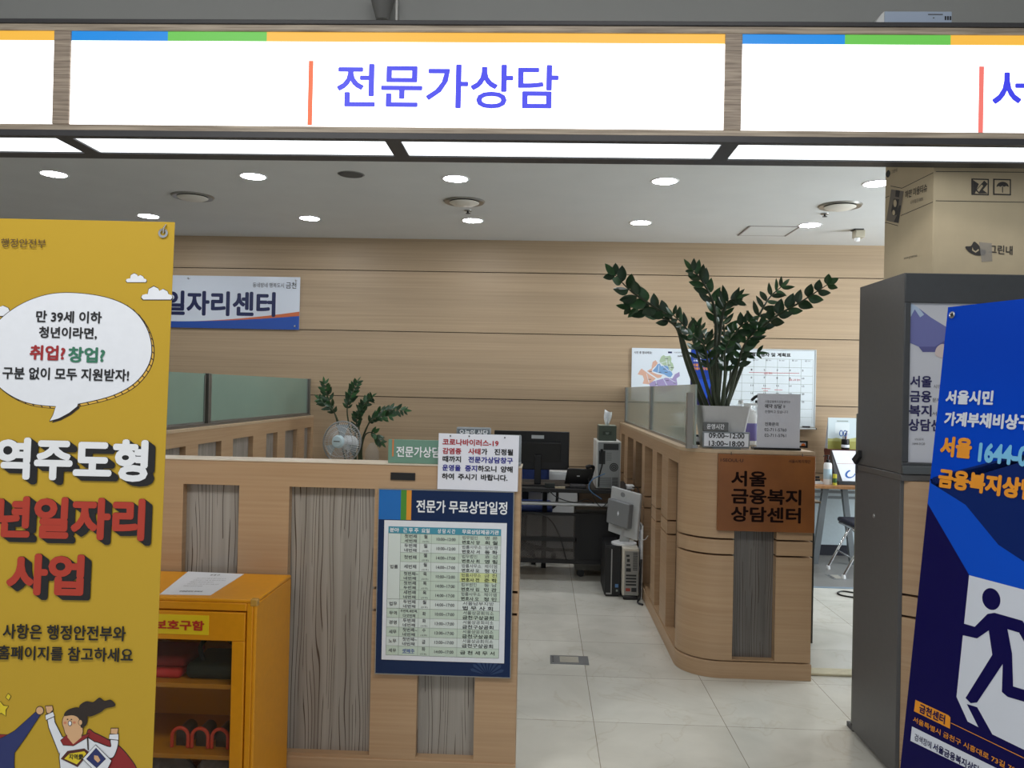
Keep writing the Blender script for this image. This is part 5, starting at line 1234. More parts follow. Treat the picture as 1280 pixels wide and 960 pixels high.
for a, c, y in ((936, 999, 465.5), (952, 963, 485.7), (968, 978, 487.3), (954, 960, 488.5)):
    u0, v0 = bd.uv(a, y); u1, v1 = bd.uv(c, y + 0.012 * (c - a)); bd.rect(u0, v0 - 0.002, u1, v0 + 0.002, MRM, 2)
bd.T('상담 회의', MRM, 955, 965, 466.5, 2.6); bd.T('월례 교육 참석', MRM, 986, 1000, 474.8, 2.6); bd.done(t, 'planner_grid')

# ================================================================== the desk at the end of the aisle
DY0, DY1, DZ = 6.33, 6.98, 0.74
dx1 = onZ(DZ, 789, 612).x; dx0 = -0.95
M_DK = mat('desk_dark', (18, 17, 18), 0.6, vary=0.1)
t = thing('office_desk', 'black office desk with mesh front panel and silver rail at the aisle end', 'desk', ((dx0 + dx1) / 2, 6.65, 0))
MB().box(dx0, dx1, DY0, DY1, DZ - 0.03, DZ).build('desk_top', M_DK, t, bevel=0.003)
zr = onY(DY0 + 0.06, 720, 630).z
MB().tube([(dx0 + 0.03, DY0 + 0.05, zr), (dx1 - 0.1, DY0 + 0.05, zr)], 0.016, 14).build('rail', mat('rail_silver', (190, 192, 194), 0.3, 0.7), t)
ztp, zbt, zmd = onY(DY0 + 0.08, 700, 641).z, onY(DY0 + 0.08, 700, 704).z, onY(DY0 + 0.08, 700, 674).z
xmid = onY(DY0 + 0.08, 721, 670).x
b = MB(); b.box(dx0 + 0.03, dx1 - 0.05, DY0 + 0.07, DY0 + 0.1, ztp - 0.02, ztp); b.box(dx0 + 0.03, dx1 - 0.05, DY0 + 0.07, DY0 + 0.1, zbt, zbt + 0.03); b.box(dx0 + 0.03, xmid, DY0 + 0.07, DY0 + 0.1, zmd - 0.015, zmd + 0.015)
b.box(xmid - 0.015, xmid + 0.015, DY0 + 0.07, DY0 + 0.1, zbt + 0.03, ztp - 0.02); b.build('panel_frame', M_BLACK2, t)
# woven mesh
m = bpy.data.materials.new('woven_mesh'); m.use_nodes = True; nt = m.node_tree; bs_ = nt.nodes['Principled BSDF']; bs_.inputs['Roughness'].default_value = 0.6
tc = nt.nodes.new('ShaderNodeTexCoord'); ck = nt.nodes.new('ShaderNodeTexChecker'); ck.inputs['Scale'].default_value = 95
ck.inputs['Color1'].default_value = (*lin((24, 22, 22)), 1); ck.inputs['Color2'].default_value = (*lin((92, 86, 82)), 1)
bs_.inputs['Alpha'].default_value = 0.62
nt.links.new(tc.outputs['Object'], ck.inputs['Vector']); nt.links.new(ck.outputs['Color'], bs_.inputs['Base Color'])
MB().box(dx0 + 0.04, xmid - 0.015, DY0 + 0.08, DY0 + 0.088, zbt + 0.03, ztp - 0.02).build('mesh_panel', m, t)
MB().box(xmid + 0.015, dx1 - 0.05, DY0 + 0.08, DY0 + 0.09, zbt + 0.03, ztp - 0.02).build('solid_panel', M_BLACK2, t)
for x in (dx0 + 0.06, onY(DY0 + 0.4, 681, 630).x, dx1 - 0.08):
    MB().box(x - 0.02, x + 0.02, DY1 - 0.1, DY1 - 0.06, 0, DZ - 0.03).build('leg', M_BLACK2, t)
for x in (dx0 + 0.06, dx1 - 0.08): MB().box(x - 0.02, x + 0.02, DY0 + 0.1, DY0 + 0.14, 0, DZ - 0.03).build('leg', M_BLACK2, t)
# monitor seen from behind
ym = 6.55
q = [onY(ym, *p) for p in ((618, 537), (712, 540), (711.5, 588))]
x0, x1, z1, z0 = q[0].x, q[1].x, q[0].z - 0.005, q[2].z
t = thing('monitor', 'black computer monitor seen from behind on the black desk', 'monitor', ((x0 + x1) / 2, ym + 0.02, DZ))
MB().box(x0, x1, ym, ym + 0.03, z0, z1).build('casing', M_BLACK, t, bevel=0.006)
zm = z0 + (z1 - z0) * 0.7
MB().hexa([(x0 + 0.08, ym, z0 + 0.06), (x1 - 0.07, ym, z0 + 0.06), (x1 - 0.07, ym + 0.005, z0 + 0.06), (x0 + 0.08, ym + 0.005, z0 + 0.06), (x0 + 0.08, ym - 0.02, zm), (x1 - 0.07, ym - 0.02, zm), (x1 - 0.07, ym + 0.005, zm + 0.014), (x0 + 0.08, ym + 0.005, zm + 0.014)]).build('rear_bulge', M_BLACK, t, bevel=0.004)
q = [onY(ym, *p) for p in ((664.5, 543.8), (680, 548.5))]; MB().box(q[0].x, q[1].x, ym - 0.001, ym + 0.0005, q[1].z, q[0].z).build('asset_label', mat('label_silver', (178, 182, 184), 0.3), t)
xs_ = onY(ym, 672, 595).x
MB().box(xs_ - 0.027, xs_ + 0.027, ym - 0.03, ym - 0.005, DZ + 0.012, z0 + 0.12).build('stand_neck', M_BLACK, t, bevel=0.004)
MB().box(xs_ - 0.13, xs_ + 0.13, ym - 0.09, ym + 0.1, DZ, DZ + 0.012).build('stand_base', M_BLACK, t, bevel=0.004)
# adapter, keyboard on the desk
p = onZ(DZ, 693, 605)
t = thing('power_adapter', 'small black power adapter on the desk beside the monitor stand', 'adapter', (p.x, 6.42, DZ)); p.x -= 0.04; MB().box(p.x - 0.04, p.x + 0.04, 6.39, 6.45, DZ, DZ + 0.035).build('adapter_body', mat('adapter', (34, 40, 38), 0.5), t, bevel=0.004)
MB().tube(curve3([(p.x + 0.04, 6.42, DZ + 0.015), (p.x + 0.11, 6.41, DZ + 0.006), (p.x + 0.16, 6.45, DZ + 0.005)]), 0.004, 6).build('lead', M_BLACK, t)
p = onZ(DZ, 716, 602)
t = thing('paper_pad', 'beige paper pad lying on the desk edge between adapter and telephone', 'notepad', (p.x - 0.17, 6.385, DZ)); MB().box(p.x - 0.16, p.x - 0.08, 6.345, 6.385, DZ, DZ + 0.012).build('pad_sheets', mat('pad', (168, 156, 132), 0.6), t); MB().box(p.x - 0.162, p.x - 0.158, 6.345, 6.385, DZ, DZ + 0.013).build('binding', M_CHAR, t)
# desk telephone seen from behind
p0, p1 = onY(6.45, 708, 605), onY(6.45, 744, 582)
t = thing('desk_telephone', 'black desk telephone with handset seen from behind beside the white computer tower', 'telephone', ((p0.x + p1.x) / 2, 6.5, DZ))
xa, xb = p0.x - 0.015, p1.x - 0.02
MB().hexa([(xa, 6.46, DZ + 0.03), (xb - 0.03, 6.46, DZ + 0.03), (xb - 0.03, 6.50, DZ + 0.02), (xa, 6.50, DZ + 0.02), (xa + 0.02, 6.42, DZ + 0.15), (xb, 6.42, DZ + 0.15), (xb, 6.44, DZ + 0.155), (xa + 0.02, 6.44, DZ + 0.155)]).build('phone_body', M_BLACK, t, bevel=0.006)
MB().box(xa + 0.04, xb - 0.05, 6.39, 6.52, DZ, DZ + 0.03).build('foot_stand', M_CHAR, t, bevel=0.008)
MB().tube(curve3([(xb - 0.055, 6.40, DZ + 0.165), (xb - 0.02, 6.405, DZ + 0.175), (xb + 0.005, 6.42, DZ + 0.165), (xb - 0.005, 6.44, DZ + 0.12), (xb - 0.025, 6.46, DZ + 0.06)]), [0.017] * 8 + [0.013] * 17 + [0.016] * 8, 10).build('handset', M_BLACK, t)
bd = Board((xa, 6.438, DZ + 0.02), XU, (0, -0.04, 0.12)); bd.rect(0.095, 0.075, 0.118, 0.083, M_INKW, 2); bd.done(t, 'badge_mark')
# white tower on the desk with tissue box
yt_ = 6.4
q = [onY(yt_, *p) for p in ((746, 549), (776.5, 552), (775, 610))]
x0, x1, z1 = q[0].x, q[1].x, q[1].z
t = thing('computer_tower', 'white computer tower standing on the black desk under the tissue box', 'computer', ((x0 + x1) / 2, 6.6, DZ))
M_TW = mat('tower_white', (206, 206, 202), 0.4, vary=0.02)
MB().box(x0, x1, yt_, yt_ + 0.4, DZ + 0.004, z1).build('case', M_TW, t, bevel=0.004)
MB().box(x0 + 0.012, x1 - 0.006, yt_ - 0.004, yt_ + 0.002, DZ + 0.012, z1 - 0.01).build('rear_plate', mat('rear_plate', (142, 146, 146), 0.35, 0.5), t)
wT = x1 - x0; hT = z1 - DZ
bd = Board((x0, yt_ - 0.0042, DZ), XU, ZU); Gd = mat('vent_dark', (44, 46, 48), 0.6); Gm = mat('plate_mid', (108, 112, 112), 0.4, 0.4)
bd.rect(wT * .28, hT * .82, wT * .9, hT * .95, Gd, 1); bd.rect(wT * .1, hT * .52, wT * .36, hT * .8, Gd, 1)
for k in range(7): bd.rect(wT * .12, hT * (.06 + .028 * k), wT * .62, hT * (.075 + .028 * k), Gm, 1)
for k in range(6): bd.rect(wT * .4, hT * (.6 + .03 * k), wT * .62, hT * (.612 + .03 * k), Gm, 1)
for r in (1.0, 0.8, 0.6, 0.4, 0.2):
    bd.shape(ell(wT * 0.72, hT * 0.46, 0.034 * r, 0.034 * r, 22), Gd if r in (1.0, 0.6, 0.2) else Gm, 2 + (1 - r) * 4)
for k in range(9): bd.rect(wT * .66, hT * (.06 + .022 * k), wT * .9, hT * (.072 + .022 * k), Gd, 1)
bd.done(t, 'vent_grille')
MB().box(x0 + 0.03, x0 + 0.05, yt_ - 0.03, yt_ - 0.004, DZ + hT * 0.76, DZ + hT * 0.84).build('power_plug', M_BLACK, t, bevel=0.003)
MB().tube(curve3([(x0 + 0.04, yt_ - 0.03, DZ + hT * 0.78), (x0 + 0.045, yt_ - 0.045, DZ + hT * 0.55), (x0 + 0.025, yt_ - 0.035, DZ + hT * 0.3), (x0 + 0.02, yt_ - 0.03, DZ + 0.02)]), 0.005, 8).build('power_lead', M_BLACK, t)
q = [onY(yt_ + 0.04, *p) for p in ((749, 532), (771, 533))]
tx0_, tx1_, tz1 = q[0].x, q[1].x, q[0].z
t = thing('tissue_box', 'dark green tissue box on top of the white computer tower', 'tissue box', ((tx0_ + tx1_) / 2, yt_ + 0.12, z1))
MB().box(tx0_, tx1_, yt_ + 0.05, yt_ + 0.26, z1, tz1).build('carton', mat('tissue_green', (66, 76, 66), 0.5, vary=0.06), t, bevel=0.002)
MB().box(tx0_ + 0.004, tx1_ - 0.004, yt_ + 0.055, yt_ + 0.255, tz1, tz1 + 0.0015).build('lid', mat('tissue_lid', (150, 156, 140), 0.5), t)
bd = Board((tx0_, yt_ + 0.0495, z1), XU, ZU); 
bd.rect(0.03, 0.045, 0.1, 0.075, mat('tissue_panel', (44, 54, 46), 0.5), 1); bd.rect(0.052, 0.062, 0.08, 0.066, M_LINE, 2); bd.rect(0.055, 0.053, 0.076, 0.056, M_LINE, 2); bd.done(t, 'printed_panel')
tcx = (tx0_ + tx1_) / 2; tp = onY(yt_ + 0.15, 762, 512).z
vs, fs = [], []; n = 10
for i in range(7):
    s_ = i / 6; z = tz1 + 0.002 + (tp - tz1) * s_
    wv = 0.016 + 0.030 * s_ + 0.012 * math.sin(s_ * math.pi)
    for j in range(n):
        q_ = j / (n - 1) - 0.5; vs.append((tcx + wv * q_ * 1.4 + 0.01 * s_, yt_ + 0.15 + 0.022 * math.sin(q_ * 9 + s_ * 3) * (0.4 + s_), z + (-0.035 * (q_ + 0.5) if i == 6 else 0)))
for i in range(6):
    for j in range(n - 1): fs.append((i * n + j, i * n + j + 1, (i + 1) * n + j + 1, (i + 1) * n + j))
o = MB().add(vs, fs, None, True).build('tissue', mat('tissue_white', (238, 240, 242), 0.8), t); so = o.modifiers.new('thick', 'SOLIDIFY'); so.thickness = 0.001
# cables over the desk edge
for pts, r, mm, lab, g in (([(735, 598, 6.36), (742, 622, 6.3), (752, 634, 6.3), (762, 626, 6.32), (772, 629, 6.34)], 0.004, M_BLACK, 'thin black cable looping below the desk edge under the white tower', None),
                           ([(756, 592, 6.33), (740, 600, 6.3), (737, 612, 6.29), (752, 624, 6.3)], 0.004, mat('cable_blue', (70, 110, 150), 0.5), 'blue network cable hanging from the white tower over the desk edge', None),
                           ([(685, 612, 6.31), (697, 622, 6.29), (718, 628, 6.29), (733, 624, 6.3), (742, 629, 6.34)], 0.004, M_BLACK, 'black cable sagging along the silver rail of the desk', None),
                           ([(664, 640, 6.36), (686, 648, 6.36), (700, 672, 6.36), (708, 700, 6.36)], 0.004, M_BLACK, 'black cable hanging in front of the mesh desk panel', None)):
    P3 = [onY(y, px, py) for px, py, y in pts]; pm = P3[len(P3) // 2]
    o = MB().tube(curve3(P3), r, 6).build('cable', mm, world=Matrix.Translation(pm)); tag(o, lab, 'cable', g)
# ---- computers standing on the floor
def tower(px0, px1, pyb, pyt, yf, name, lab, mf):
    a, c = onY(yf, px0, pyb) - V((0.037, 0, 0)), onY(yf, px1, pyb) - V((0.037, 0, 0)); zt2 = onY(yf, (px0 + px1) / 2, pyt).z
    return thing(name, lab, 'computer', ((a.x + c.x) / 2, yf + 0.2, 0)), a.x, c.x, zt2
t, x0, x1, z1 = tower(761.5, 781.6, 745, 683, 5.98, 'computer_tower', 'black computer tower on the floor at the aisle end beside the beige one', None)
MB().box(x0, x1, 5.985, 6.36, 0.012, z1).build('case', M_BLACK2, t, bevel=0.005); MB().box(x0, x1 - 0.0, 5.975, 5.986, 0.012, z1 - 0.01).build('front_cover', M_BLACK, t, bevel=0.003)
xl = x0 + (x1 - x0) * 0.42; MB().box(xl - 0.004, xl + 0.004, 5.971, 5.976, 0.02, z1 - 0.02).build('trim_strip', M_ALU, t)
MB().box(x0 + 0.01, x1 - 0.01, 6.0, 6.34, 0, 0.012).build('foot', M_BLACK, t)
bd = Board((x0, 5.9745, 0.01), XU, ZU); w_ = x1 - x0; bd.rect(w_ * .66, 0.06, w_ * .86, 0.085, mat('sticker_blue', (90, 130, 180), 0.4), 1); bd.rect(w_ * .72, 0.03, w_ * .84, 0.045, M_LINE, 1); bd.rect(w_ * .1, 0.008, w_ * .38, 0.02, M_ALU, 1); bd.done(t, 'sticker_marks')
t, x0, x1, z1 = tower(784, 804.5, 750, 686, 5.90, 'computer_tower', 'beige computer tower on the floor against the panelled partition, with the old monitor on top', None)
M_BEI = mat('tower_beige', (200, 194, 180), 0.45, vary=0.03)
MB().box(x0, x1, 5.905, 6.28, 0.03, z1).build('case', M_BEI, t, bevel=0.006); MB().box(x0 + 0.005, x1 - 0.002, 5.896, 6.28, 0.0, 0.03).build('foot', M_BLACK, t, bevel=0.01)
MB().box(x0 + 0.014, x1 - 0.004, 5.899, 5.906, 0.034, z1 - 0.02).build('front_plate', mat('rear_plate2', (150, 150, 146), 0.4, 0.4), t)
bd = Board((x0, 5.8985, 0.0), XU, ZU); w_, h_ = x1 - x0, z1
for k in range(12): bd.rect(w_ * .62, h_ * (.58 + .03 * k), w_ * .9, h_ * (.595 + .03 * k), Gd, 1)
for k in range(4): bd.rect(w_ * .2, h_ * (.28 + .06 * k), w_ * .84, h_ * (.315 + .06 * k), Gd, 1)
for a in ((.2, .55, .5, .62), (.22, .66, .46, .7), (.25, .74, .42, .8), (.2, .84, .4, .88), (.55, .16, .86, .24)): bd.rect(w_ * a[0], h_ * a[1], w_ * a[2], h_ * a[3], Gd, 1)
bd.rect(w_ * .2, h_ * .17, w_ * .48, h_ * .23, mat('socket_red', (150, 60, 50), 0.5), 1); bd.done(t, 'port_panel')
MBZ, MBX = z1, (x0 + x1) / 2
# old silver monitor on top
t = thing('monitor', 'old silver monitor seen from behind, standing on the floor computers by the partition', 'monitor', (MBX - 0.03, 6.08, MBZ))
MB().lathe([(0.095, 0.0), (0.095, 0.012), (0.06, 0.022), (0.0, 0.022)], (MBX - 0.035, 6.08, MBZ), 32).build('base', M_WHITE, t)
cS = onY(6.05, 794, 645); rz = Matrix.Translation((MBX - 0.05, 6.04, cS.z)) @ Matrix.Rotation(math.radians(-52), 4, 'Z') @ Matrix.Rotation(math.radians(5), 4, 'Y')
# local: x right along the screen, -y towards the viewer (the back of the screen)
MB().box(-0.15, 0.16, 0.0, 0.022, -0.15, 0.195, M=rz).build('panel', mat('monitor_silver', (176, 178, 178), 0.4, vary=0.02), t, bevel=0.006)
MB().box(-0.13, 0.10, -0.045, 0.0, -0.075, 0.11, M=rz).build('rear_housing', mat('housing_grey', (120, 122, 124), 0.45), t, bevel=0.008)
b = MB(); b.add([(-0.018, -0.0455, 0.02), (-0.008, -0.0455, 0.04), (0.002, -0.0455, 0.02), (-0.008, -0.0455, 0.0)], [(0, 1, 2, 3)], None, M=rz); b.build('emblem', M_INKW, t)
b = MB(); b.prism(ell(-0.02, 0.155, 0.024, 0.018, 18), -0.001, 0.001, None, M=rz @ Matrix(((1, 0, 0, 0), (0, 0, 1, 0), (0, 1, 0, 0), (0, 0, 0, 1)))); b.build('cable_hole', mat('housing_grey', (120, 122, 124)), t)
MB().hexa([(MBX - 0.07, 6.05, MBZ + 0.02), (MBX - 0.0, 6.05, MBZ + 0.02), (MBX - 0.0, 6.09, MBZ + 0.02), (MBX - 0.07, 6.09, MBZ + 0.02), (MBX - 0.055, 6.0, cS.z - 0.02), (MBX + 0.0, 6.0, cS.z - 0.02), (MBX + 0.0, 6.03, cS.z - 0.02), (MBX - 0.055, 6.03, cS.z - 0.02)]).build('neck', mat('monitor_silver', (176, 178, 178)), t, bevel=0.004)
# upright white keyboard between computer and partition
t = thing('keyboard', 'white keyboard standing on end between the beige computer and the partition', 'keyboard', (RX - 0.015, 6.0, 0))
kz = onY(6.0, 808, 655).z
MB().box(RX - 0.025, RX - 0.012, 5.93, 6.09, 0.0, kz).build('keyboard_body', M_WHITE, t, bevel=0.005)
b = MB()
for i in range(14):
    for j in range(5): b.box(RX - 0.029, RX - 0.025, 5.94 + j * 0.028, 5.963 + j * 0.028, 0.03 + i * (kz - 0.06) / 14, 0.03 + (i + 0.8) * (kz - 0.06) / 14)
b.build('key_grid', M_PAPER, t)
p0 = V((RX - 0.06, 5.83, 0))
o = MB().tube(curve3([(RX - 0.03, 5.885, 0.30), (RX - 0.035, 5.86, 0.20), (RX - 0.04, 5.83, 0.05), (RX - 0.06, 5.8, 0.012), (RX - 0.03, 5.75, 0.008)]), 0.007, 8).build('cable', M_BLACK, world=Matrix.Translation((RX - 0.04, 5.83, 0))); tag(o, 'thick black power cable dropping to the floor behind the beige computer', 'cable')
o = MB().tube(curve3([(RX - 0.03, 6.0, 0.42), (RX - 0.008, 5.9, 0.44), (RX - 0.012, 5.78, 0.47), (RX - 0.008, 5.72, 0.5)]), 0.003, 6).build('cable', M_WHITE, world=Matrix.Translation((RX - 0.02, 5.9, 0.42))); tag(o, 'thin white cable trailing from the old monitor to the partition', 'cable')
# drawer pedestal under the desk
p0, p1 = onZ(0.0, 718, 728), onY(6.75, 765, 700)
x0, x1 = onY(6.6, 718, 715).x, onY(6.6, 768, 715).x
t = thing('drawer_pedestal', 'dark grey rolling drawer pedestal under the black desk', 'pedestal', ((x0 + x1) / 2, 6.78, 0))
MB().box(x0, x1, 6.56, 6.95, 0.06, 0.55).build('cabinet_body', mat('pedestal_grey', (104, 102, 96), 0.5, vary=0.04), t, bevel=0.004)
for i in range(3): MB().box(x0 + 0.008, x1 - 0.008, 6.95, 6.962, 0.075 + 0.158 * i, 0.225 + 0.158 * i).build('drawer', mat('pedestal_grey', (104, 102, 96)), t, bevel=0.003)
for a, c in ((x0 + 0.05, 6.6), (x1 - 0.05, 6.6), (x0 + 0.05, 6.9), (x1 - 0.05, 6.9)): MB().lathe([(0.0, -0.012), (0.03, -0.01), (0.03, 0.01), (0.0, 0.012)], (a, c, 0.03), 18, axis='Y').build('caster', M_BLACK, t)
# blue swivel chair behind the desk
chx = onY(7.15, 655, 640).x
t = thing('swivel_chair', 'blue swivel chair behind the black desk', 'chair', (chx, 7.2, 0))
M_BF = mat('chair_blue', (24, 44, 96), 0.8, vary=0.15)
MB().box(chx - 0.25, chx + 0.25, 7.02, 7.50, 0.42, 0.50).build('seat', M_BF, t, bevel=0.035, seg=3)
MB().box(chx - 0.22, chx + 0.22, 7.5, 7.56, 0.58, 0.92).build('backrest', M_BF, t, bevel=0.03, seg=3)
MB().box(chx - 0.03, chx + 0.03, 7.55, 7.575, 0.36, 0.7).build('back_bar', M_BLACK, t); MB().box(chx - 0.03, chx + 0.03, 7.25, 7.575, 0.36, 0.38).build('seat_bar', M_BLACK, t)
MB().tube([(chx, 7.26, 0.1), (chx, 7.26, 0.42)], 0.025, 14).build('gas_post', M_CHAR, t)
for k in range(5):
    q = math.radians(72 * k - 70); ex, ey = chx + 0.27 * math.cos(q), 7.26 + 0.27 * math.sin(q)
    lg = MB().tube([(chx, 7.26, 0.12), (ex, ey, 0.075)], [0.026, 0.016], 10).build('base_arm', M_BLACK, t)
    MB().lathe([(0.0, -0.022), (0.028, -0.02), (0.028, 0.02), (0.0, 0.022)], (ex, ey, 0.028), 18, axis='X').build('caster', M_BLACK, lg)
for s_ in (-1, 1):
    MB().tube(curve3([(chx + s_ * 0.24, 7.3, 0.44), (chx + s_ * 0.29, 7.32, 0.5), (chx + s_ * 0.29, 7.3, 0.66), (chx + s_ * 0.28, 7.15, 0.68)]), 0.014, 8).build('armrest', M_BLACK, t)
# low white cabinet against the wall
x0, x1 = onY(7.6, 640, 620).x, onY(7.6, 722, 620).x
t = thing('filing_cabinet', 'low white cabinet against the back wall behind the desk', 'cabinet', ((x0 + x1) / 2, 7.78, 0)); zc_ = onY(7.6, 690, 589.5).z
MB().box(x0, x1, 7.6, 7.975, 0.03, zc_).build('cabinet_body', mat('cab_white', (206, 208, 208), 0.45), t, bevel=0.003); MB().box(x0 + 0.02, x1 - 0.02, 7.62, 7.95, 0, 0.03).build('plinth', M_CHAR, t)
for i in range(2):
    a = x0 + (x1 - x0) * i / 2; d_ = MB().box(a + 0.004, a + (x1 - x0) / 2 - 0.004, 7.588, 7.6, 0.04, zc_ - 0.02).build('door', mat('cab_white', (206, 208, 208)), t, bevel=0.002)
    hx_ = a + (x1 - x0) / 2 * (0.9 if i == 0 else 0.1); MB().box(hx_ - 0.006, hx_ + 0.006, 7.57, 7.588, zc_ - 0.2, zc_ - 0.1).build('handle', M_CHAR, d_)
x2 = onY(7.6, 770, 620).x
t = thing('wooden_cabinet', 'low brown wooden cabinet against the back wall next to the white one', 'cabinet', ((x1 + x2) / 2, 7.78, 0))
M_WD = grain('brown_wood', (62, 50, 38), (78, 63, 48), (3, 3, 50), 0.5)
MB().box(x1 + 0.01, RX - 0.015, 7.62, 7.975, 0, 0.66).build('cabinet_body', M_WD, t, bevel=0.003); MB().box(x1 + 0.018, (x1 + RX) / 2 - 0.005, 7.61, 7.62, 0.05, 0.64).build('door', M_WD, t); MB().box((x1 + RX) / 2 + 0.002, RX - 0.022, 7.61, 7.62, 0.05, 0.64).build('door', M_WD, t)
# small power adapter on the desk by the partition
p = onZ(DZ, 777, 600)
t = thing('router_box', 'small white network box on the desk corner beside the white tower', 'router', (p.x, 6.5, DZ))
MB().box(p.x - 0.025, p.x + 0.035, 6.42, 6.54, DZ, DZ + 0.028).build('box_body', M_WHITE, t, bevel=0.004); MB().tube(curve3([(p.x + 0.02, 6.42, DZ + 0.015), (p.x + 0.05, 6.36, DZ + 0.02), (p.x + 0.065, 6.31, DZ - 0.03)]), 0.004, 6).build('lead', M_BLACK, t)
# floor outlet plates
def floor_plate(pa, pb, lab):
    a, c = onZ(0, *pa), onZ(0, *pb); t = thing('floor_outlet', lab, 'floor outlet', ((a.x + c.x) / 2, (a.y + c.y) / 2, 0))
    x0, x1, y0, y1 = min(a.x, c.x), max(a.x, c.x), min(a.y, c.y), max(a.y, c.y)
    MB().box(x0, x1, y0, y1, 0, 0.004).build('plate', mat('outlet_metal', (134, 136, 138), 0.35, 0.5, vary=0.06), t, bevel=0.0015)
    MB().box(x0 + (x1 - x0) * .25, x0 + (x1 - x0) * .74, y0 + (y1 - y0) * .16, y0 + (y1 - y0) * .86, 0.004, 0.0055).build('lid', mat('outlet_lid', (176, 172, 160), 0.3, vary=0.05), t, bevel=0.001)
    b = MB()
    for i in range(3): b.box(x0 + 0.012, x0 + 0.02, y0 + (y1 - y0) * (.2 + .25 * i), y0 + (y1 - y0) * (.3 + .25 * i), 0.004, 0.0048)
    b.build('vent_grille', M_CHAR, t)
floor_plate((687.5, 819.5), (736.5, 831.5), 'metal floor outlet plate in the aisle between the two counters')
floor_plate((1031, 718), (1062, 725.5), 'metal floor outlet plate beside the folding chair behind the corner counter')

# ================================================================== the room behind the corner counter
# desk with A shaped metal legs
ye = 7.30
q = [onY(ye, *p) for p in ((1004, 600), (1085, 608))]
tz = 0.715; x0, x1 = onZ(tz, 1000, 607).x, 3.35; ye = onZ(tz, 1045, 607.5).y
M_DT = grain('desk_maple', (150, 106, 66), (176, 128, 84), (30, 3, 3), 0.35)
t = thing('side_desk', 'wooden topped desk with grey metal trestle legs by the back wall', 'desk', ((x0 + x1) / 2, ye + 0.3, 0))
MB().box(x0, x1, ye, ye + 0.62, tz - 0.028, tz).build('desk_top', M_DT, t, bevel=0.003)
ly = ye + 0.08
def bar(a, c, w_, d_, name, parent, m=None):
    (px, pz_), (qx, qz) = a, c
    return MB().hexa([(qx - w_, ly, qz), (qx + w_, ly, qz), (qx + w_, ly + d_, qz), (qx - w_, ly + d_, qz), (px - w_, ly, pz_), (px + w_, ly, pz_), (px + w_, ly + d_, pz_), (px - w_, ly + d_, pz_)]).build(name, m or mat('leg_grey', (122, 128, 132), 0.4, 0.4), parent, bevel=0.003)
lx0, lx1 = onY(ly, 1032.5, 612).x, onY(ly, 1056, 612).x
bx0, bx1 = onY(ly, 1019, 700).x, onY(ly, 1067, 700).x
bar((lx0, tz - 0.028), (bx0, 0), 0.028, 0.04, 'leg', t); bar((lx1, tz - 0.028), (bx1, 0), 0.026, 0.04, 'leg', t)
for z in (tz - 0.075, tz - 0.125): MB().box(x0 + 0.05, x1 - 0.1, ly + 0.008, ly + 0.03, z, z + 0.022).build('crossbar', mat('leg_grey', (122, 128, 132)), t)
MB().tube([(x1 - 0.12, ly + 0.02, 0), (x1 - 0.18, ly + 0.02, tz - 0.03)], 0.02, 8).build('leg', mat('leg_grey', (122, 128, 132)), t)
t = thing('desk_screen', 'pale blue grey modesty screen with a dark kick strip behind the trestle legs', 'screen', ((x0 + x1) / 2, 7.82, 0))
MB().box(x0 - 0.1, x1, 7.80, 7.83, 0.1, tz - 0.045).build('screen_panel', mat('screen_blue', (186, 200, 206), 0.5, vary=0.03), t); MB().box(x0 - 0.1, x1, 7.795, 7.835, 0, 0.1).build('kick_strip', mat('kick_navy', (26, 28, 40), 0.5), t)
# items on that desk
def dpt(px, py, y): p = onY(y, px, py); p.z = tz; return p
p = dpt(1034.5, 597, ye + 0.12); hb = onY(p.y, 1034, 578).z - tz
t = thing('pump_bottle', 'white pump bottle with a black pump head on the wooden desk', 'bottle', p)
MB().lathe([(0.034, 0), (0.036, 0.006), (0.036, hb - 0.02), (0.03, hb - 0.004), (0.014, hb), (0.0, hb)], p, 24).build('bottle_body', M_WHITE, t)
MB().lathe([(0.0362, hb * .25), (0.0366, hb * .26), (0.0366, hb * .7), (0.0362, hb * .71)], p, 24, ring=True).build('wrap_label', mat('label_ice', (176, 200, 212), 0.4), t)
MB().lathe([(0.017, hb), (0.017, hb + 0.025), (0.006, hb + 0.028), (0.006, hb + 0.055), (0.013, hb + 0.056), (0.013, hb + 0.066), (0.0, hb + 0.068)], p, 16).build('pump_collar', M_BLACK, t)
MB().tube([(p.x, p.y, p.z + hb + 0.06), (p.x - 0.03, p.y, p.z + hb + 0.062), (p.x - 0.04, p.y, p.z + hb + 0.052)], 0.005, 8).build('spout', M_BLACK, t)
p = dpt(1043.5, 598, ye + 0.07)
t = thing('glue_stick', 'small green and yellow glue stick standing on the wooden desk', 'glue', p)
for z0_, z1_, m_, nm in ((0, 0.022, (196, 190, 60), 'base_ring'), (0.022, 0.062, (56, 96, 50), 'body'), (0.062, 0.098, (206, 196, 60), 'cap')): MB().lathe([(0.0175, z0_), (0.0178, z0_ + 0.002), (0.0175, z1_), (0.0, z1_)], p, 18).build(nm, mat('glue_' + nm, m_, 0.4), t)
p = dpt(1023, 591, ye + 0.2)
t = thing('stapler', 'black stapler on white papers behind the wooden plaque', 'stapler', p)
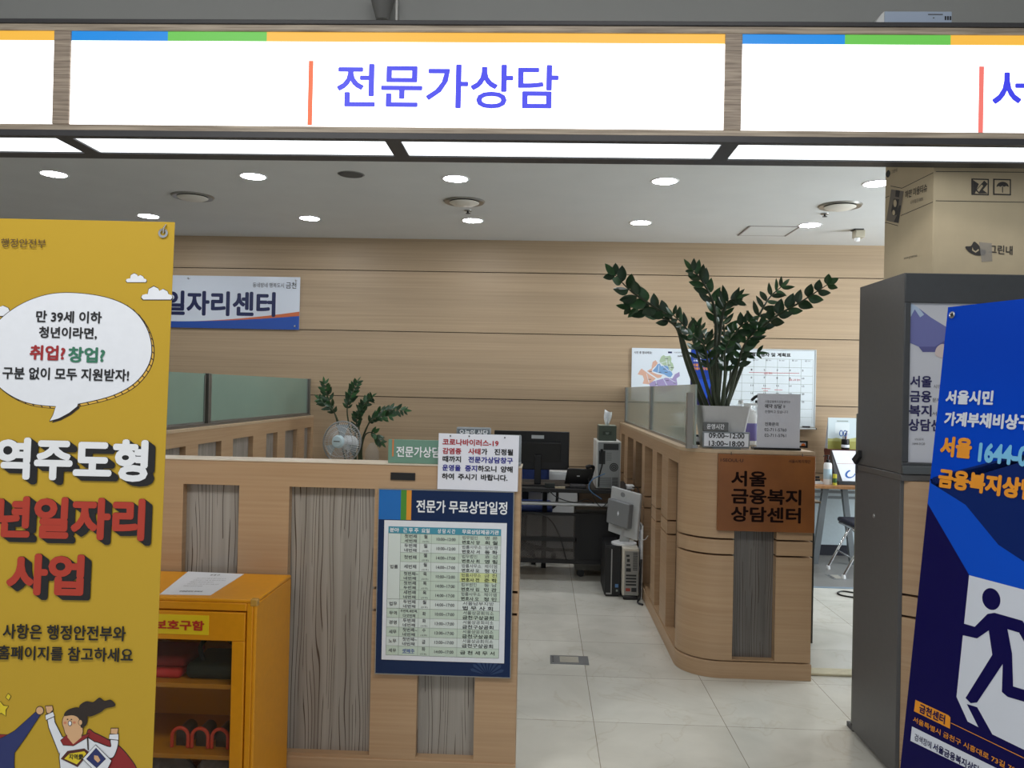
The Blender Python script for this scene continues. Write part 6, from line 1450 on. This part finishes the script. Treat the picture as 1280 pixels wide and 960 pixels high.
MB().box(p.x - 0.08, p.x + 0.012, p.y - 0.02, p.y + 0.02, tz + 0.021, tz + 0.037).build('base', M_BLACK, t, bevel=0.003); MB().hexa([(p.x - 0.08, p.y - 0.016, tz + 0.039), (p.x + 0.008, p.y - 0.016, tz + 0.045), (p.x + 0.008, p.y + 0.016, tz + 0.045), (p.x - 0.08, p.y + 0.016, tz + 0.039), (p.x - 0.08, p.y - 0.016, tz + 0.06), (p.x + 0.008, p.y - 0.016, tz + 0.066), (p.x + 0.008, p.y + 0.016, tz + 0.066), (p.x - 0.08, p.y + 0.016, tz + 0.06)]).build('arm', M_BLACK, t, bevel=0.004)
t = thing('paper_stack', 'low stack of white papers on the wooden desk under the stapler', 'papers', (p.x - 0.03, p.y + 0.02, tz)); MB().box(p.x - 0.2, p.x + 0.03, p.y - 0.06, p.y + 0.2, tz, tz + 0.012).build('lower_sheets', M_PAPER, t); MB().box(p.x - 0.19, p.x + 0.024, p.y - 0.052, p.y + 0.19, tz + 0.012, tz + 0.021).build('upper_sheets', mat('paper_warm', (222, 222, 216), 0.6), t)
# document holder with tilted sheet
yd = ye + 0.1
q = [onY(yd, *p) for p in ((1055.5, 595), (1046.5, 564.5))]
t = thing('document_holder', 'black desk holder with a slanted white card carrying a blue swirl', 'document holder', (q[0].x + 0.06, yd + 0.06, tz))
a = q[0].x; zt3 = q[1].z
MB().hexa([(a - 0.055, yd + 0.0, tz), (a + 0.3, yd, tz), (a + 0.3, yd + 0.2, tz), (a - 0.055, yd + 0.2, tz), (a - 0.045, yd + 0.01, tz + 0.03), (a + 0.3, yd + 0.01, tz + 0.03), (a + 0.3, yd + 0.2, tz + 0.03), (a - 0.05, yd + 0.2, tz + 0.03)]).build('base', M_BLACK, t, bevel=0.004)
MB().hexa([(a - 0.06, yd + 0.05, tz + 0.03), (a + 0.3, yd + 0.05, tz + 0.03), (a + 0.3, yd + 0.2, tz + 0.03), (a - 0.06, yd + 0.2, tz + 0.03), (a - 0.075, yd + 0.13, zt3), (a + 0.3, yd + 0.13, zt3), (a + 0.3, yd + 0.16, zt3), (a - 0.075, yd + 0.16, zt3)]).build('back_support', M_CHAR, t)
bd = Board((a + 0.0, yd + 0.036, tz + 0.03), XU, V((-0.22, 0.085, zt3 - tz - 0.03)))
bd = Board((a, yd + 0.044, tz + 0.032), XU, V((0, 0.08, zt3 - tz - 0.03))); hv = V((0, 0.08, zt3 - tz - 0.03)).length
MB().add([(0, 0, 0), (0.3, 0, 0), (0.3, hv, 0), (-0.07, hv, 0), (0, 0, -0.003), (0.3, 0, -0.003), (0.3, hv, -0.003), (-0.07, hv, -0.003)], [(0, 1, 2, 3), (7, 6, 5, 4), (0, 4, 5, 1), (1, 5, 6, 2), (2, 6, 7, 3), (3, 7, 4, 0)], None, M=bd.M).build('card', M_PAPER, t)
sw_ = ell(0.075, 0.065, 0.05, 0.035, 26, 0.5, 70, 330) ; sw2 = ell(0.08, 0.065, 0.036, 0.024, 26, 0.5, 70, 330)
bd.shape(sw_ + sw2[::-1], mat('swirl_blue', (40, 96, 170), 0.4), 2); bd.rect(-0.035, hv * 0.56, 0.3, hv * 0.575, mat('card_line', (196, 160, 156), 0.5), 2); bd.done(t, 'printed_swirl')
# dark red file box with a landscape calendar and pencil cup behind
yf_ = ye + 0.36
q = [onY(yf_, 1039, 599), onY(yf_, 1078, 563)]
t = thing('file_box', 'dark red box behind the pump bottle carrying the calendar and pencil cup', 'box', ((q[0].x + q[1].x) / 2, yf_ + 0.1, tz)); zf = q[1].z
MB().box(q[0].x, q[1].x, yf_, yf_ + 0.2, tz, zf - 0.008).build('box_body', mat('box_red', (96, 44, 36), 0.5, vary=0.06), t, bevel=0.003); MB().box(q[0].x - 0.003, q[1].x + 0.003, yf_ - 0.003, yf_ + 0.203, zf - 0.035, zf).build('lid', mat('box_red2', (88, 40, 34), 0.5), t, bevel=0.002)
fx0, fx1 = q[0].x, q[1].x
q = [onY(yf_ + 0.12, *p) for p in ((1040.5, 522), (1078, 522))]
t = thing('desk_calendar', 'standing calendar card with a pale sky and yellow field picture on the wooden desk', 'calendar', ((q[0].x + q[1].x) / 2, yf_ + 0.13, zf)); zc2 = q[0].z
MB().box(fx0 + 0.004, fx1 - 0.01, yf_ + 0.12, yf_ + 0.126, zf, zc2).build('card', mat('calendar_sky', (198, 210, 214), 0.5), t); MB().hexa([(fx0 + 0.004, yf_ + 0.19, zf), (fx1 - 0.01, yf_ + 0.19, zf), (fx1 - 0.01, yf_ + 0.195, zf), (fx0 + 0.004, yf_ + 0.195, zf), (fx0 + 0.004, yf_ + 0.126, zc2), (fx1 - 0.01, yf_ + 0.126, zc2), (fx1 - 0.01, yf_ + 0.129, zc2), (fx0 + 0.004, yf_ + 0.129, zc2)]).build('strut', M_PAPER, t)
bd = Board((fx0 + 0.004, yf_ + 0.1196, zf), XU, ZU); wd, hg = fx1 - fx0 - 0.014, zc2 - zf
bd.rect(0, 0, wd, hg * 0.33, mat('calendar_field', (150, 148, 70), 0.5), 1); bd.shape([(0, hg * 0.3), (wd * .3, hg * 0.36), (wd * .6, hg * 0.31), (wd, hg * 0.38), (wd, hg * .25), (0, hg * .25)], mat('calendar_grass', (176, 176, 110), 0.5), 2)
bd.rect(wd * .3, hg * 0.88, wd * .7, hg * 0.91, M_LINE, 2); bd.rect(wd * .25, hg * .5, wd * .75, hg * .84, mat('calendar_page', (214, 222, 224), 0.5), 1.5); bd.done(t, 'printed_picture')
p = onY(yf_ + 0.06, 1056.5, 563); p.z = zf
t = thing('pencil_cup', 'black cup holding blue handled scissors in front of the calendar', 'pencil cup', p); hc_ = onY(yf_ + 0.06, 1056, 549).z - zf
MB().lathe([(0.034, 0), (0.036, 0.004), (0.036, hc_), (0.032, hc_), (0.032, 0.01), (0.0, 0.01)], p, 24).build('cup', M_BLACK, t); MB().lathe([(0.0363, 0.02), (0.0367, 0.021), (0.0367, 0.045), (0.0363, 0.046)], p, 24, ring=True).build('wrap_label', M_PAPER, t)
MSC = mat('scissor_blue', (50, 86, 150), 0.4)
t2 = thing('scissors', 'blue handled scissors standing in the black pencil cup', 'scissors', (p.x - 0.01, p.y, p.z + 0.012))
for s_ in (-1, 1):
    cx2, cz2 = p.x - 0.022 + s_ * 0.018, zf + hc_ + 0.055
    MB().tube([(cx2 + 0.014 * math.cos(q_), p.y, cz2 + 0.026 * math.sin(q_)) for q_ in [2 * math.pi * k / 18 for k in range(18)]], 0.0045, 8, close=True).build('handle_ring', MSC, t2)
    MB().hexa([(p.x - 0.012 + s_ * 0.004 - 0.004, p.y - 0.001 - s_ * 0.0015, zf + 0.012), (p.x - 0.012 + s_ * 0.004 + 0.004, p.y - 0.001 - s_ * 0.0015, zf + 0.012), (p.x - 0.012 + s_ * 0.004 + 0.004, p.y + 0.001 - s_ * 0.0015, zf + 0.012), (p.x - 0.012 + s_ * 0.004 - 0.004, p.y + 0.001 - s_ * 0.0015, zf + 0.012), (cx2 - s_ * 0.012 - 0.005, p.y - 0.001 - s_ * 0.0015, cz2 - 0.015), (cx2 - s_ * 0.012 + 0.005, p.y - 0.001 - s_ * 0.0015, cz2 - 0.015), (cx2 - s_ * 0.012 + 0.005, p.y + 0.001 - s_ * 0.0015, cz2 - 0.015), (cx2 - s_ * 0.012 - 0.005, p.y + 0.001 - s_ * 0.0015, cz2 - 0.015)]).build('blade', M_STEEL, t2)
for i, (dx_, h_, c_) in enumerate(((0.012, 0.06, (120, 60, 60)), (0.02, 0.07, (190, 180, 176)), (0.004, 0.05, (40, 40, 44)))):
    tp_ = thing('pen', ('dark red pen in the black pencil cup', 'pale pen in the black pencil cup', 'black pen in the black pencil cup')[i], 'pen', (p.x + dx_ * 0.5, p.y + 0.012, zf + 0.012))
    a_, c__ = V((p.x + dx_ * 0.4, p.y + 0.012, zf + 0.013)), V((p.x + dx_, p.y + 0.014, zf + hc_ + h_)); MB().tube([a_, c__], 0.005, 8).build('barrel', mat('pen_%d' % i, c_, 0.4), tp_); MB().tube([c__, c__ + V((0, 0, 0.008))], [0.005, 0.003], 8).build('cap', M_BLACK, tp_)
# folding chair with navy seat
t = thing('folding_chair', 'folding chair with dark blue seat and chrome legs, partly hidden by the grey cabinet', 'chair', (2.62, 6.95, 0))
sx, sy = onY(7.18, 1046, 652).x, 6.80; sxr = sx + 0.40
MB().box(sx, sxr, sy, sy + 0.38, 0.42, 0.462).build('seat', mat('seat_navy', (26, 30, 48), 0.55, vary=0.1), t, bevel=0.018, seg=3); MB().tube([(sx + 0.03, sy + 0.01, 0.412), (sxr - 0.03, sy + 0.01, 0.412), (sxr - 0.01, sy + 0.03, 0.412), (sxr - 0.01, sy + 0.35, 0.412), (sx + 0.01, sy + 0.35, 0.412), (sx + 0.01, sy + 0.03, 0.412)], 0.009, 8, close=True).build('seat_frame', M_STEEL, t)
for y in (sy + 0.0, sy + 0.36):
    f0 = onY(y + 0.14, 1037, 712) if y == sy else None
    fx = sx - 0.075; MB().tube([(sx + 0.2, y, 0.47), (sx + 0.12, y, 0.40), (fx, y, 0.022)], 0.011, 10).build('leg', M_STEEL, t); MB().lathe([(0.017, 0), (0.019, 0.012), (0.014, 0.035), (0.0, 0.036)], (fx, y, 0), 14).build('rubber_foot', M_WHITE, t)
    MB().tube([(sx + 0.08, y, 0.41), (sxr + 0.05, y, 0.022)], 0.011, 10).build('leg', M_STEEL, t); MB().lathe([(0.017, 0), (0.019, 0.012), (0.014, 0.035), (0.0, 0.036)], (sxr + 0.05, y, 0), 14).build('rubber_foot', M_WHITE, t)
    MB().tube([(sxr - 0.05, y, 0.41), (sxr + 0.06, y, 0.86)], 0.011, 10).build('back_post', M_STEEL, t)
MB().tube([(sx + 0.02, sy, 0.16), (sx + 0.02, sy + 0.36, 0.16)], 0.007, 8).build('stretcher', M_STEEL, t); MB().tube([(sx + 0.005, sy, 0.19), (sx + 0.3, sy, 0.14)], 0.006, 8).build('stretcher', M_STEEL, t)
MB().box(sxr + 0.03, sxr + 0.06, sy + 0.01, sy + 0.35, 0.66, 0.86).build('backrest', mat('seat_navy', (26, 30, 48)), t, bevel=0.012, seg=3)
# blue floor mat and loop of cable
a, c = onZ(0, 1020, 733.5), onZ(0, 1020, 691)
t = thing('floor_mat', 'flat blue grey floor mat under the folding chair behind the corner counter', 'mat', (2.6, 6.95, 0)); MB().box(1.9, 3.6, a.y, 7.78, 0, 0.003).build('mat_surface', mat('mat_grey', (122, 121, 118), 0.35, vary=0.06, vscale=6), t); MB().box(1.9, 3.6, a.y - 0.035, a.y, 0, 0.004).build('edge_strip', mat('mat_edge', (120, 140, 158), 0.4), t)
pts = [onZ(0.006, *p) for p in ((1085, 748), (1066, 746.5), (1052, 744), (1047, 741), (1053, 739), (1066, 740.5), (1085, 743))]
o = MB().tube(curve3(pts), 0.006, 8).build('cable', M_BLACK, world=Matrix.Translation((pts[3].x, pts[3].y, 0))); tag(o, 'loop of black cable on the floor beside the grey cabinet', 'cable')
# small shelf unit behind the corner counter
q = onY(4.98, 1026.5, 627)
t = thing('side_cabinet', 'dark brown low cabinet peeking out behind the corner counter end', 'cabinet', (1.42, 5.2, 0))
MB().box(1.0, q.x, 4.98, 5.45, q.z - 0.012, q.z).build('cabinet_top', mat('cab_beige', (120, 104, 84), 0.4), t, bevel=0.002); MB().box(1.02, q.x - 0.03, 5.0, 5.43, 0.0, q.z - 0.012).build('cabinet_body', mat('cab_dark', (50, 46, 42), 0.5), t); MB().box(1.05, q.x - 0.06, 4.994, 5.0, 0.05, q.z - 0.06).build('door', mat('cab_dark', (50, 46, 42)), t)

# ================================================================== grey cabinet with wood front, light box and carton
KX0, KX1, KY0, KY1, KZ, KT = 1.42, 2.75, 3.215, 3.66, 1.205, 2.0
t = thing('counter_unit', 'tall grey sided counter unit with wood front behind the blue banner', 'counter', ((KX0 + KX1) / 2, 3.43, 0))
MB().box(KX0 + 0.002, KX1, KY0 + 0.02, KY1, 0.03, KZ - 0.025).build('carcass', M_CORE, t); MB().box(KX0 - 0.012, KX0 + 0.004, KY0 + 0.01, KY1 + 0.004, 0.025, KZ - 0.02).build('side_panel', M_GREYCAB, t, bevel=0.002)
MB().box(KX0 - 0.015, KX1, KY0 - 0.005, KY1 + 0.006, KZ - 0.025, KZ).build('counter_top', mat('top_grey', (84, 82, 80), 0.4), t, bevel=0.002)
ch = 0.085
b = MB()
for z0_, z1_ in ((0.09, GR[0][0]), (GR[0][1], GR[1][0]), (GR[1][1], KZ - 0.026)):
    b.prism([(KX0 + 0.004, KY0 + 0.02), (KX0 + 0.004, KY0 + 0.012), (KX0 + ch, KY0 - 0.05), (KX1, KY0 - 0.05), (KX1, KY0 + 0.02)], z0_, z1_)
b.build('front_panel', M_OAK, t)
MB().prism([(KX0 + 0.004, KY0 + 0.02), (KX0 + 0.004, KY0 + 0.004), (KX0 + ch, KY0 - 0.058), (KX1, KY0 - 0.058), (KX1, KY0 + 0.02)], 0.0, 0.088).build('plinth', M_OAK, t)
for a, c in ((KX0 + 0.05, KY1 - 0.05), (KX1 - 0.05, KY1 - 0.05), (KX0 + 0.05, KY0 + 0.08)): MB().lathe([(0.02, 0), (0.02, 0.03)], (a, c, 0), 14).build('foot', M_BLACK, t)
p = onX(KX0 - 0.013, 1092, 645); MB().lathe([(0.0, -0.004), (0.008, -0.003), (0.009, 0.0)], (KX0 - 0.012, p.y, p.z), 16, axis='X').build('screw_cap', M_ALU, t)
for pz_ in (0.24, 1.12): p = V((KX0, KY1 - 0.0, pz_)); MB().box(KX0 - 0.008, KX0 + 0.02, KY1 + 0.0065, KY1 + 0.02, pz_, pz_ + 0.05).build('hinge', M_CHAR, t)
lb = thing('display_case', 'dark grey display case with a pale poster standing on the wood fronted unit', 'display case', ((KX0 + KX1) / 2, 3.43, KZ))
LZ0, LZ1 = KZ, onX(KX0 - 0.01, 1136.5, 339.5).z
MB().box(KX0 - 0.01, KX1, KY0 + 0.035, KY1, LZ0, LZ1).build('case_body', M_GREYCAB2, lb, bevel=0.002)
MB().box(KX0 - 0.012, KX0 - 0.0095, KY0 + 0.002, KY1, LZ0 + 0.004, LZ1).build('side_panel', M_GREYCAB, lb)
q = [onY(KY0, *p) for p in ((1139, 378), (1135.5, 578))]
fx, fz1, fz0 = q[0].x, q[0].z, q[1].z
b = MB(); b.box(KX0 - 0.01, KX1, KY0, KY0 + 0.036, fz1, LZ1); b.box(KX0 - 0.01, KX1, KY0, KY0 + 0.036, LZ0, fz0); b.box(KX0 - 0.01, fx, KY0, KY0 + 0.036, fz0, fz1); b.box(KX1 - 0.05, KX1, KY0, KY0 + 0.036, fz0, fz1)
b.build('front_frame', M_GREYCAB2, lb, bevel=0.003)
MB().box(KX0 - 0.012, KX1, KY0 - 0.012, KY0, LZ0 + 0.002, LZ0 + 0.035).build('bottom_lip', mat('lip_grey', (86, 90, 92), 0.35, 0.3), lb, bevel=0.003)
MB().box(fx, KX1 - 0.05, KY0 + 0.012, KY0 + 0.02, fz0, fz1).build('poster', mat('poster_grey', (196, 198, 206), 0.35), lb)
bd = Board((fx, KY0 + 0.0115, fz0), XU, ZU)
def Z3(pts): return [bd.uv(1130 + x / 6, 360 + y / 6) for x, y in pts]
bd.shape(Z3([(40, 230), (60, 120), (110, 150), (200, 220), (330, 300), (420, 380), (330, 430), (230, 480), (140, 480), (110, 440), (40, 410)]), mat('sleeve_violet', (106, 110, 166), 0.5), 1)
bd.shape(Z3([(55, 115), (110, 150), (150, 200), (120, 220), (80, 160), (48, 220), (44, 150)]), mat('sleeve_light', (172, 190, 214), 0.5), 2); bd.shape(Z3([(110, 440), (230, 440), (330, 380), (330, 430), (230, 480), (140, 480)]), mat('sleeve_dark', (84, 84, 140), 0.5), 2)
bd.shape(Z3(spline([(232, 480), (250, 440), (290, 420), (330, 450), (330, 530), (280, 525), (240, 510)], 5)), mat('hand_tone', (204, 188, 184), 0.5), 3)
for body, X0, X1, Y in (('서울', 45, 208, 700), ('금융', 42, 206, 812), ('복지', 36, 206, 918)): bd.T(body, mat('poster_ink', (36, 34, 84), 0.5), 1130 + X0 / 6, 1130 + X1 / 6, 360 + Y / 6, 14.5, 0.03)
bd.T('상담센터', mat('poster_ink', (36, 34, 84)), 1135.5, 1190, 531, 15.5, 0.03)
for body, x_, y in (('시민과 함께하는', 1166.5, 483), ('문제 해결을 돕는', 1165.5, 500), ('서울의 상담', 1164.5, 517)): bd.T(body, M_INK2, x_, x_ + 40, y, 5, 0.0)
bd.T('상담문의', M_INK2, 1143, 1154, 549, 2.6); bd.T('1644-0120', M_INK2, 1140.5, 1156, 554.5, 2.8); bd.done(lb, 'printed_picture')
t = thing('cable_clip', 'black wedge shaped clip on the side of the grey unit near its top edge', 'clip', (KX0 - 0.013, KY1 - 0.04, KZ - 0.02))
kx = KX0 - 0.0128; pp = [onX(kx, *p) for p in ((1068.5, 574), (1077, 563), (1077.5, 571.5), (1072, 580))]
MB().add([p for p in pp] + [p - V((0.014, 0, 0)) for p in pp], [(0, 1, 2, 3), (7, 6, 5, 4), (0, 4, 5, 1), (1, 5, 6, 2), (2, 6, 7, 3), (3, 7, 4, 0)]).build('wedge', M_BLACK2, t); MB().tube([pp[3] - V((0.006, 0, 0)), pp[3] - V((0.006, 0, 0.04))], 0.004, 8).build('clip_arm', M_CHAR, t)
xb_ = onY(3.72, 1070, 520).x + 0.012; zb_ = onY(3.72, 1073, 517).z
t = thing('metal_panel', 'narrow grey green metal panel standing just behind the grey unit', 'panel', (xb_ + 0.06, 3.735, 0))
MB().box(xb_, xb_ + 0.16, 3.72, 3.75, 0.02, zb_).build('panel_sheet', mat('panel_green_grey', (104, 106, 98), 0.45, vary=0.04), t, bevel=0.003); MB().box(xb_ - 0.01, xb_ + 0.17, 3.70, 3.77, 0, 0.02).build('foot', M_CHAR, t)
# grey cable trunking behind the unit
# carton
e0 = onZ(LZ1, 1165.5, 333.5); yf2 = onY(e0.y, 1165.5, 333)
e0 = onY(KY0 + 0.11, 1165.5, 333.5); e0.z = LZ1
l1 = onZ(LZ1, 1097, 349)
ldir = (V((l1.x, l1.y, 0)) - V((e0.x, e0.y, 0)))
ang = math.atan2(ldir.x, ldir.y)                                  # turn of the side face
print('carton edge', e0, 'turn', math.degrees(ang), 'len', ldir.length)
ang = max(min(ang, 0.2), -0.25)
Mc = Matrix.Translation(e0) @ Matrix.Rotation(-ang, 4, 'Z')
cw_, cdp, chh = 0.72, max(0.3, min(0.46, ldir.length)), 0.56
M_CARD = mat('cardboard', (204, 186, 154), 0.8, vary=0.04, vscale=9); M_CARDI = mat('carton_ink', (62, 58, 56), 0.7)
t = thing('cardboard_carton', 'brown cardboard carton with printed marks on top of the dark display case', 'carton', mtx=Mc)
MB().box(0, cw_, 0, cdp, 0.0005, chh, M=Mc).build('carton_body', M_CARD, t, bevel=0.004)
MB().box(0.02, cw_ - 0.02, cdp * 0.5 - 0.03, cdp * 0.5 + 0.03, chh, chh + 0.0015, M=Mc).build('tape', mat('tape_tan', (196, 176, 140), 0.25), t)
U3, N3 = Mc.to_3x3() @ V((1, 0, 0)), Mc.to_3x3() @ V((0, 1, 0))
bd = Board(e0 - N3 * 0.0005, U3, ZU)
ulim = cw_ - 0.004
def C6(x, y): return (1090 + x / 6, 190 + y / 6)
def line(p, q_, w_=0.0014):
    (a, b_), (c, d_) = bd.uv(*C6(*p)), bd.uv(*C6(*q_))
    def lim(u, v): k = min(max(u, 0.004), ulim); return k, v + (d_ - b_) / (c - a) * (k - u)
    (a, b_), (c, d_) = lim(a, b_), lim(c, d_); n_ = V((-(d_ - b_), c - a)).normalized() * w_
    bd.shape([(a + n_.x, b_ + n_.y), (a - n_.x, b_ - n_.y), (c - n_.x, d_ - n_.y), (c + n_.x, d_ + n_.y)], M_CARDI, 1)
line((478, 146), (2000, 160)); line((478, 366), (2000, 392))
def frame_(x0, y0, x1, y1):
    a = [bd.uv(*C6(*p)) for p in ((x0, y0), (x1, y0 + 4), (x1, y1 + 4), (x0, y1))]; bd.shape(a, M_CARDI, 1)
    c = [bd.uv(*C6(*p)) for p in ((x0 + 10, y0 + 10), (x1 - 10, y0 + 13), (x1 - 10, y1 - 6), (x0 + 10, y1 - 10))]; bd.shape(c, M_CARD, 2)
def cs(pts, m=M_CARDI, l=3): bd.shape([(min(max(u, 0.003), ulim), v) for u, v in (bd.uv(*C6(*p)) for p in pts)], m, l)
frame_(745, 198, 876, 322); frame_(908, 200, 1042, 322)
cs([(755, 210), (800, 240), (770, 312), (755, 312)]); cs([(800, 260), (840, 215), (866, 240), (830, 285), (866, 312), (800, 312), (775, 290)]); cs([(785, 285), (820, 245), (832, 255), (800, 300)], M_CARD, 4)
cs([(935, 262)] + [(978 + 46 * math.cos(math.radians(a)), 262 - 38 * math.sin(math.radians(a))) for a in range(180, -1, -15)] + [(1022, 262), (1005, 255), (990, 262), (975, 255), (960, 262), (948, 256)]); cs([(974, 260), (981, 260), (981, 305), (974, 305)])
cs(spline([(698, 710), (740, 705), (765, 672), (800, 700), (815, 730), (850, 735), (845, 770), (800, 778), (760, 770), (720, 745)], 4)); cs([(752, 715), (748, 738), (775, 756), (800, 738), (796, 728), (775, 744), (758, 734)], M_CARD, 4)
bd.T('그린내', M_CARDI, 1236, 1265.5, 312, 11.5, 0.02)
cs([(800, 675), (895, 685), (900, 820), (820, 825)], mat('tape_patch', (176, 170, 164), 0.3, alpha=0.55), 5)
bd.done(t, 'printed_marks')
ulim = cdp - 0.003
bd = Board(e0 - U3 * 0.0005 + N3 * cdp, -N3, ZU)                 # the narrow side, facing the aisle
line((75, 355), (130, 330)); line((225, 272), (478, 146)); line((140, 255), (225, 272)); line((215, 478), (478, 366)); line((80, 540), (105, 528)); line((105, 528), (195, 553))
cs([(145, 280), (240, 295), (200, 535), (108, 515)], mat('carton_grey', (122, 112, 100), 0.7), 2); cs([(180, 285), (212, 290), (205, 340), (176, 335)], M_CARDI, 3); cs([(165, 350), (205, 355), (200, 400), (190, 440), (205, 400), (220, 400), (200, 530), (165, 525), (190, 470), (160, 480), (145, 440)], M_CARDI, 3); cs(ell(175, 385, 12, 28), M_CARD, 4); cs(ell(165, 455, 10, 20), M_CARD, 4)
bd.T('하얀 미용티슈', M_CARDI, *[C6(250, 0)[0], C6(415, 0)[0]], C6(0, 330)[1], 10, 0.012, yr=C6(0, 258)[1]); bd.T('나무펄프100%', mat('carton_grey', (122, 112, 100)), C6(290, 0)[0], C6(385, 0)[0], C6(0, 385)[1], 5, 0.0, yr=C6(0, 345)[1])
bd.T('www.greennae', mat('carton_grey', (122, 112, 100)), C6(240, 0)[0], C6(340, 0)[0], C6(0, 805)[1], 3.5, 0.0, yr=C6(0, 778)[1])
cs(spline([(105, 160), (125, 135), (140, 160), (125, 190), (110, 185)], 4)); bd.T('그린내', mat('carton_grey', (122, 112, 100)), C6(148, 0)[0], C6(190, 0)[0], C6(0, 150)[1], 4.5, 0.01, yr=C6(0, 135)[1])
bd.done(t, 'printed_side_marks')
